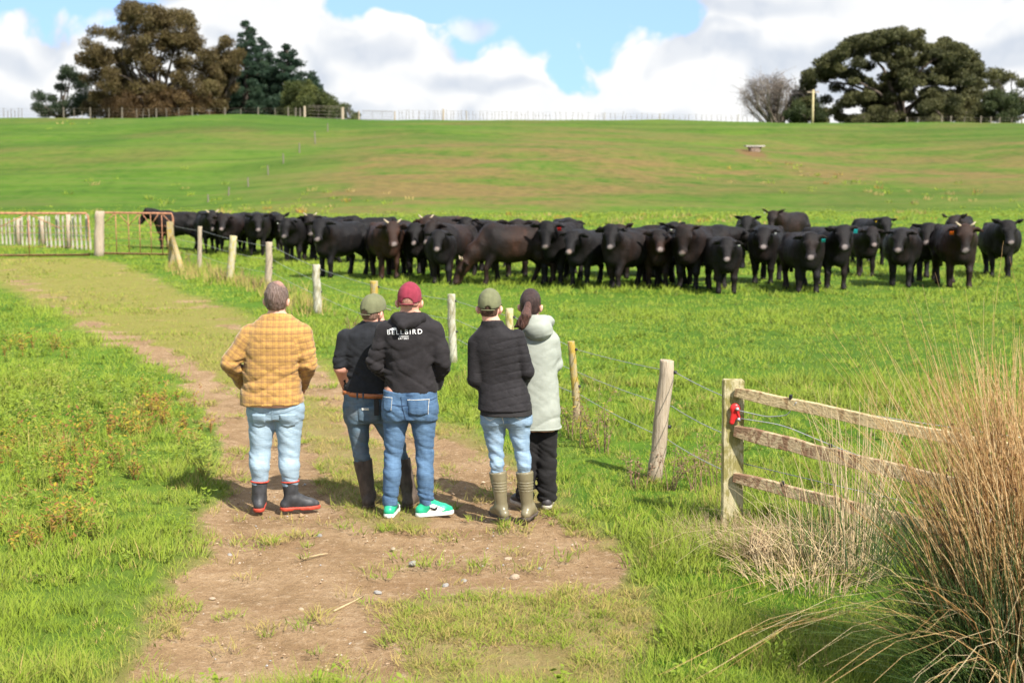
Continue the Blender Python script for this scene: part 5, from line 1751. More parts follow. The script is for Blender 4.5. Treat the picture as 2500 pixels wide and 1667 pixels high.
HERD = [
 # px, py, heading, face, size, brown, options, label
 (405, 609, -112, -95, 1.00, 0.05, dict(step=0.3), 'black cow facing left behind the right leaf of the rusty gate'),
 (517, 619, 8, 2, 1.06, 0.03, dict(horns=1), 'pale horned black cow, second from the left, above the second fence post'),
 (556, 622, -18, -2, 1.00, 0.15, dict(), 'black cow just right of the leftmost horned cow, head lower'),
 (598, 614, 10, 10, 0.98, 0.0, dict(), 'black cow almost hidden behind the third and fourth cows from the left'),
 (628, 625, -6, 4, 1.05, 0.05, dict(ears=0.6, step=0.3), 'broad black cow with one ear up, left of the first gap in the herd'),
 (674, 619, 6, 4, 1.02, 0.12, dict(ears=0.95), 'slim cow with both ears upright at the first gap in the herd'),
 (716, 643, -8, -4, 1.02, 0.02, dict(tag_='white', side=-1), 'black cow with small white tag in its left-hand ear beside the first gap'),
 (757, 638, -14, 10, 1.05, 0.08, dict(horns=1), 'horned black cow looking over the white tagged cow\'s shoulder'),
 (800, 677, -42, -8, 1.10, 0.0, dict(step=0.4), 'large black cow turned sideways above the pale fence post, face to us'),
 (836, 640, 35, 40, 1.02, 0.04, dict(), 'black cow with its back to the sideways cow, ears low, behind it'),
 (912, 640, 100, 110, 1.00, 0.0, dict(), 'black cow of which only the back shows left of the brown horned cow'),
 (950, 681, 10, 4, 1.10, 0.55, dict(horns=1, step=0.4), 'reddish brown horned cow with pale muzzle left of centre'),
 (985, 668, 4, 2, 1.06, 0.35, dict(), 'dark brown cow peering over the shoulder of the reddish horned one'),
 (1016, 677, 6, 2, 1.04, 0.05, dict(tag_='green', side=1), 'black cow with green tag in its right-hand ear'),
 (1078, 693, 2, 4, 0.98, 0.02, dict(step=0.3), 'small black cow standing foremost left of the grazing brown one'),
 (1084, 683, -32, -20, 1.06, 0.20, dict(), 'cow half hidden behind the small foremost black one'),
 (1052, 656, -48, -6, 1.12, 0.85, dict(horns=1), 'tall horned cow with bright red brown back behind the front row'),
 (1142, 660, -22, -6, 1.06, 0.03, dict(ears=0.35), 'black cow behind the grazing one\'s shoulders, ears half raised'),
 (1192, 664, -14, 4, 1.04, 0.06, dict(ears=0.85), 'black cow with upright ears behind the middle of the grazing one'),
 (1205, 694, -80, -80, 1.12, 0.42, dict(graze=True, horns=1, step=0.7), 'brown cow seen side on with head down grazing'),
 (1262, 678, -18, 2, 1.12, 0.15, dict(ears=0.35), 'cow with wide ears and pale muzzle above the grazing one\'s rump'),
 (1350, 694, -24, -8, 1.14, 0.0, dict(tag_='red', side=1), 'big black cow with bright red tag right of the grazing one'),
 (1385, 668, 4, 4, 1.10, 0.0, dict(), 'black cow of which the crown and ears show behind the red tagged one'),
 (1416, 701, -34, -24, 1.04, 0.0, dict(step=0.2), 'black cow looking left in the front row, second right of the grazing one'),
 (1504, 705, -40, -6, 1.06, 0.08, dict(ears=0.0, step=0.4), 'black cow with dusty flank in the middle of the right-hand front row'),
 (1512, 680, 2, 2, 1.02, 0.30, dict(ears=0.85), 'brownish cow with upright ears showing over the dusty flanked cow'),
 (1604, 702, 6, 2, 1.04, 0.30, dict(step=0.2), 'brown headed cow with folded ears in the right-hand front row'),
 (1590, 676, 95, 105, 1.00, 0.0, dict(), 'black cow of which a smooth back shows left of the brown headed one'),
 (1622, 678, 22, 20, 1.00, 0.02, dict(ears=0.4), 'black cow hidden behind the brown headed one, one ear showing'),
 (1680, 706, -12, -4, 1.13, 0.10, dict(ears=0.45, tag_='white', side=-1, step=0.3), 'tall cow with raised ears and pale muzzle in the right-hand front row'),
 (1752, 688, 125, 120, 1.06, 0.02, dict(tag_='red', side=1), 'black cow with faint red tag facing away behind the front row'),
 (1772, 717, 12, 2, 0.97, 0.06, dict(tag_='white', side=1, step=0.4), 'small black cow standing nearest to us with its head lowered'),
 (1828, 655, 4, -4, 1.05, 0.0, dict(ears=0.7), 'black cow high behind the herd, left of the tall one with pricked ears'),
 (1862, 694, -10, -4, 1.08, 0.05, dict(tag_='white', side=1), 'round black cow with white stud tag just left of the blue tagged ones'),
 (1900, 622, -36, -14, 1.06, 0.25, dict(ears=1.0, tag_='white', side=-1), 'cow with pricked ears standing highest behind the herd'),
 (1970, 715, 16, 4, 1.04, 0.10, dict(tag_='blue', side=1, step=0.3), 'black cow with large blue tag and low head'),
 (2038, 707, 28, 2, 1.10, 0.06, dict(tag_='blue', side=1, ears=0.35, step=0.2), 'alert long necked black cow with blue tag and raised head'),
 (2112, 675, 16, 12, 0.98, 0.12, dict(), 'brownish black cow right of the long necked one, head low'),
 (2140, 650, 24, 18, 1.05, 0.0, dict(ears=0.4, tag_='yellow', side=-1), 'black cow with yellow tag behind the low headed brownish one'),
 (2198, 700, -2, 2, 1.06, 0.03, dict(step=0.4), 'stocky black cow facing us squarely with wide ears, no tag'),
 (2262, 686, 10, 2, 1.06, 0.06, dict(ears=0.55, tag_='blue', side=1), 'black cow with a blue tag left of the orange tagged brown one'),
 (2340, 703, 16, 4, 1.14, 0.45, dict(horns=1, tag_='orange', side=-1, step=0.5), 'brown horned cow with bright orange tag'),
 (2334, 637, -8, -4, 1.05, 0.15, dict(ears=0.9), 'cow with upright ears high behind the orange tagged brown one'),
 (2440, 678, 4, 2, 1.10, 0.03, dict(horns=0, ears=0.55, fat=1.2, step=0.15), 'barrel bodied black cow standing alone at the right end'),
]
def build_herd():
    rng = np.random.default_rng(5)
    for (px, py, hd, fc, sz, br, op, lb) in HERD:
        cow(px, py, hd, fc, sz, br, lb, rng, **op)
build_herd()
# ------------------------------------------------------------------ fences and gates
def mat_wood(name, col, col2, lichen=None, amt=0.5, streak=(6, 6, 0.5), dark=None):
    m, t, b = material(name)
    tc = t.n('ShaderNodeTexCoord').outputs['Object']
    n = t.noise(t.vmath('MULTIPLY', tc, streak), 9, 6, 0.65)
    n2 = t.noise(tc, 5, 4, 0.6)
    n3 = t.noise(t.vmath('MULTIPLY', tc, (1, 1, 0.45)), 16, 5, 0.65)
    c = t.mix(t.step(n, 0.3, 0.7), col, col2)
    c = t.mix(t.math('MULTIPLY', t.step(n, 0.60, 0.72), 0.7), c, dark or tuple(q*0.35 for q in col))
    if lichen: c = t.mix(t.math('MULTIPLY', t.step(t.math('ADD', n3, t.math('MULTIPLY', n2, 0.4)), 0.80-0.25*amt, 0.95-0.25*amt), 0.85), c, lichen)
    setb(t, b, col=c, rough=0.9, spec=0.15, normal=bump(t, n, 0.7, 0.02))
    return m
W_GREY = mat_wood('weathered_grey_wood', (0.30, 0.235, 0.165), (0.42, 0.345, 0.255))
W_PALE = mat_wood('pale_sawn_wood', (0.42, 0.345, 0.185), (0.53, 0.45, 0.27), (0.26, 0.21, 0.05), 0.45)
W_LICH = mat_wood('lichened_wood', (0.36, 0.31, 0.20), (0.47, 0.42, 0.30), (0.38, 0.32, 0.08), 0.6)
W_WHITE = mat_wood('bleached_wood', (0.36, 0.33, 0.25), (0.48, 0.45, 0.36), (0.26, 0.23, 0.13), 0.55)
W_RAIL = mat_wood('worn_rail_wood', (0.42, 0.32, 0.17), (0.54, 0.42, 0.24), (0.22, 0.14, 0.07), 0.35, streak=(0.6, 6, 6))
W_RAIL2 = mat_wood('brown_rail_wood', (0.36, 0.26, 0.15), (0.48, 0.38, 0.235), (0.18, 0.095, 0.055), 0.6, streak=(0.6, 6, 6))
W_GATEPOST = mat_wood('green_stained_post', (0.40, 0.345, 0.20), (0.50, 0.44, 0.27), (0.20, 0.175, 0.045), 0.7)
W_YELLOW = mat_wood('yellow_lichen_post', (0.27, 0.215, 0.12), (0.38, 0.31, 0.18), (0.38, 0.25, 0.03), 0.55)
M_WIRE = mat_plain('galvanised_wire', (0.42, 0.43, 0.44), 0.45, 0.15, 60, metal=0.6)
M_INSUL = mat_plain('black_insulator', (0.02, 0.02, 0.022), 0.45)
M_REDPL = mat_plain('red_plastic', (0.55, 0.025, 0.025), 0.35, 0.12, 40)
M_RUST = mat_plain('rusty_pipe', (0.34, 0.155, 0.085), 0.75, 0.35, 14, 0.3, 60)
M_BATTEN = mat_wood('whitewashed_batten', (0.36, 0.325, 0.265), (0.48, 0.445, 0.375), (0.22, 0.17, 0.11), 0.6)
M_OLDGREY = mat_plain('old_grey_wood', (0.17, 0.145, 0.11), 0.9, 0.25, 12, 0.3, 60)

def post(parent, base_px, top_px, r, mat, rng, depth=None, square=False, name='post', sides=12):
    """round or sawn post from a spot on the ground up to the height seen in the photograph"""
    g = np.array(ground_at(*base_px))
    d = ray_dir(*top_px); k = g[1]/d[1]
    top = np.array([d[0]*k, g[1], CAM_H+d[2]*k])
    loc = g.copy()
    L = top-loc
    if square:
        o = MB()
        b0 = np.array([0, 0, -0.15])
        pts = []
        for tt in (0, 1):
            c = b0*(1-tt)+L*tt
            pts += [c+np.array(q) for q in ((-r, -r*0.62, 0), (r, -r*0.62, 0), (r, r*0.62, 0), (-r, r*0.62, 0))]
        o.add(pts, [(0, 3, 2, 1), (4, 5, 6, 7), (0, 1, 5, 4), (1, 2, 6, 5), (2, 3, 7, 6), (3, 0, 4, 7)])
        me = o.mesh(name)
        bm = bmesh.new(); bm.from_mesh(me); bmesh.ops.bevel(bm, geom=bm.edges[:], offset=0.006, segments=2, affect='EDGES'); bm.to_mesh(me); bm.free()
    else:
        o = MB()
        n = 9
        pts = [L*u*1.0 + np.array([rng.normal(0, r*0.05), rng.normal(0, r*0.05), 0]) for u in np.linspace(0, 1, n)]
        pts[0] = L*-0.12
        rad = np.full(n, r)*np.linspace(1.04, 0.95, n); rad[-1] *= 0.93
        pts.insert(-1, pts[-1]-L/np.linalg.norm(L)*0.012); rad = np.insert(rad, -1, rad[-2])
        o.tube(pts, rad, sides, rough=0.055, rng=rng)
        me = o.mesh(name, True)
        me.polygons.foreach_set('use_smooth', [len(p.vertices) == 4 for p in me.polygons])
    ob = obj(name, me, mat, parent, loc=loc-np.array(parent.location) if parent else loc)
    return ob, loc, top

def wire_mesh(P0, sag, r=0.0035):
    pts = []
    for a, b in zip(P0[:-1], P0[1:]):
        for i in range(8):
            u = i/8
            q = a*(1-u)+b*u; q = q-np.array([0, 0, sag*4*u*(1-u)])
            pts.append(q)
    pts.append(P0[-1])
    return MB().tube(pts, r, 5)

def build_paddock_fence():
    rng = np.random.default_rng(31)
    e = empty('wire_fence', ground_at(1243, 965))
    tag(e, 'post and wire fence of weathered lichened posts running from the track to the herd', 'fence')
    O = np.array(e.location)
    spec = [((420, 648), (415, 541), 0.085, W_YELLOW, True), ((487, 662), (488, 553), 0.060, W_GREY, False), ((561, 688), (570, 576), 0.090, W_LICH, False),
            ((655, 705), (657, 591), 0.080, W_GREY, False), ((776, 766), (772, 646), 0.075, W_WHITE, False), ((915, 832), (913, 686), 0.066, W_YELLOW, False),
            ((1107, 884), (1101, 718), 0.056, W_WHITE, False), ((1246, 965), (1243, 753), 0.050, W_PALE, False), ((1411, 1032), (1394, 833), 0.040, W_YELLOW, False),
            ((1598, 1172), (1630, 879), 0.066, W_GREY, False)]
    tops = []
    for (b, t_, r, m, sq) in spec:
        ob, lo, tp = post(e, b, t_, r, m, rng, square=sq, name='post')
        tops.append((lo, tp, r))
        # insulator on the field side
        for f in (0.90, 0.45):
            q = lo+(tp-lo)*f+np.array([r+0.012, -0.01, 0])
            MB().tube([q-lo-np.array([0.02, 0, 0]), q-lo+np.array([0.012, 0, 0])], 0.016, 8).build('insulator', M_INSUL, ob, smooth=True)
    # strut on the yellow strainer
    a = np.array(ground_at(446, 662)); tp = tops[0][1]; lo = tops[0][0]
    MB().tube([a-O+np.array([0, 0, -0.05]), lo+(tp-lo)*0.62-O+np.array([0.06, -0.05, 0])], [0.075, 0.07], 10, rough=0.05, rng=rng).build('strut', W_YELLOW, e, smooth=True)
    for f, sg in ((0.90, 0.02), (0.62, 0.03), (0.34, 0.03)):
        P = [lo+(tp-lo)*f+np.array([r+0.014, -0.01, 0])-O for lo, tp, r in tops]
        gp = np.array(ground_at(1787, 1280)); P.append(gp+np.array([0.0, 0.05, 1.02*f+0.04])-O)
        wire_mesh(P, sg*0.6, 0.0036).build('wire', M_WIRE, e, smooth=True)
    return e

def rail(parent, A, B, h, d, mat, rng, name='rail'):
    """sawn board from A to B, height h, thickness d, slightly bowed and chipped"""
    A, B = np.array(A), np.array(B)
    X = B-A; L = np.linalg.norm(X); X /= L
    Y = np.cross((0, 0, 1), X); Y /= np.linalg.norm(Y); Z = np.cross(X, Y)
    n = 15
    V = []
    for i in range(n):
        u = i/(n-1)
        c = X*L*u + Y*0.012*math.sin(u*5+1) + Z*(rng.normal(0, 0.003)-0.012*math.sin(u*3.14))
        hh = h*(1+rng.normal(0, 0.02))*(0.82 if i in (0,) else 1)
        V += [c+Y*d/2+Z*hh/2, c+Y*d/2-Z*hh/2, c-Y*d/2-Z*hh/2, c-Y*d/2+Z*hh/2]
    F = [(4*i+a, 4*i+(a+1) % 4, 4*i+4+(a+1) % 4, 4*i+4+a) for i in range(n-1) for a in range(4)] + [(3, 2, 1, 0), tuple(4*(n-1)+q for q in range(4))]
    me = mesh_np(name, np.array(V), np.array(F), False)
    bm = bmesh.new(); bm.from_mesh(me)
    bmesh.ops.recalc_face_normals(bm, faces=bm.faces)
    sharp = [ed for ed in bm.edges if ed.calc_face_angle(0) > 0.7]
    bmesh.ops.bevel(bm, geom=sharp, offset=0.004, segments=1, affect='EDGES'); bm.to_mesh(me); bm.free()
    return obj(name, me, mat, parent, loc=A-np.array(parent.location))

def build_rail_fence():
    rng = np.random.default_rng(8)
    g = ground_at(1787, 1280)
    e = empty('rail_fence', g)
    tag(e, 'timber fence bay of three worn rails behind the rush clump', 'fence')
    ob, lo, tp = post(e, (1787, 1280), (1790, 926), 0.078, W_GATEPOST, rng, square=True, name='post')
    far = np.array([3.55, 9.46, 0.0]); far[2] = terrain1(far[0], far[1])-0.21
    m = MB().box((-0.07, -0.05, -0.2), (0.07, 0.05, 1.10)); m.build('post', W_GATEPOST, e, loc=far-np.array(g))
    off = np.array([0.02, -0.075, 0])
    def P(z0, z1, dx0=-0.03):
        a = np.array([lo[0]+dx0, lo[1], lo[2]+z0])+off; b = np.array([far[0], far[1]-0.08, far[2]+z1])
        return a, b
    for z0, z1, h, mat in ((1.045, 1.02, 0.085, W_RAIL), (0.745, 0.69, 0.105, W_RAIL2), (0.385, 0.36, 0.088, W_RAIL2)):
        a, b = P(z0, z1)
        rail(e, a, b, h, 0.042, mat, rng)
    # red cut-out switch and its leads
    c = np.array([lo[0]-0.005, lo[1]-0.075, lo[2]+0.885])
    F = Field((-0.09, -0.05, -0.12), (0.09, 0.05, 0.08), 0.005)
    F.ell((0.0, 0, 0.03), (0.040, 0.020, 0.040), None, 0.01); F.cone((-0.005, 0, 0.0), (-0.022, 0, -0.075), 0.026, 0.020, 0.012, flat=((0, 1, 0), 1.6))
    F.cone((0.01, 0, 0.0), (0.030, 0, -0.055), 0.020, 0.016, 0.01, flat=((0, 1, 0), 1.6))
    sw, V, Q = solid('cut_out_switch', F, M_REDPL, e, 1)
    sw.location = c-np.array(g)
    sw['label'] = 'red plastic electric fence cut-out switch'
    for q in ((0.012, -0.024, 0.030), (0.026, -0.022, -0.050)):
        MB().tube([(q[0], q[1]-0.012, q[2]), (q[0], q[1]+0.01, q[2])], 0.014, 8).build('bolt', M_WIRE, sw, smooth=True)
    # slack leads running along the rails
    a0 = c+np.array([0.02, -0.03, 0.02])-np.array(g); X = (far-lo)/np.linalg.norm(far-lo)
    w1 = [a0, a0+X*0.18+np.array([0.05, 0, -0.015]), a0+X*0.36+np.array([0.03, 0, 0.03]), a0+X*0.46+np.array([0, 0, 0.15])]
    w2 = [a0+np.array([0.01, 0, -0.06]), a0+X*0.3+np.array([0.05, 0, -0.05]), a0+X*0.62+np.array([0.06, 0, -0.12]), a0+X*1.0+np.array([0.03, -0.02, -0.17]), a0+X*1.7+np.array([0, -0.02, -0.20])]
    for w in (w1, w2):
        w = np.array(w)
        tt = np.linspace(0, len(w)-1, 24)
        pts = np.stack([np.interp(tt, np.arange(len(w)), w[:, i]) for i in range(3)], 1)
        k = np.array([.25, .5, .25])
        for _ in range(3):
            pts[1:-1] = 0.25*pts[:-2]+0.5*pts[1:-1]+0.25*pts[2:]
        MB().tube(pts, 0.004, 5).build('lead_wire', M_WIRE, e, smooth=True)
    for f, z0, z1, h in ((0.20, 1.045, 1.02, 0.085), (0.34, 0.745, 0.69, 0.105), (0.18, 0.385, 0.36, 0.088)):
        A, B = P(z0, z1)
        q = A+(B-A)*f-np.array(g)+np.array([0, 0, h/2-0.016])
        MB().tube([(0, 0, 0), (0, -0.004, 0.034)], 0.013, 8).build('insulator', M_INSUL, e, loc=q)
    top = [np.array([lo[0], lo[1]+0.04, lo[2]+1.02])-np.array(g), np.array([far[0], far[1]+0.04, far[2]+1.10])-np.array(g)]
    wire_mesh(top, 0.01).build('wire', M_WIRE, e, smooth=True)
    low = [np.array([lo[0], lo[1]+0.04, lo[2]+0.49])-np.array(g), np.array([far[0], far[1]+0.04, far[2]+0.48])-np.array(g)]
    wire_mesh(low, 0.01).build('wire', M_WIRE, e, smooth=True)

def gate(name, pl, pr, label, braces, vert, rng):
    """tubular farm gate hung between two spots (bottom corners given as ground pixels), 1.25 m high"""
    a, b = np.array(ground_at(*pl)), np.array(ground_at(*pr))
    e = empty(name, a)
    tag(e, label, 'gate', 'rusty farm gates')
    B = b-a; H = np.array([0, 0, 1.22]); lift = np.array([0, 0, 0.08])
    fr = MB()
    r = 0.030
    corner = [lift, lift+B, lift+B+H-np.array([0, 0, 0.12]), lift+B*0.985+H, lift+B*0.015+H, lift+H-np.array([0, 0, 0.12]), lift]
    fr.tube(corner, r, 8)
    fr.build('frame', M_RUST, e, smooth=True)
    for u in vert:
        MB().tube([lift+B*u, lift+B*u+H], 0.013, 6).build('bar', M_RUST, e, smooth=True)
    for z in (0.25, 0.45, 0.65, 0.85):
        MB().tube([lift+np.array([0, 0, z]), lift+B+np.array([0, 0, z])], 0.0045, 5).build('wire', M_RUST, e, smooth=True)
    for (u0, z0, u1, z1) in braces:
        MB().tube([lift+B*u0+np.array([0, 0, z0]), lift+B*u1+np.array([0, 0, z1])], 0.013, 6).build('brace', M_RUST, e, smooth=True)
    return e

def build_gates():
    rng = np.random.default_rng(77)
    vs = [0.2, 0.4, 0.6, 0.8]
    gate('farm_gate', (-110, 631), (219, 629), 'left leaf of the rusty pipe gates, in front of the white battens',
         [(0.3, 0.75, 0.55, 1.22), (0.55, 1.22, 0.8, 0.75), (0.05, 0.75, 0.3, 1.22)], [0.55], rng)
    gate('farm_gate', (255, 625), (425, 628), 'right leaf of the rusty pipe gates, next to the thick post',
         [(0.02, 0.9, 0.18, 1.22), (0.22, 1.22, 0.37, 0.85), (0.37, 0.85, 0.52, 1.22), (0.56, 1.22, 0.68, 0.85), (0.68, 0.85, 0.8, 1.22), (0.84, 1.22, 0.97, 0.95)], [0.18, 0.36, 0.52, 0.68, 0.84], rng)
    e, lo, tp = post(None, (241, 625), (244, 516), 0.145, W_GREY, rng, name='gate_post', sides=16)
    tag(e, 'thick grey timber gate post between the two rusty gates', 'post')
    # batten fence behind the left leaf, running away from us
    g0, g1 = np.array(ground_at(-40, 596)), np.array(ground_at(222, 611))
    b = empty('batten_fence', g0)
    tag(b, 'old fence of whitewashed battens behind the left rusty gate', 'fence')
    xs = [4, 22, 40, 58, 74, 103, 120, 137, 155, 173, 190, 211, 228, 246, 268, 287, 329, 348, 368, -14, -32]
    n = 27
    for i in range(n):
        u = i/(n-1)
        q = g0+(g1-g0)*u; q[2] = terrain1(q[0], q[1])
        h = np.interp(u, [0, 0.45, 1], [0.82, 0.95, 1.18])*(1+rng.normal(0, 0.03))
        if i % 6 == 3:
            MB().tube([(0, 0, -0.1), (rng.normal(0, 0.02), 0, h*0.5), (rng.normal(0, 0.02), 0, h*1.03)], 0.075, 9, rough=0.05, rng=rng).build('post', W_GREY, b, smooth=True, loc=q-g0)
        else:
            M = Matrix.Rotation(rng.normal(0, 0.035), 4, 'Y')
            MB().box((-0.030, -0.015, -0.1), (0.030, 0.015, h), M).build('batten', M_BATTEN, b, loc=q-g0)
    for z in (0.4, 0.66):
        wire_mesh([g0-g0+np.array([0, -0.02, z]), g1-g0+np.array([0, -0.02, z+0.06])], 0.0, 0.006).build('wire', M_WIRE, b, smooth=True)

def ridge_fence(name, label, pts, posts_px, hp, hb, mats, rng, wires=(0.35, 0.7, 1.0), rp=0.09, rb=0.028, battens=()):
    """fence on the skyline: posts_px are picture columns; pts gives depth along the line"""
    px0, y0 = pts[0]
    def at(px):
        Y = np.interp(px, [p[0] for p in pts], [p[1] for p in pts])
        x = (px-1250)/FPX*Y*cp
        return np.array([x, Y, terrain1(x, Y)])
    e = empty(name, at(posts_px[0]))
    tag(e, label, 'fence')
    O = np.array(e.location)
    for px in posts_px:
        q = at(px); h = hp*(1+rng.normal(0, 0.05))
        MB().tube([(0, 0, -0.2), (rng.normal(0, 0.02), 0, h)], [rp, rp*0.92], 7).build('post', mats[0], e, loc=q-O)
    bm_ = MB().box((-rb, -rb*0.6, -0.1), (rb, rb*0.6, hb)).mesh('batten')
    for px in battens:
        q = at(px)
        o = obj('batten', bm_, mats[1], e, loc=q-O, rot=(0, rng.normal(0, 0.05), 0))
        o.scale = (1, 1, 1+rng.normal(0, 0.08))
    allp = sorted(list(posts_px)+list(battens))
    line = [at(px)-O for px in np.linspace(allp[0], allp[-1], max(4, len(allp)//3))]
    for z in wires:
        MB().tube([q+np.array([0, -0.03, z*hb]) for q in line], 0.007, 4).build('wire', M_OLDGREY, e)
    return e

def build_far_fences():
    rng = np.random.default_rng(404)
    ridge_fence('ridge_fence', 'fence of timber posts along the skyline below the left-hand trees',
                [(-40, 150), (760, 146)], [-20, 160, 225, 302, 385, 473, 553, 633, 706, 724, 735], 1.1, 0.95, (M_OLDGREY, M_OLDGREY), rng, rp=0.065,
                battens=[14, 24, 33, 42, 50, 58, 186, 205, 270, 338, 352, 368, 410, 440, 515, 590, 675])
    # pale pipe gate and the two skyline gateposts
    for i, (pl, pr, Y, h, lb) in enumerate(((754, 832, 145, 1.15, 'pale pipe gate on the skyline right of the left-hand trees'), (886, 960, 149, 0.85, 'low white topped gate on the skyline right of the pale pipe gate'))):
        x0, x1 = (pl-1250)/FPX*Y*cp, (pr-1250)/FPX*Y*cp
        a = np.array([x0, Y, terrain1(x0, Y)]); b = np.array([x1, Y, terrain1(x1, Y)])
        e = empty('ridge_gate', a); tag(e, lb, 'gate')
        B = b-a; H = np.array([0, 0, h]); lf = np.array([0, 0, 0.1])
        MB().tube([lf, lf+B, lf+B+H, lf+H, lf], 0.028, 6).build('frame', M_OLDGREY, e)
        for z in (0.3, 0.6, 0.85):
            MB().tube([lf+H*z, lf+B+H*z], 0.016, 5).build('bar', M_OLDGREY, e)
        for u in (0.33, 0.66):
            MB().tube([lf+B*u, lf+B*u+H], 0.016, 5).build('bar', M_OLDGREY, e)
    for px, Y, h, r, lb in ((746, 145, 1.2, 0.16, 'stout skyline gatepost left of the pale pipe gate'), (838, 145, 1.2, 0.2, 'stout orange brown gatepost right of the pale pipe gate'),
                            (878, 149, 0.95, 0.10, 'gatepost left of the low white topped gate'), (965, 149, 0.95, 0.10, 'gatepost right of the low white topped gate'), (1083, 146, 1.15, 0.12, 'lone thick post on the skyline near the centre')):
        x = (px-1250)/FPX*Y*cp
        o = MB().tube([(0, 0, -0.2), (0, 0, h)], [r*0.8, r*0.75], 9).build('gate_post', W_GREY, None, loc=(x, Y, terrain1(x, Y)))
        tag(o, lb, 'post')
    bt = list(range(975, 1340, 9))+list(range(1345, 1850, 13))
    bt = [int(b+rng.normal(0, 2)) for b in bt]
    ridge_fence('ridge_fence', 'long skyline fence of thin battens across the middle of the hilltop', [(970, 152), (1860, 160)], [1140, 1475, 1610, 1800], 1.25, 1.15, (M_BATTEN, M_OLDGREY), rng, rp=0.05, rb=0.022, battens=bt)
    ridge_fence('ridge_fence', 'dark post fence under the big domed tree on the right', [(2150, 160), (2520, 158)], [2210, 2295, 2317, 2390, 2415, 2436, 2490], 1.15, 1.0, (M_OLDGREY, M_OLDGREY), rng, rp=0.09, battens=[2240, 2350, 2465])
    # fence that climbs the slope on the left
    e = None
    hill = [(838, 314, 283), (800, 322, 302), (770, 352, 322), (731, 374, 351), (692, 399, 375), (655, 428, 404), (606, 456, 433), (558, 478, 457), (508, 494, 475)]
    e = empty('hill_fence', ground_at(770, 352)); tag(e, 'thin line of grey posts climbing the slope on the left', 'fence')
    O = np.array(e.location)
    pr = []
    for px, pb, pt in hill[1:]:
        g = ground_at(px, pb)
        if g is None: continue
        g = np.array(g)
        h = (pb-pt)/FPX*g[1]
        MB().tube([(0, 0, -0.1), (rng.normal(0, 0.03), 0, h)], 0.045, 7).build('post', M_OLDGREY, e, loc=g-O)
        pr.append(g-O+np.array([0, 0, h*0.85]))
    # concrete water trough on the slope
    g = np.array(ground_at(1842, 370))
    t_ = empty('water_trough', g, R(4)); tag(t_, 'pale concrete water trough on bare earth, high on the slope', 'trough')
    MC = mat_plain('pale_concrete', (0.34, 0.305, 0.27), 0.9, 0.2, 6, 0.3, 40)
    MB().box((-0.75, -0.4, 0.36), (0.75, 0.4, 0.47)).build('slab', MC, t_)
    F = Field((-0.7, -0.4, -0.1), (0.7, 0.4, 0.42), 0.03)
    F.loft([(-0.1, 0, 0, 0.42, 0.30, 3), (0.2, 0, 0, 0.5, 0.32, 3), (0.40, 0, 0, 0.62, 0.36, 3)], k=0)
    solid('basin', F, mat_plain('stained_concrete', (0.22, 0.16, 0.12), 0.9, 0.3, 6), t_, 1)

build_paddock_fence(); build_rail_fence(); build_gates(); build_far_fences()
# ------------------------------------------------------------------ rushes, dry grass, weeds by the fence, stones
def mat_stem(name, a, b_, c_, rough=0.5, trans=0.25):
    m, t, b = material(name)
    bl = t.attr('blade'); al = t.attr('along')
    c = t.ramp(bl, [(0.0, a), (0.5, b_), (1.0, c_)])
    N = t.n('ShaderNodeNewGeometry').outputs['Normal']
    nn = t.vmath('NORMALIZE', t.vmath('ADD', t.vmath('MULTIPLY', N, (0.7, 0.7, 0.7)), (0.0, 0.0, 0.55)))
    setb(t, b, col=c, rough=rough, spec=0.3, normal=nn)
    tr = t.n('ShaderNodeBsdfTranslucent'); t.l(c, tr.inputs[0])
    mx = t.n('ShaderNodeMixShader'); mx.inputs[0].default_value = trans
    t.l(b.outputs[0], mx.inputs[1]); t.l(tr.outputs[0], mx.inputs[2])
    out = [n for n in t.t.nodes if n.type == 'OUTPUT_MATERIAL'][0]
    t.l(mx.outputs[0], out.inputs[0])
    return m

def stems(n, rng, base, spread, h, bend, w, az=None, azs=1.2, seg=6, kink=0.0, droop=0.0):
    """arching stems as thin three-sided reeds; returns verts, quads, blade attr"""
    a0 = rng.uniform(0, 2*np.pi, n); rr = np.sqrt(rng.uniform(size=n))*spread
    x = base[0]+np.cos(a0)*rr; y = base[1]+np.sin(a0)*rr
    z = terrain(x, y)
    H = h[0]+(h[1]-h[0])*rng.uniform(size=n)
    d = rng.normal(az, azs, n) if az is not None else rng.normal(a0, 0.5)
    B = np.abs(rng.normal(bend[0], bend[1], n))
    u = np.linspace(0, 1, seg+1)
    out = (0.35*u[None]+0.65*u[None]**2)*B[:, None]*H[:, None]
    out = out+rng.normal(0, 0.012, (n, seg+1)).cumsum(1)*kink*H[:, None]
    zz = z[:, None]-0.02 + H[:, None]*(u[None] - 0.32*np.minimum(B, 1.3)[:, None]*u[None]**2 - droop*u[None]**4*B[:, None])
    side = rng.normal(0, 0.05, n)
    P = np.stack([x[:, None]+np.cos(d)[:, None]*out-np.sin(d)[:, None]*out*side[:, None], y[:, None]+np.sin(d)[:, None]*out+np.cos(d)[:, None]*out*side[:, None], zz], 2)
    W = (w*rng.uniform(0.6, 1.4, n))[:, None]*(1-0.75*u[None]**1.5)
    V = np.zeros((n, seg+1, 3, 3))
    for k in range(3):
        a = k*2.0944+rng.uniform(0, 1)
        V[:, :, k] = P+np.stack([W*np.cos(a), W*np.sin(a), 0*W], 2)
    o = (np.arange(n)*(seg+1)*3)[:, None]
    F = np.concatenate([o+np.array([[3*s+k, 3*s+(k+1) % 3, 3*s+3+(k+1) % 3, 3*s+3+k]]) for s in range(seg) for k in range(3)])
    bl = np.repeat(rng.uniform(size=n), (seg+1)*3)
    return V.reshape(-1, 3), F, bl, P

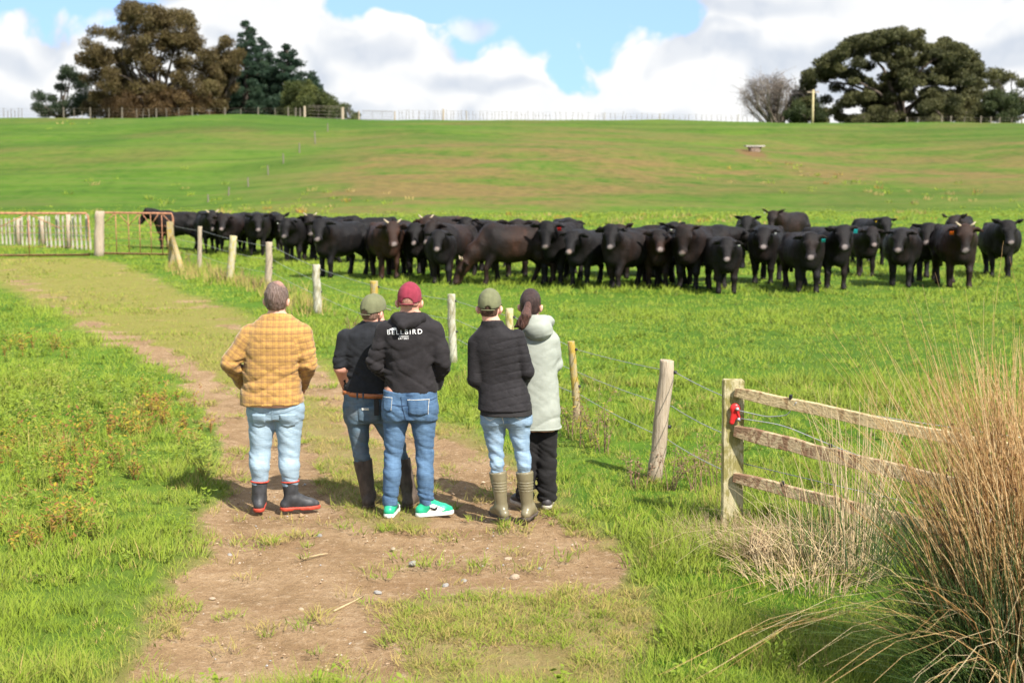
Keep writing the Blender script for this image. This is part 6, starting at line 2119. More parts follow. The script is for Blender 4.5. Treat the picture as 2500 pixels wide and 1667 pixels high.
def stem_part(name, lists, mat, parent):
    V, F, B, k = [], [], [], 0
    for v, f, b in lists:
        V.append(v); F.append(f+k); B.append(b); k += len(v)
    V = np.concatenate(V)-np.array(parent.location)
    B = np.concatenate(B)
    me = mesh_np(name, V, np.concatenate(F), True, {'blade': B, 'along': B*0})
    o = obj(name, me, mat, parent); o['kind'] = 'stuff'
    return o

def build_rushes():
    rng = np.random.default_rng(123)
    MG = mat_stem('green_rush', (0.032, 0.075, 0.012), (0.070, 0.130, 0.020), (0.16, 0.19, 0.035))
    MD = mat_stem('dry_rush', (0.44, 0.225, 0.070), (0.64, 0.41, 0.165), (0.75, 0.57, 0.30), trans=0.4)
    MS = mat_stem('straw', (0.44, 0.32, 0.15), (0.57, 0.43, 0.23), (0.66, 0.53, 0.32))
    MB_ = mat_stem('brown_dead_stem', (0.14, 0.075, 0.045), (0.22, 0.12, 0.07), (0.33, 0.22, 0.13))
    # the big clump
    c = np.array([2.56, 7.10]); loc = (c[0], c[1], terrain1(*c))
    e = empty('rush_clump', loc)
    tag(e, 'tall rush clump with golden dry stems over dark green ones at the right edge', 'rush')
    S = lambda *a, **k: stems(*a, **k)[:3]
    stem_part('green_stems', [S(760, rng, c, 0.33, (0.8, 1.40), (0.26, 0.18), 0.0036), S(330, rng, c+np.array([-0.12, 0.0]), 0.28, (0.6, 1.15), (0.55, 0.30), 0.0034, az=math.pi, azs=0.8),
                              S(150, rng, c+np.array([-0.20, -0.1]), 0.26, (0.5, 0.95), (0.95, 0.35), 0.0030, az=math.pi+0.2, azs=0.6)], MG, e)
    stem_part('dry_stems', [S(640, rng, c+np.array([0.14, 0.0]), 0.27, (1.25, 2.0), (0.18, 0.11), 0.0042, az=2.7, azs=0.9, kink=1.3), S(300, rng, c+np.array([0.04, 0.0]), 0.30, (1.1, 1.9), (0.34, 0.16), 0.0038, az=math.pi, azs=0.7, kink=1.3),
                            S(240, rng, c+np.array([0.26, -0.16]), 0.22, (1.0, 1.8), (0.26, 0.2), 0.0044, kink=1.5), S(60, rng, c, 0.3, (1.9, 2.4), (0.28, 0.16), 0.0024, az=2.4, azs=0.8, kink=0.8),
                            S(110, rng, c+np.array([0.1, -0.05]), 0.30, (0.9, 1.6), (0.85, 0.3), 0.0036, kink=1.6, droop=0.30)], MD, e)
    stem_part('fallen_stems', [S(46, rng, c+np.array([0.1, -0.1]), 0.3, (0.9, 1.7), (0.95, 0.3), 0.0036, az=math.pi+0.3, azs=0.9, droop=0.35, kink=0.9)], MS, e)
    V, F, B, P = stems(260, rng, c+np.array([0.1, 0]), 0.26, (1.2, 1.8), (0.25, 0.15), 0.003, az=2.6, azs=0.9)
    # little seed heads part way up
    m = MB()
    for q in P[:150]:
        s = q[4]*0.7+q[5]*0.3
        m.tube([s, s+np.array([rng.normal(0, 0.008), rng.normal(0, 0.008), 0.016])], [0.009, 0.004], 5)
    v = m.mesh('seed_heads')
    v.transform(Matrix.Translation(-Vector(loc)))
    o = obj('seed_heads', v, MB_, e); o['kind'] = 'stuff'
    v.attributes.new('blade', 'FLOAT', 'POINT')
    # second dry tussock between the clump and the rails
    c2 = np.array([2.12, 9.35]); e2 = empty('dry_tussock', (c2[0], c2[1], terrain1(*c2)))
    tag(e2, 'pale straw tussock of dead grass between the rail fence and the rushes', 'grass tussock')
    stem_part('straw_stems', [S(60, rng, c2, 0.42, (0.45, 1.0), (0.30, 0.2), 0.0034, kink=0.6), S(45, rng, c2+np.array([-0.1, 0]), 0.32, (0.45, 0.95), (0.8, 0.4), 0.0045, az=math.pi, azs=1.1, kink=0.6, droop=0.2),
                              S(60, rng, c2+np.array([0.25, 0.15]), 0.20, (0.8, 1.35), (0.15, 0.1), 0.0035, kink=0.4), S(190, rng, c2+np.array([-0.15, -0.10]), 0.42, (0.12, 0.34), (0.7, 0.4), 0.004, kink=0.4)], MS, e2)
    stem_part('green_stems', [S(120, rng, c2+np.array([0.2, 0.1]), 0.35, (0.4, 0.8), (0.4, 0.2), 0.004)], MG, e2)
    # dead brown thatch beside the post
    c3 = np.array(flat_at(1900, 1345)); e3 = empty('dead_thatch', (c3[0], c3[1], terrain1(*c3)))
    tag(e3, 'low tangle of dead brown grass at the foot of the timber post', 'dead grass')
    MT = mat_stem('dead_thatch', (0.34, 0.22, 0.115), (0.48, 0.34, 0.19), (0.60, 0.46, 0.28))
    stem_part('dead_stems', [S(900, rng, c3, 0.42, (0.08, 0.26), (0.9, 0.5), 0.0022, kink=1.0), S(700, rng, c3+np.array([-0.35, 0.25]), 0.42, (0.08, 0.24), (0.9, 0.5), 0.0022, kink=1.0), S(60, rng, c3+np.array([-0.2, -0.25]), 0.07, (0.2, 0.34), (0.45, 0.2), 0.0045, az=0.7, azs=0.5)], MT, e3)
    # weeds along the wire fence: brown dock and seeding stalks
    spots = [(1440, 1090, 0.75, 'tall dead dock with yellow leaves between the last two round posts'), (1475, 1105, 0.55, 'dead dock with drooping brown seed left of the thick leaning post'), (1560, 1190, 0.42, 'brown bramble tangle at the foot of the thick leaning post'),
             (1625, 1195, 0.45, 'bent dark stalk leaning against the foot of the thick post'), (1700, 1200, 0.5, 'dead stalk between the thick post and the timber post'), (1745, 1195, 0.55, 'thin brown weed standing left of the timber post'),
             (1390, 1065, 0.45, 'brown weed at the foot of the thin lichened post'), (860, 815, 0.4, 'brown weed in the fence line behind the man in the polo shirt'), (705, 770, 0.45, 'brown weed beside the plaid shirted man\'s head'), (690, 735, 0.5, 'dry weed below the fourth fence post'),
             (600, 700, 0.5, 'dry stalks right of the lichened post'), (545, 690, 0.55, 'dry stalks left of the lichened post'), (470, 655, 0.6, 'brown stalks left of the thin second post'), (450, 650, 0.5, 'green and brown weed by the strutted yellow post'), (520, 672, 0.6, 'tall dry stalk right of the thin second post'), (625, 712, 0.45, 'brown weed left of the fourth fence post')]
    for (px, py, h, lb) in spots:
        g = ground_at(px, py)
        w = empty('dead_weed', g); tag(w, lb, 'weed', 'dead weeds along the wire fence')
        cc = np.array(g[:2])
        V, F, B, P = stems(7, rng, cc, 0.10, (h*0.6, h), (0.30, 0.2), 0.005, kink=1.0)
        stem_part('stalks', [(V, F, B)], MB_, w)
        # seed clusters and leaves
        L, m = [], 0
        Vl, Fl, Bl = [], [], []
        for q in P:
            for j in range(26):
                s = rng.uniform(2.5, 6); i0 = int(min(5, s)); p_ = q[i0]*(1-(s-i0))+q[i0+1]*(s-i0) if i0 < 6 else q[6]
                p_ = p_+rng.normal(0, 0.018, 3)
                t_ = rng.normal(0, 1, 3); t_ /= np.linalg.norm(t_); t2 = np.cross(t_, (0, 0, 1)); ll = rng.uniform(0.012, 0.035)
                k = len(Vl); Vl += [p_, p_+t_*ll*0.5+t2*ll*0.35, p_+t_*ll, p_+t_*ll*0.5-t2*ll*0.35]; Fl.append((k, k+1, k+2, k+3)); Bl += [rng.uniform()]*4
        me = mesh_np('seed_clusters', np.array(Vl)-np.array(g), np.array(Fl), False, {'blade': np.array(Bl), 'along': np.array(Bl)*0})
        obj('seed_clusters', me, MB_, w)['kind'] = 'stuff'
        if 'yellow' in lb or 'green' in lb:
            ML = mat_stem('yellowing_leaf', (0.10, 0.16, 0.02), (0.38, 0.30, 0.03), (0.55, 0.36, 0.03))
            Vl, Fl, Bl = [], [], []
            for j in range(60):
                q = P[j % len(P)]; i0 = int(rng.integers(1, 6)); p_ = q[i0]+rng.normal(0, 0.03, 3)
                a = rng.uniform(0, 6.28); t_ = np.array([math.cos(a), math.sin(a), rng.uniform(-0.6, 0.3)]); t2 = np.array([-math.sin(a), math.cos(a), 0]); ll = rng.uniform(0.04, 0.09)
                k = len(Vl); Vl += [p_, p_+t_*ll*0.5+t2*ll*0.2, p_+t_*ll, p_+t_*ll*0.5-t2*ll*0.2]; Fl.append((k, k+1, k+2, k+3)); Bl += [rng.uniform()]*4
            me = mesh_np('leaves', np.array(Vl)-np.array(g), np.array(Fl), False, {'blade': np.array(Bl), 'along': np.array(Bl)*0})
            obj('leaves', me, ML, w)['kind'] = 'stuff'
    # pale dry grass in the fence line and scattered rank tussocks in the far paddock
    pts = []
    fl = np.array([flat_at(*p) for p in ((440, 655), (500, 668), (580, 692), (670, 712), (780, 770))])
    tx, ty = [], []
    for a, b in zip(fl[:-1], fl[1:]):
        for i in range(60):
            u = rng.uniform(); q = a*(1-u)+b*u+rng.normal(0, 0.28, 2); tx.append(q[0]); ty.append(q[1])
    tx, ty = np.array(tx), np.array(ty); n = len(tx)
    grass_obj('fence_line_grass', rng, tx, ty, rng.uniform(0.15, 0.42, n), 12.0, 0.14, np.full(n, 0.018), np.full(n, 0.35), np.where(rng.uniform(size=n) < 0.65, 0.95, 0.3), 'rank straw and green grass along the wire fence')
    tx, ty, th, tt = [], [], [], []
    for (px, py, r, k) in ((1290, 530, 1.4, 12), (1330, 540, 1.0, 8), (1385, 534, 0.8, 8), (1460, 545, 1.6, 14), (1500, 548, 1.2, 10), (1575, 530, 1.2, 8), (1620, 525, 1.5, 10), (1700, 530, 1.6, 14), (1730, 540, 1.2, 10), (1790, 540, 1.2, 10), (2190, 535, 1.5, 12), (2220, 520, 1.2, 8),
                           (560, 508, 2, 10), (600, 512, 2, 8), (700, 520, 2, 10), (760, 505, 2.2, 10), (830, 512, 2, 8), (1920, 444, 2.5, 12), (1965, 440, 2.5, 12), (2150, 470, 2.5, 8), (2290, 478, 3, 10), (2380, 490, 3, 12), (250, 480, 3, 10), (330, 476, 3, 9), (90, 315, 3, 6)):
        g = ground_at(px, py)
        for i in range(k):
            tx.append(g[0]+rng.normal(0, r)); ty.append(g[1]+rng.normal(0, r*1.5)); th.append(rng.uniform(0.12, 0.38)); tt.append(rng.choice([0.2, 0.3, 0.95, 2.0], p=[0.35, 0.25, 0.3, 0.1]))
    tx, ty, th, tt = map(np.array, (tx, ty, th, tt)); n = len(tx)
    grass_obj('rank_tussocks', rng, tx, ty, th, 16.0, 0.30, np.full(n, 0.06), np.full(n, 0.4), tt, 'rank brown and dark tussocks scattered at the foot of the slope')

def build_stones():
    rng = np.random.default_rng(9)
    M1 = mat_plain('pale_track_stone', (0.33, 0.25, 0.175), 0.9, 0.2, 12, 0.4, 50)
    M2 = mat_plain('grey_track_stone', (0.25, 0.235, 0.215), 0.9, 0.2, 12, 0.4, 50)
    def stone(px, py, w, mat, lb, grp='stones lying on the track', flat=0.5):
        g = ground_at(px, py)
        bm = bmesh.new(); bmesh.ops.create_icosphere(bm, subdivisions=2, radius=1)
        sd_ = rng.integers(1, 999)
        for v in bm.verts:
            k = 0.75+0.5*float(vnoise(np.array([v.co.x*1.3+sd_]), np.array([v.co.y*1.3]), np.array([v.co.z*1.3]), seed=int(sd_))[0])
            v.co = Vector((v.co.x*k, v.co.y*k*rng.uniform(0.72, 0.78), max(v.co.z, -0.5)*k*flat))
        me = bpy.data.meshes.new('stone'); bm.to_mesh(me); bm.free()
        o = obj('stone', me, mat, None, loc=(g[0], g[1], g[2]-0.035+w*0.05), rot=(0, 0, rng.uniform(0, 6)))
        o.scale = (w/2,)*3
        tag(o, lb, 'stone', grp)
    stone(1256, 1399, 0.070, M1, 'pale angular stone, the most upright on the track, right of centre', flat=0.75)
    stone(1164, 1443, 0.105, M1, 'largest flat pale stone on the track, right of centre')
    stone(1087, 1418, 0.060, M2, 'blue grey stone left of the upright pale one')
    stone(1133, 1407, 0.060, M2, 'grey stone between the blue grey and the upright pale one')
    stone(1034, 1554, 0.060, M1, 'pale stone among the tufts near the bottom of the track', flat=0.8)
    stone(1008, 1364, 0.070, M2, 'flat grey stone below the small grass island on the track')
    stone(922, 1436, 0.055, M2, 'grey flake beside the long dry stick')
    stone(822, 1197, 0.060, M1, 'pale stone behind the boots between the plaid and the polo shirted men')
    for px, py, w, m_, lb in ((1195, 1425, 0.045, M1, 'left one of two small stones in front of the upright pale stone'), (1228, 1427, 0.040, M2, 'right one of two small stones in front of the upright pale stone'),
        (1240, 1354, 0.055, M1, 'small stone behind the upright pale stone, nearer the olive boots'), (1318, 1378, 0.045, M2, 'small stone farthest to the right on the bare track'),
        (735, 1476, 0.045, M1, 'small stone left of the long dry stick'), (518, 1450, 0.045, M1, 'small stone at the left edge of the bare track'),
        (780, 1298, 0.055, M2, 'small stone between the red soled boots and the short stick'), (560, 1345, 0.045, M2, 'small stone below the red soled boots near the left verge'), (960, 1330, 0.050, M1, 'small stone just in front of the sneakers')):
        stone(px, py, w, m_, lb)
    # gravel: thousands of chips, one object
    n = 5200
    x, y = [], []
    xx, yy = sample_fan(rng, 6.2, 14.0, 160)
    tr, di = track_masks(xx, yy)
    cl = fbm(xx*1.6+5, yy*1.6, oct=2, seed=71)
    k = (di > 0.35) & (rng.uniform(size=len(xx)) < sstep(cl, 0.35, 0.65))
    xx, yy = xx[k][:n], yy[k][:n]; n = len(xx)
    z = terrain(xx, yy)-0.030
    s = rng.lognormal(-5.2, 0.45, n)
    oc = np.array([(1, 0, 0), (0, 1, 0), (-1, 0, 0), (0, -1, 0), (0, 0, 0.7), (0, 0, -0.7)])
    Vv = oc[None]*rng.uniform(0.6, 1.3, (n, 6, 1))*s[:, None, None]
    a = rng.uniform(0, 6.28, n); ca, sa = np.cos(a)[:, None], np.sin(a)[:, None]
    Vv = np.stack([Vv[..., 0]*ca-Vv[..., 1]*sa, Vv[..., 0]*sa+Vv[..., 1]*ca, Vv[..., 2]], 2)+np.stack([xx, yy, z+s*0.3], 1)[:, None]
    fo = np.array([(0, 1, 4), (1, 2, 4), (2, 3, 4), (3, 0, 4), (1, 0, 5), (2, 1, 5), (3, 2, 5), (0, 3, 5)])
    F = (np.arange(n)*6)[:, None, None]+fo[None]
    MG = bpy.data.materials.new('gravel')
    m, t, b = material('gravel_chip')
    c = t.ramp(t.attr('tone'), [(0, (0.20, 0.115, 0.06)), (0.5, (0.33, 0.23, 0.145)), (0.8, (0.45, 0.36, 0.26)), (1, (0.30, 0.30, 0.30))])
    setb(t, b, col=c, rough=0.9, spec=0.15)
    o = obj('gravel', mesh_np('gravel', Vv.reshape(-1, 3), F.reshape(-1, 3), False, {'tone': np.repeat(rng.uniform(size=n), 6)}), m)
    tag(o, 'fine gravel chips scattered over the bare track', 'gravel', kind='stuff')
    # two dry sticks
    MSt = mat_plain('dry_stick', (0.36, 0.27, 0.15), 0.9, 0.2, 30)
    for (a_, b_, lb) in (((815, 1484), (888, 1446), 'long dry stick lying across the middle of the track'), ((738, 1357), (800, 1343), 'short pale stick lying on the left of the track')):
        p0, p1 = np.array(ground_at(*a_)), np.array(ground_at(*b_))
        mid = (p0+p1)/2+np.array([0.02, 0.03, 0.0])
        pts = np.array([p0, mid, p1])-p0+np.array([0, 0, -0.022])
        o = MB().tube(pts, [0.007, 0.006, 0.004], 6).build('stick', MSt, None, smooth=True, loc=p0); tag(o, lb, 'stick')

build_rushes(); build_stones()
# ------------------------------------------------------------------ trees on the skyline
def mat_leaf(name, a, b_, c_):
    m, t, b = material(name)
    P = t.n('ShaderNodeNewGeometry').outputs['Position']
    c = t.ramp(t.attr('tone'), [(0.0, a), (0.5, b_), (1.0, c_)])
    n = t.noise(P, 0.35, 3, 0.6)
    c = t.mix(t.math('MULTIPLY', t.step(n, 0.4, 0.7), 0.4), c, a)
    setb(t, b, col=c, rough=0.6, spec=0.2)
    tr = t.n('ShaderNodeBsdfTranslucent'); t.l(c, tr.inputs[0])
    mx = t.n('ShaderNodeMixShader'); mx.inputs[0].default_value = 0.3
    t.l(b.outputs[0], mx.inputs[1]); t.l(tr.outputs[0], mx.inputs[2])
    out = [n for n in t.t.nodes if n.type == 'OUTPUT_MATERIAL'][0]
    t.l(mx.outputs[0], out.inputs[0])
    return m
M_BARK = mat_plain('dark_bark', (0.085, 0.065, 0.05), 0.95, 0.3, 2.0, 0.5, 8)
M_PALEBARK = mat_plain('pale_bark', (0.20, 0.165, 0.13), 0.95, 0.3, 2.0, 0.5, 8)
LF = dict(
    autumn=mat_leaf('autumn_leaf', (0.060, 0.044, 0.018), (0.115, 0.083, 0.032), (0.165, 0.135, 0.050)),
    rust=mat_leaf('rust_leaf', (0.058, 0.036, 0.016), (0.105, 0.064, 0.026), (0.15, 0.10, 0.038)),
    gum=mat_leaf('gum_leaf', (0.024, 0.037, 0.020), (0.051, 0.071, 0.037), (0.093, 0.116, 0.061)),
    pine=mat_leaf('pine_needles', (0.014, 0.031, 0.019), (0.031, 0.058, 0.032), (0.058, 0.093, 0.048)),
    oak=mat_leaf('olive_leaf', (0.034, 0.044, 0.015), (0.071, 0.085, 0.024), (0.136, 0.145, 0.037)),
    dome=mat_leaf('dome_leaf', (0.045, 0.048, 0.020), (0.088, 0.088, 0.033), (0.15, 0.142, 0.054)),
    shrub=mat_leaf('dark_shrub_leaf', (0.027, 0.037, 0.014), (0.051, 0.068, 0.024), (0.093, 0.105, 0.037)),
    twig=mat_leaf('bare_twig', (0.075, 0.055, 0.045), (0.12, 0.092, 0.075), (0.17, 0.135, 0.115)))

def leaves(centres, radii, per, size, rng, flat=0.75, droop=0.0, aspect=0.55):
    """leaf sprays scattered through clumps: small bent quads"""
    C, Rr = np.array(centres, float), np.array(radii, float)
    per = per*2.6; size = size*0.62
    n_ = np.maximum(4, (per*(Rr/Rr.mean())**2)).astype(int)
    i = np.repeat(np.arange(len(C)), n_); n = len(i)
    d = rng.normal(size=(n, 3)); d /= np.linalg.norm(d, axis=1)[:, None]
    r = rng.uniform(size=n)**0.5*1.12
    wob = 0.75+0.5*fbm(d[:, 0]*2+C[i, 0], d[:, 1]*2+C[i, 2], d[:, 2]*2, oct=2, seed=3)
    p = C[i]+d*(r*Rr[i]*wob)[:, None]*np.array([1, 1, flat])
    a = rng.normal(size=(n, 3)); a[:, 2] -= droop; a /= np.linalg.norm(a, axis=1)[:, None]
    b = np.cross(a, rng.normal(size=(n, 3))); b /= np.linalg.norm(b, axis=1)[:, None]
    s = size*rng.uniform(0.55, 1.35, n)
    a = a*s[:, None]; b = b*(s*aspect)[:, None]
    V = np.stack([p-a*0.5+b*0.3, p+a*0.6, p-a*0.5-b*0.6], 1).reshape(-1, 3)
    tone = np.clip(rng.normal(0.45, 0.22, n)+(rng.normal(0, 0.15, len(C)))[i], 0, 1)
    return V, np.arange(3*n).reshape(-1, 3), np.repeat(tone, 3)

def limb(m, a, b, r0, r1, rng, bow=0.12, n=6):
    a, b = np.array(a), np.array(b)
    L = np.linalg.norm(b-a)
    k = rng.normal(0, bow*L, 3); k[2] = abs(k[2])*0.6
    u = np.linspace(0, 1, n)
    pts = a+(b-a)*u[:, None]+np.sin(np.pi*u)[:, None]*k+rng.normal(0, 0.015*L, (n, 3))*np.sin(np.pi*u)[:, None]
    m.tube(pts, r0+(r1-r0)*u, 7, rough=0.08, rng=rng)
    return pts

class Tree:
    """tree whose outline is measured on the photograph, at its own distance Y"""
    def __init__(self, Y, px, name, label, rng, group='trees on the skyline'):
        self.Y = Y; self.rng = rng
        x = (px-1250)/FPX*Y*cp
        self.g = np.array([x, Y, terrain1(x, Y)])
        self.e = empty(name, self.g); tag(self.e, label, 'tree', group)
        self.wood = MB(); self.C = []; self.R = []
    def W(self, px, py, dy=0.0):
        """picture point -> local metres at this tree's distance"""
        r = ray_dir(px, py); k = (self.Y+dy)/r[1]
        return np.array([k*r[0], self.Y+dy, CAM_H+k*r[2]])-self.g
    def m(self, px): return px*self.Y/FPX
    def clump(self, px, py, r, dy=0.0):
        self.C.append(self.W(px, py, dy)); self.R.append(self.m(r))
    def finish(self, mat, per, size, bark=M_BARK, flat=0.8, droop=0.0, aspect=0.55, limbs=True, r0=0.5):
        rng = self.rng
        if limbs:
            top = np.mean([c for c in self.C], axis=0)
            fork = np.array([top[0]*0.3, 0, max(1.2, top[2]*0.35)])
            self.wood.tube([np.array([0, 0, -0.5]), np.array([0, 0, fork[2]*0.5]), fork], [r0*1.25, r0, r0*0.85], 9, rough=0.06, rng=rng)
            idx = np.argsort([-r for r in self.R])[:26]
            for i in idx:
                limb(self.wood, fork+rng.normal(0, 0.1, 3), self.C[i], r0*0.38, 0.05, rng)
        t = self.wood.build('trunk', bark, self.e, smooth=True)
        V, F, T = leaves(self.C, self.R, per, size, rng, flat, droop, aspect)
        me = mesh_np('crown', V, F, False, {'tone': T})
        obj('crown', me, mat, self.e)
        return self.e

def fill(T, rng, outline, n, r, dy=3.0, gaps=(), yscale=1.0):
    """clumps inside a picture outline polygon, skipping gaps (px,py,rx,ry)"""
    P = np.array(outline, float)
    lo, hi = P.min(0), P.max(0)
    k = 0; tries = 0
    while k < n and tries < n*60:
        tries += 1
        q = rng.uniform(lo, hi)
        if poly_sd(np.array([q[0]]), np.array([q[1]]), P)[0] > -r[0]*0.45: continue
        if any(((q[0]-g[0])/g[2])**2+((q[1]-g[1])/g[3])**2 < 1 for g in gaps): continue
        T.clump(q[0], q[1], rng.uniform(*r), rng.normal(0, dy)); k += 1

def build_trees():
    rng = np.random.default_rng(2024)
    # gum on the far left
    T = Tree(196, 140, 'gum_tree', 'dark gum tree with open clumps at the far left of the skyline', rng)
    for q in ((95, 235, 17), (92, 262, 16), (110, 272, 20), (125, 240, 14), (140, 265, 18), (150, 215, 15), (165, 175, 20), (150, 190, 12), (180, 190, 16), (160, 255, 15), (200, 210, 22), (190, 245, 22), (215, 260, 26), (210, 235, 20), (185, 270, 18), (235, 270, 24)):
        T.clump(*q, rng.normal(0, 2)); T.clump(q[0]+rng.normal(0, 5), q[1]+rng.normal(0, 5), q[2]*0.7, rng.normal(0, 2))
    T.finish(LF['gum'], 210, 0.42, r0=0.35, droop=0.5)
    # great autumn tree
    T = Tree(188, 395, 'autumn_tree', 'great spreading tree with thin brown autumn leaves, tallest on the left', rng)
    out = [(195, 285), (195, 200), (185, 150), (205, 120), (190, 75), (235, 60), (265, 75), (300, 35), (290, 8), (330, 5), (365, 18), (420, 10), (455, 30), (470, 60), (490, 85), (505, 110), (520, 140), (540, 200), (548, 260), (540, 288)]
    fill(T, rng, out, 270, (12, 23), 3.5, gaps=((275, 118, 26, 14), (255, 165, 20, 14), (225, 100, 14, 12), (300, 60, 14, 10), (385, 130, 10, 8), (430, 180, 8, 8)))
    T.finish(LF['autumn'], 170, 0.44, bark=M_BARK, r0=0.62)
    T2 = Tree(184, 430, 'rust_tree', 'low rust brown tree in front of the great autumn tree', rng)
    fill(T2, rng, [(255, 290), (250, 255), (270, 230), (330, 225), (420, 215), (500, 225), (535, 250), (545, 290)], 95, (13, 20), 2.5)
    T2.finish(LF['rust'], 190, 0.38, r0=0.30)
    T = Tree(190, 545, 'autumn_tree', 'smaller brown leaved tree between the great tree and the pines', rng)
    fill(T, rng, [(500, 250), (505, 130), (525, 95), (560, 92), (590, 110), (592, 160), (575, 210), (560, 250)], 60, (11, 17), 2, gaps=((530, 225, 14, 12), (505, 160, 10, 10)))
    T.finish(LF['autumn'], 140, 0.38, r0=0.30)
    # pines
    def pine(px, Y, tipy, basey, halfw, lb, seed):
        r_ = np.random.default_rng(seed)
        T = Tree(Y, px, 'pine_tree', lb, r_)
        nlev = 15
        for i in range(nlev):
            u = i/(nlev-1)
            py = tipy+(basey-tipy)*u
            w = halfw*(0.10+0.90*u**0.8)
            nb = 4+int(12*u)
            for j in range(nb):
                a = r_.uniform(0, 2*np.pi); rr = w*(0.35+0.65*r_.uniform())
                T.clump(px+math.cos(a)*rr, py+r_.normal(0, 5)-0.12*rr, 9+9*u*r_.uniform(0.6, 1.2), math.sin(a)*T.m(rr))
        h = T.W(px, tipy)[2]
        T.wood.tube([np.array([0, 0, -0.5]), np.array([0.1, 0, h*0.5]), T.W(px, tipy+8)], [0.45, 0.28, 0.05], 8, rough=0.05, rng=r_)
        for i in range(0, len(T.C), 2): limb(T.wood, np.array([0, 0, max(0.5, T.C[i][2]-0.6)]), T.C[i], 0.09, 0.03, r_, 0.04, 4)
        T.finish(LF['pine'], 92, 0.56, limbs=False, flat=0.6, aspect=0.4)
    pine(602, 194, 60, 285, 80, 'tallest dark pine right of the great autumn tree', 1)
    pine(640, 198, 105, 288, 75, 'dark pine between the tallest and the right-hand pine', 4)
    pine(702, 194, 116, 288, 85, 'right-hand dark pine sloping down to the olive bush', 2)
    pine(760, 196, 190, 290, 60, 'short dark pine at the right end of the left-hand wood', 3)
    T = Tree(186, 745, 'oak_tree', 'olive green rounded bushy tree below the right-hand pine', rng)
    fill(T, rng, [(678, 292), (690, 240), (705, 200), (725, 192), (760, 198), (790, 220), (815, 245), (838, 270), (842, 294)], 80, (12, 18), 2.2)
    T.finish(LF['oak'], 170, 0.36, r0=0.28)
    T = Tree(200, 862, 'small_tree', 'small thin dark tree at the right end of the left-hand wood', rng)
    fill(T, rng, [(825, 298), (830, 262), (846, 245), (868, 268), (885, 290), (885, 300)], 14, (7, 11), 1.5)
    T.finish(LF['oak'], 70, 0.32, r0=0.15)
    # bare tree on the right
    T = Tree(180, 1893, 'bare_tree', 'bare grey brown tree left of the big domed tree', rng)
    for i in range(46):
        a = rng.uniform(-1.1, 1.0); L = rng.uniform(0.75, 1.0)
        tip = (1888+math.sin(a)*98*L, 306-math.cos(a)*122*L)
        p0 = np.array([rng.normal(0, 0.3), rng.normal(0, 0.3), 0.0])
        tp = T.W(*tip, rng.normal(0, 2.2))
        pts = limb(T.wood, p0, tp, 0.15, 0.025, rng, 0.05, 7)
        for j in range(3, 7):
            T.C.append(pts[j]+rng.normal(0, 0.2, 3)); T.R.append(0.45+0.15*j*0.5)
            for k in range(3):
                limb(T.wood, pts[j], pts[j]+np.array([rng.normal(0, 0.9), rng.normal(0, 0.9), abs(rng.normal(0.9, 0.4))]), 0.028, 0.010, rng, 0.08, 4)
    T.finish(LF['twig'], 34, 0.5, bark=M_PALEBARK, limbs=False, aspect=0.10)
    # big domed tree
    T = Tree(184, 2190, 'domed_tree', 'huge dark domed tree with sky showing through its limbs', rng)
    dome = [(1950, 262), (1955, 200), (1985, 160), (2025, 125), (2080, 92), (2150, 75), (2200, 70), (2260, 76), (2300, 92), (2350, 105), (2385, 140), (2398, 190), (2395, 250), (2380, 300), (1945, 300)]
    gaps = ((2075, 150, 24, 12), (2152, 165, 34, 28), (2105, 215, 28, 26), (2040, 232, 40, 20), (2085, 272, 46, 26), (1995, 212, 16, 24), (2000, 255, 20, 22), (2200, 190, 10, 14), (2218, 255, 16, 20), (2255, 215, 14, 10), (2290, 262, 14, 12), (2185, 235, 9, 20), (2240, 285, 14, 16), (2350, 182, 10, 8), (2375, 190, 8, 8))
    fill(T, rng, dome, 420, (11, 20), 4.5, gaps=[(g[0], g[1], g[2]*0.78, g[3]*0.78) for g in gaps])
    for a in np.linspace(0, 1, 120):       # closed outer shell
        x = 1958+a*434; y = 262-192*math.sin(math.pi*(0.06+0.90*a))**0.75
        if a > 0.95: y += 30
        T.clump(x+rng.normal(0, 4), y+8+rng.uniform(0, 16), rng.uniform(10, 15), rng.normal(0, 4))
    for q in ((2396, 210), (2404, 235), (2400, 262), (2410, 280), (2392, 185), (2388, 165), (2412, 250)):
        T.clump(q[0], q[1], 15, rng.normal(0, 3))
    f0 = T.W(2195, 290)
    for (ax, ay) in ((2150, 230), (2190, 200), (2240, 190), (2300, 200), (2080, 190), (2050, 215), (2330, 160), (2120, 130), (2230, 120), (2040, 280), (2000, 200), (2290, 140)):
        limb(T.wood, f0+rng.normal(0, 0.4, 3), T.W(ax, ay, rng.normal(0, 2.5)), 0.34, 0.08, rng, 0.10, 8)
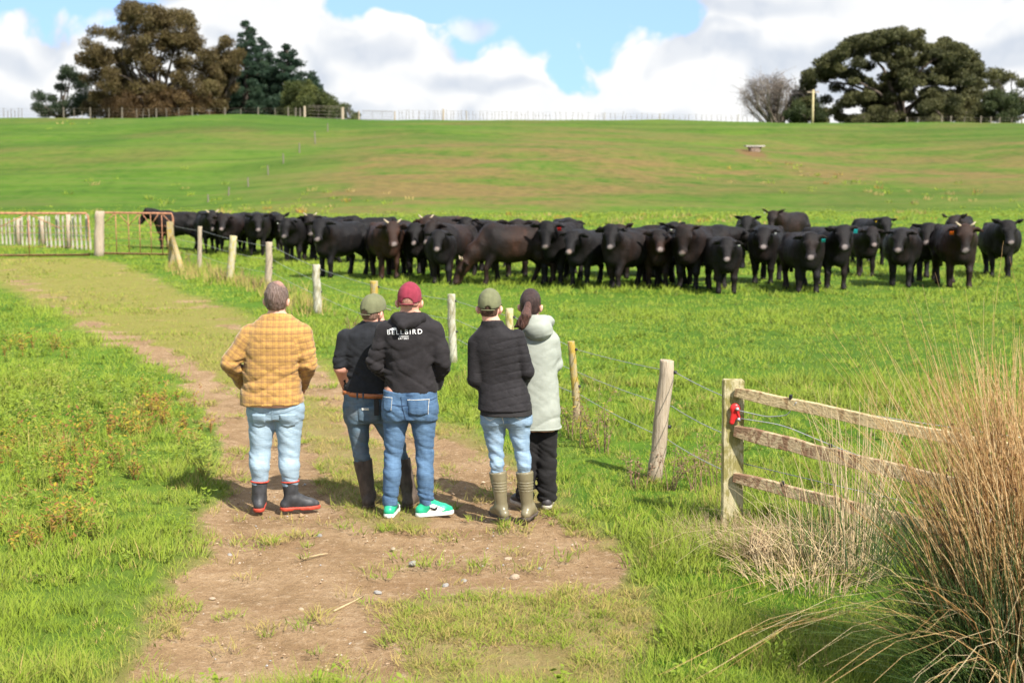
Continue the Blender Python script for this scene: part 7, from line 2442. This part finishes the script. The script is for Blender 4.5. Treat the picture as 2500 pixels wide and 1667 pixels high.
    T.wood.tube([np.array([0, 0, -0.5]), f0+np.array([0, 0, 0.6])], [0.9, 0.6], 10)
    T.finish(LF['dome'], 150, 0.48, limbs=False, flat=0.65, r0=0.5)
    # shrubs under it and trees beyond the right edge
    for i, (px, o, n, lb, k) in enumerate((
        (1965, [(1915, 306), (1925, 265), (1950, 235), (1985, 240), (2010, 262), (2020, 306)], 26, 'dark green shrub at the foot of the bare tree', 'shrub'),
        (2110, [(2040, 308), (2060, 285), (2110, 280), (2140, 262), (2180, 275), (2200, 308)], 20, 'low bush under the left limbs of the domed tree', 'dome'),
        (2300, [(2215, 308), (2240, 262), (2290, 230), (2350, 225), (2400, 250), (2420, 308)], 46, 'dense dark bush under the right side of the domed tree', 'dome'),
        (2440, [(2395, 306), (2405, 240), (2440, 215), (2490, 225), (2540, 240), (2560, 306)], 40, 'dark bush at the right end of the skyline', 'shrub'))):
        T = Tree(178-i, px, 'shrub', lb, rng); fill(T, rng, o, n, (12, 19), 2.0); T.finish(LF[k], 190, 0.38, r0=0.2)
    T = Tree(190, 2450, 'gum_tree', 'dark open crowned tree at the right edge behind the bushes', rng)
    fill(T, rng, [(2395, 240), (2400, 185), (2415, 165), (2450, 170), (2480, 185), (2530, 180), (2580, 210), (2580, 270), (2400, 270)], 44, (11, 18), 2.5, gaps=((2460, 215, 14, 14), (2492, 232, 10, 10), (2420, 225, 9, 9)))
    T.finish(LF['dome'], 150, 0.40, r0=0.3)
    # pole beside the bare tree
    Y = 170.0; x = (1981-1250)/FPX*Y*cp
    o = empty('utility_pole', (x, Y, terrain1(x, Y))); tag(o, 'pale wooden utility pole in front of the shrub by the domed tree', 'pole')
    MB().tube([(0, 0, -0.3), (0, 0, 4.6)], [0.15, 0.11], 9).build('shaft', W_PALE, o, smooth=True)
    MB().box((-0.7, -0.06, 4.25), (0.7, 0.06, 4.37)).build('crossarm', W_GREY, o)
    for s in (-0.55, 0.0, 0.55):
        MB().tube([(s, 0, 4.37), (s, 0, 4.52)], 0.04, 6).build('insulator', M_INSUL, o)
build_trees()
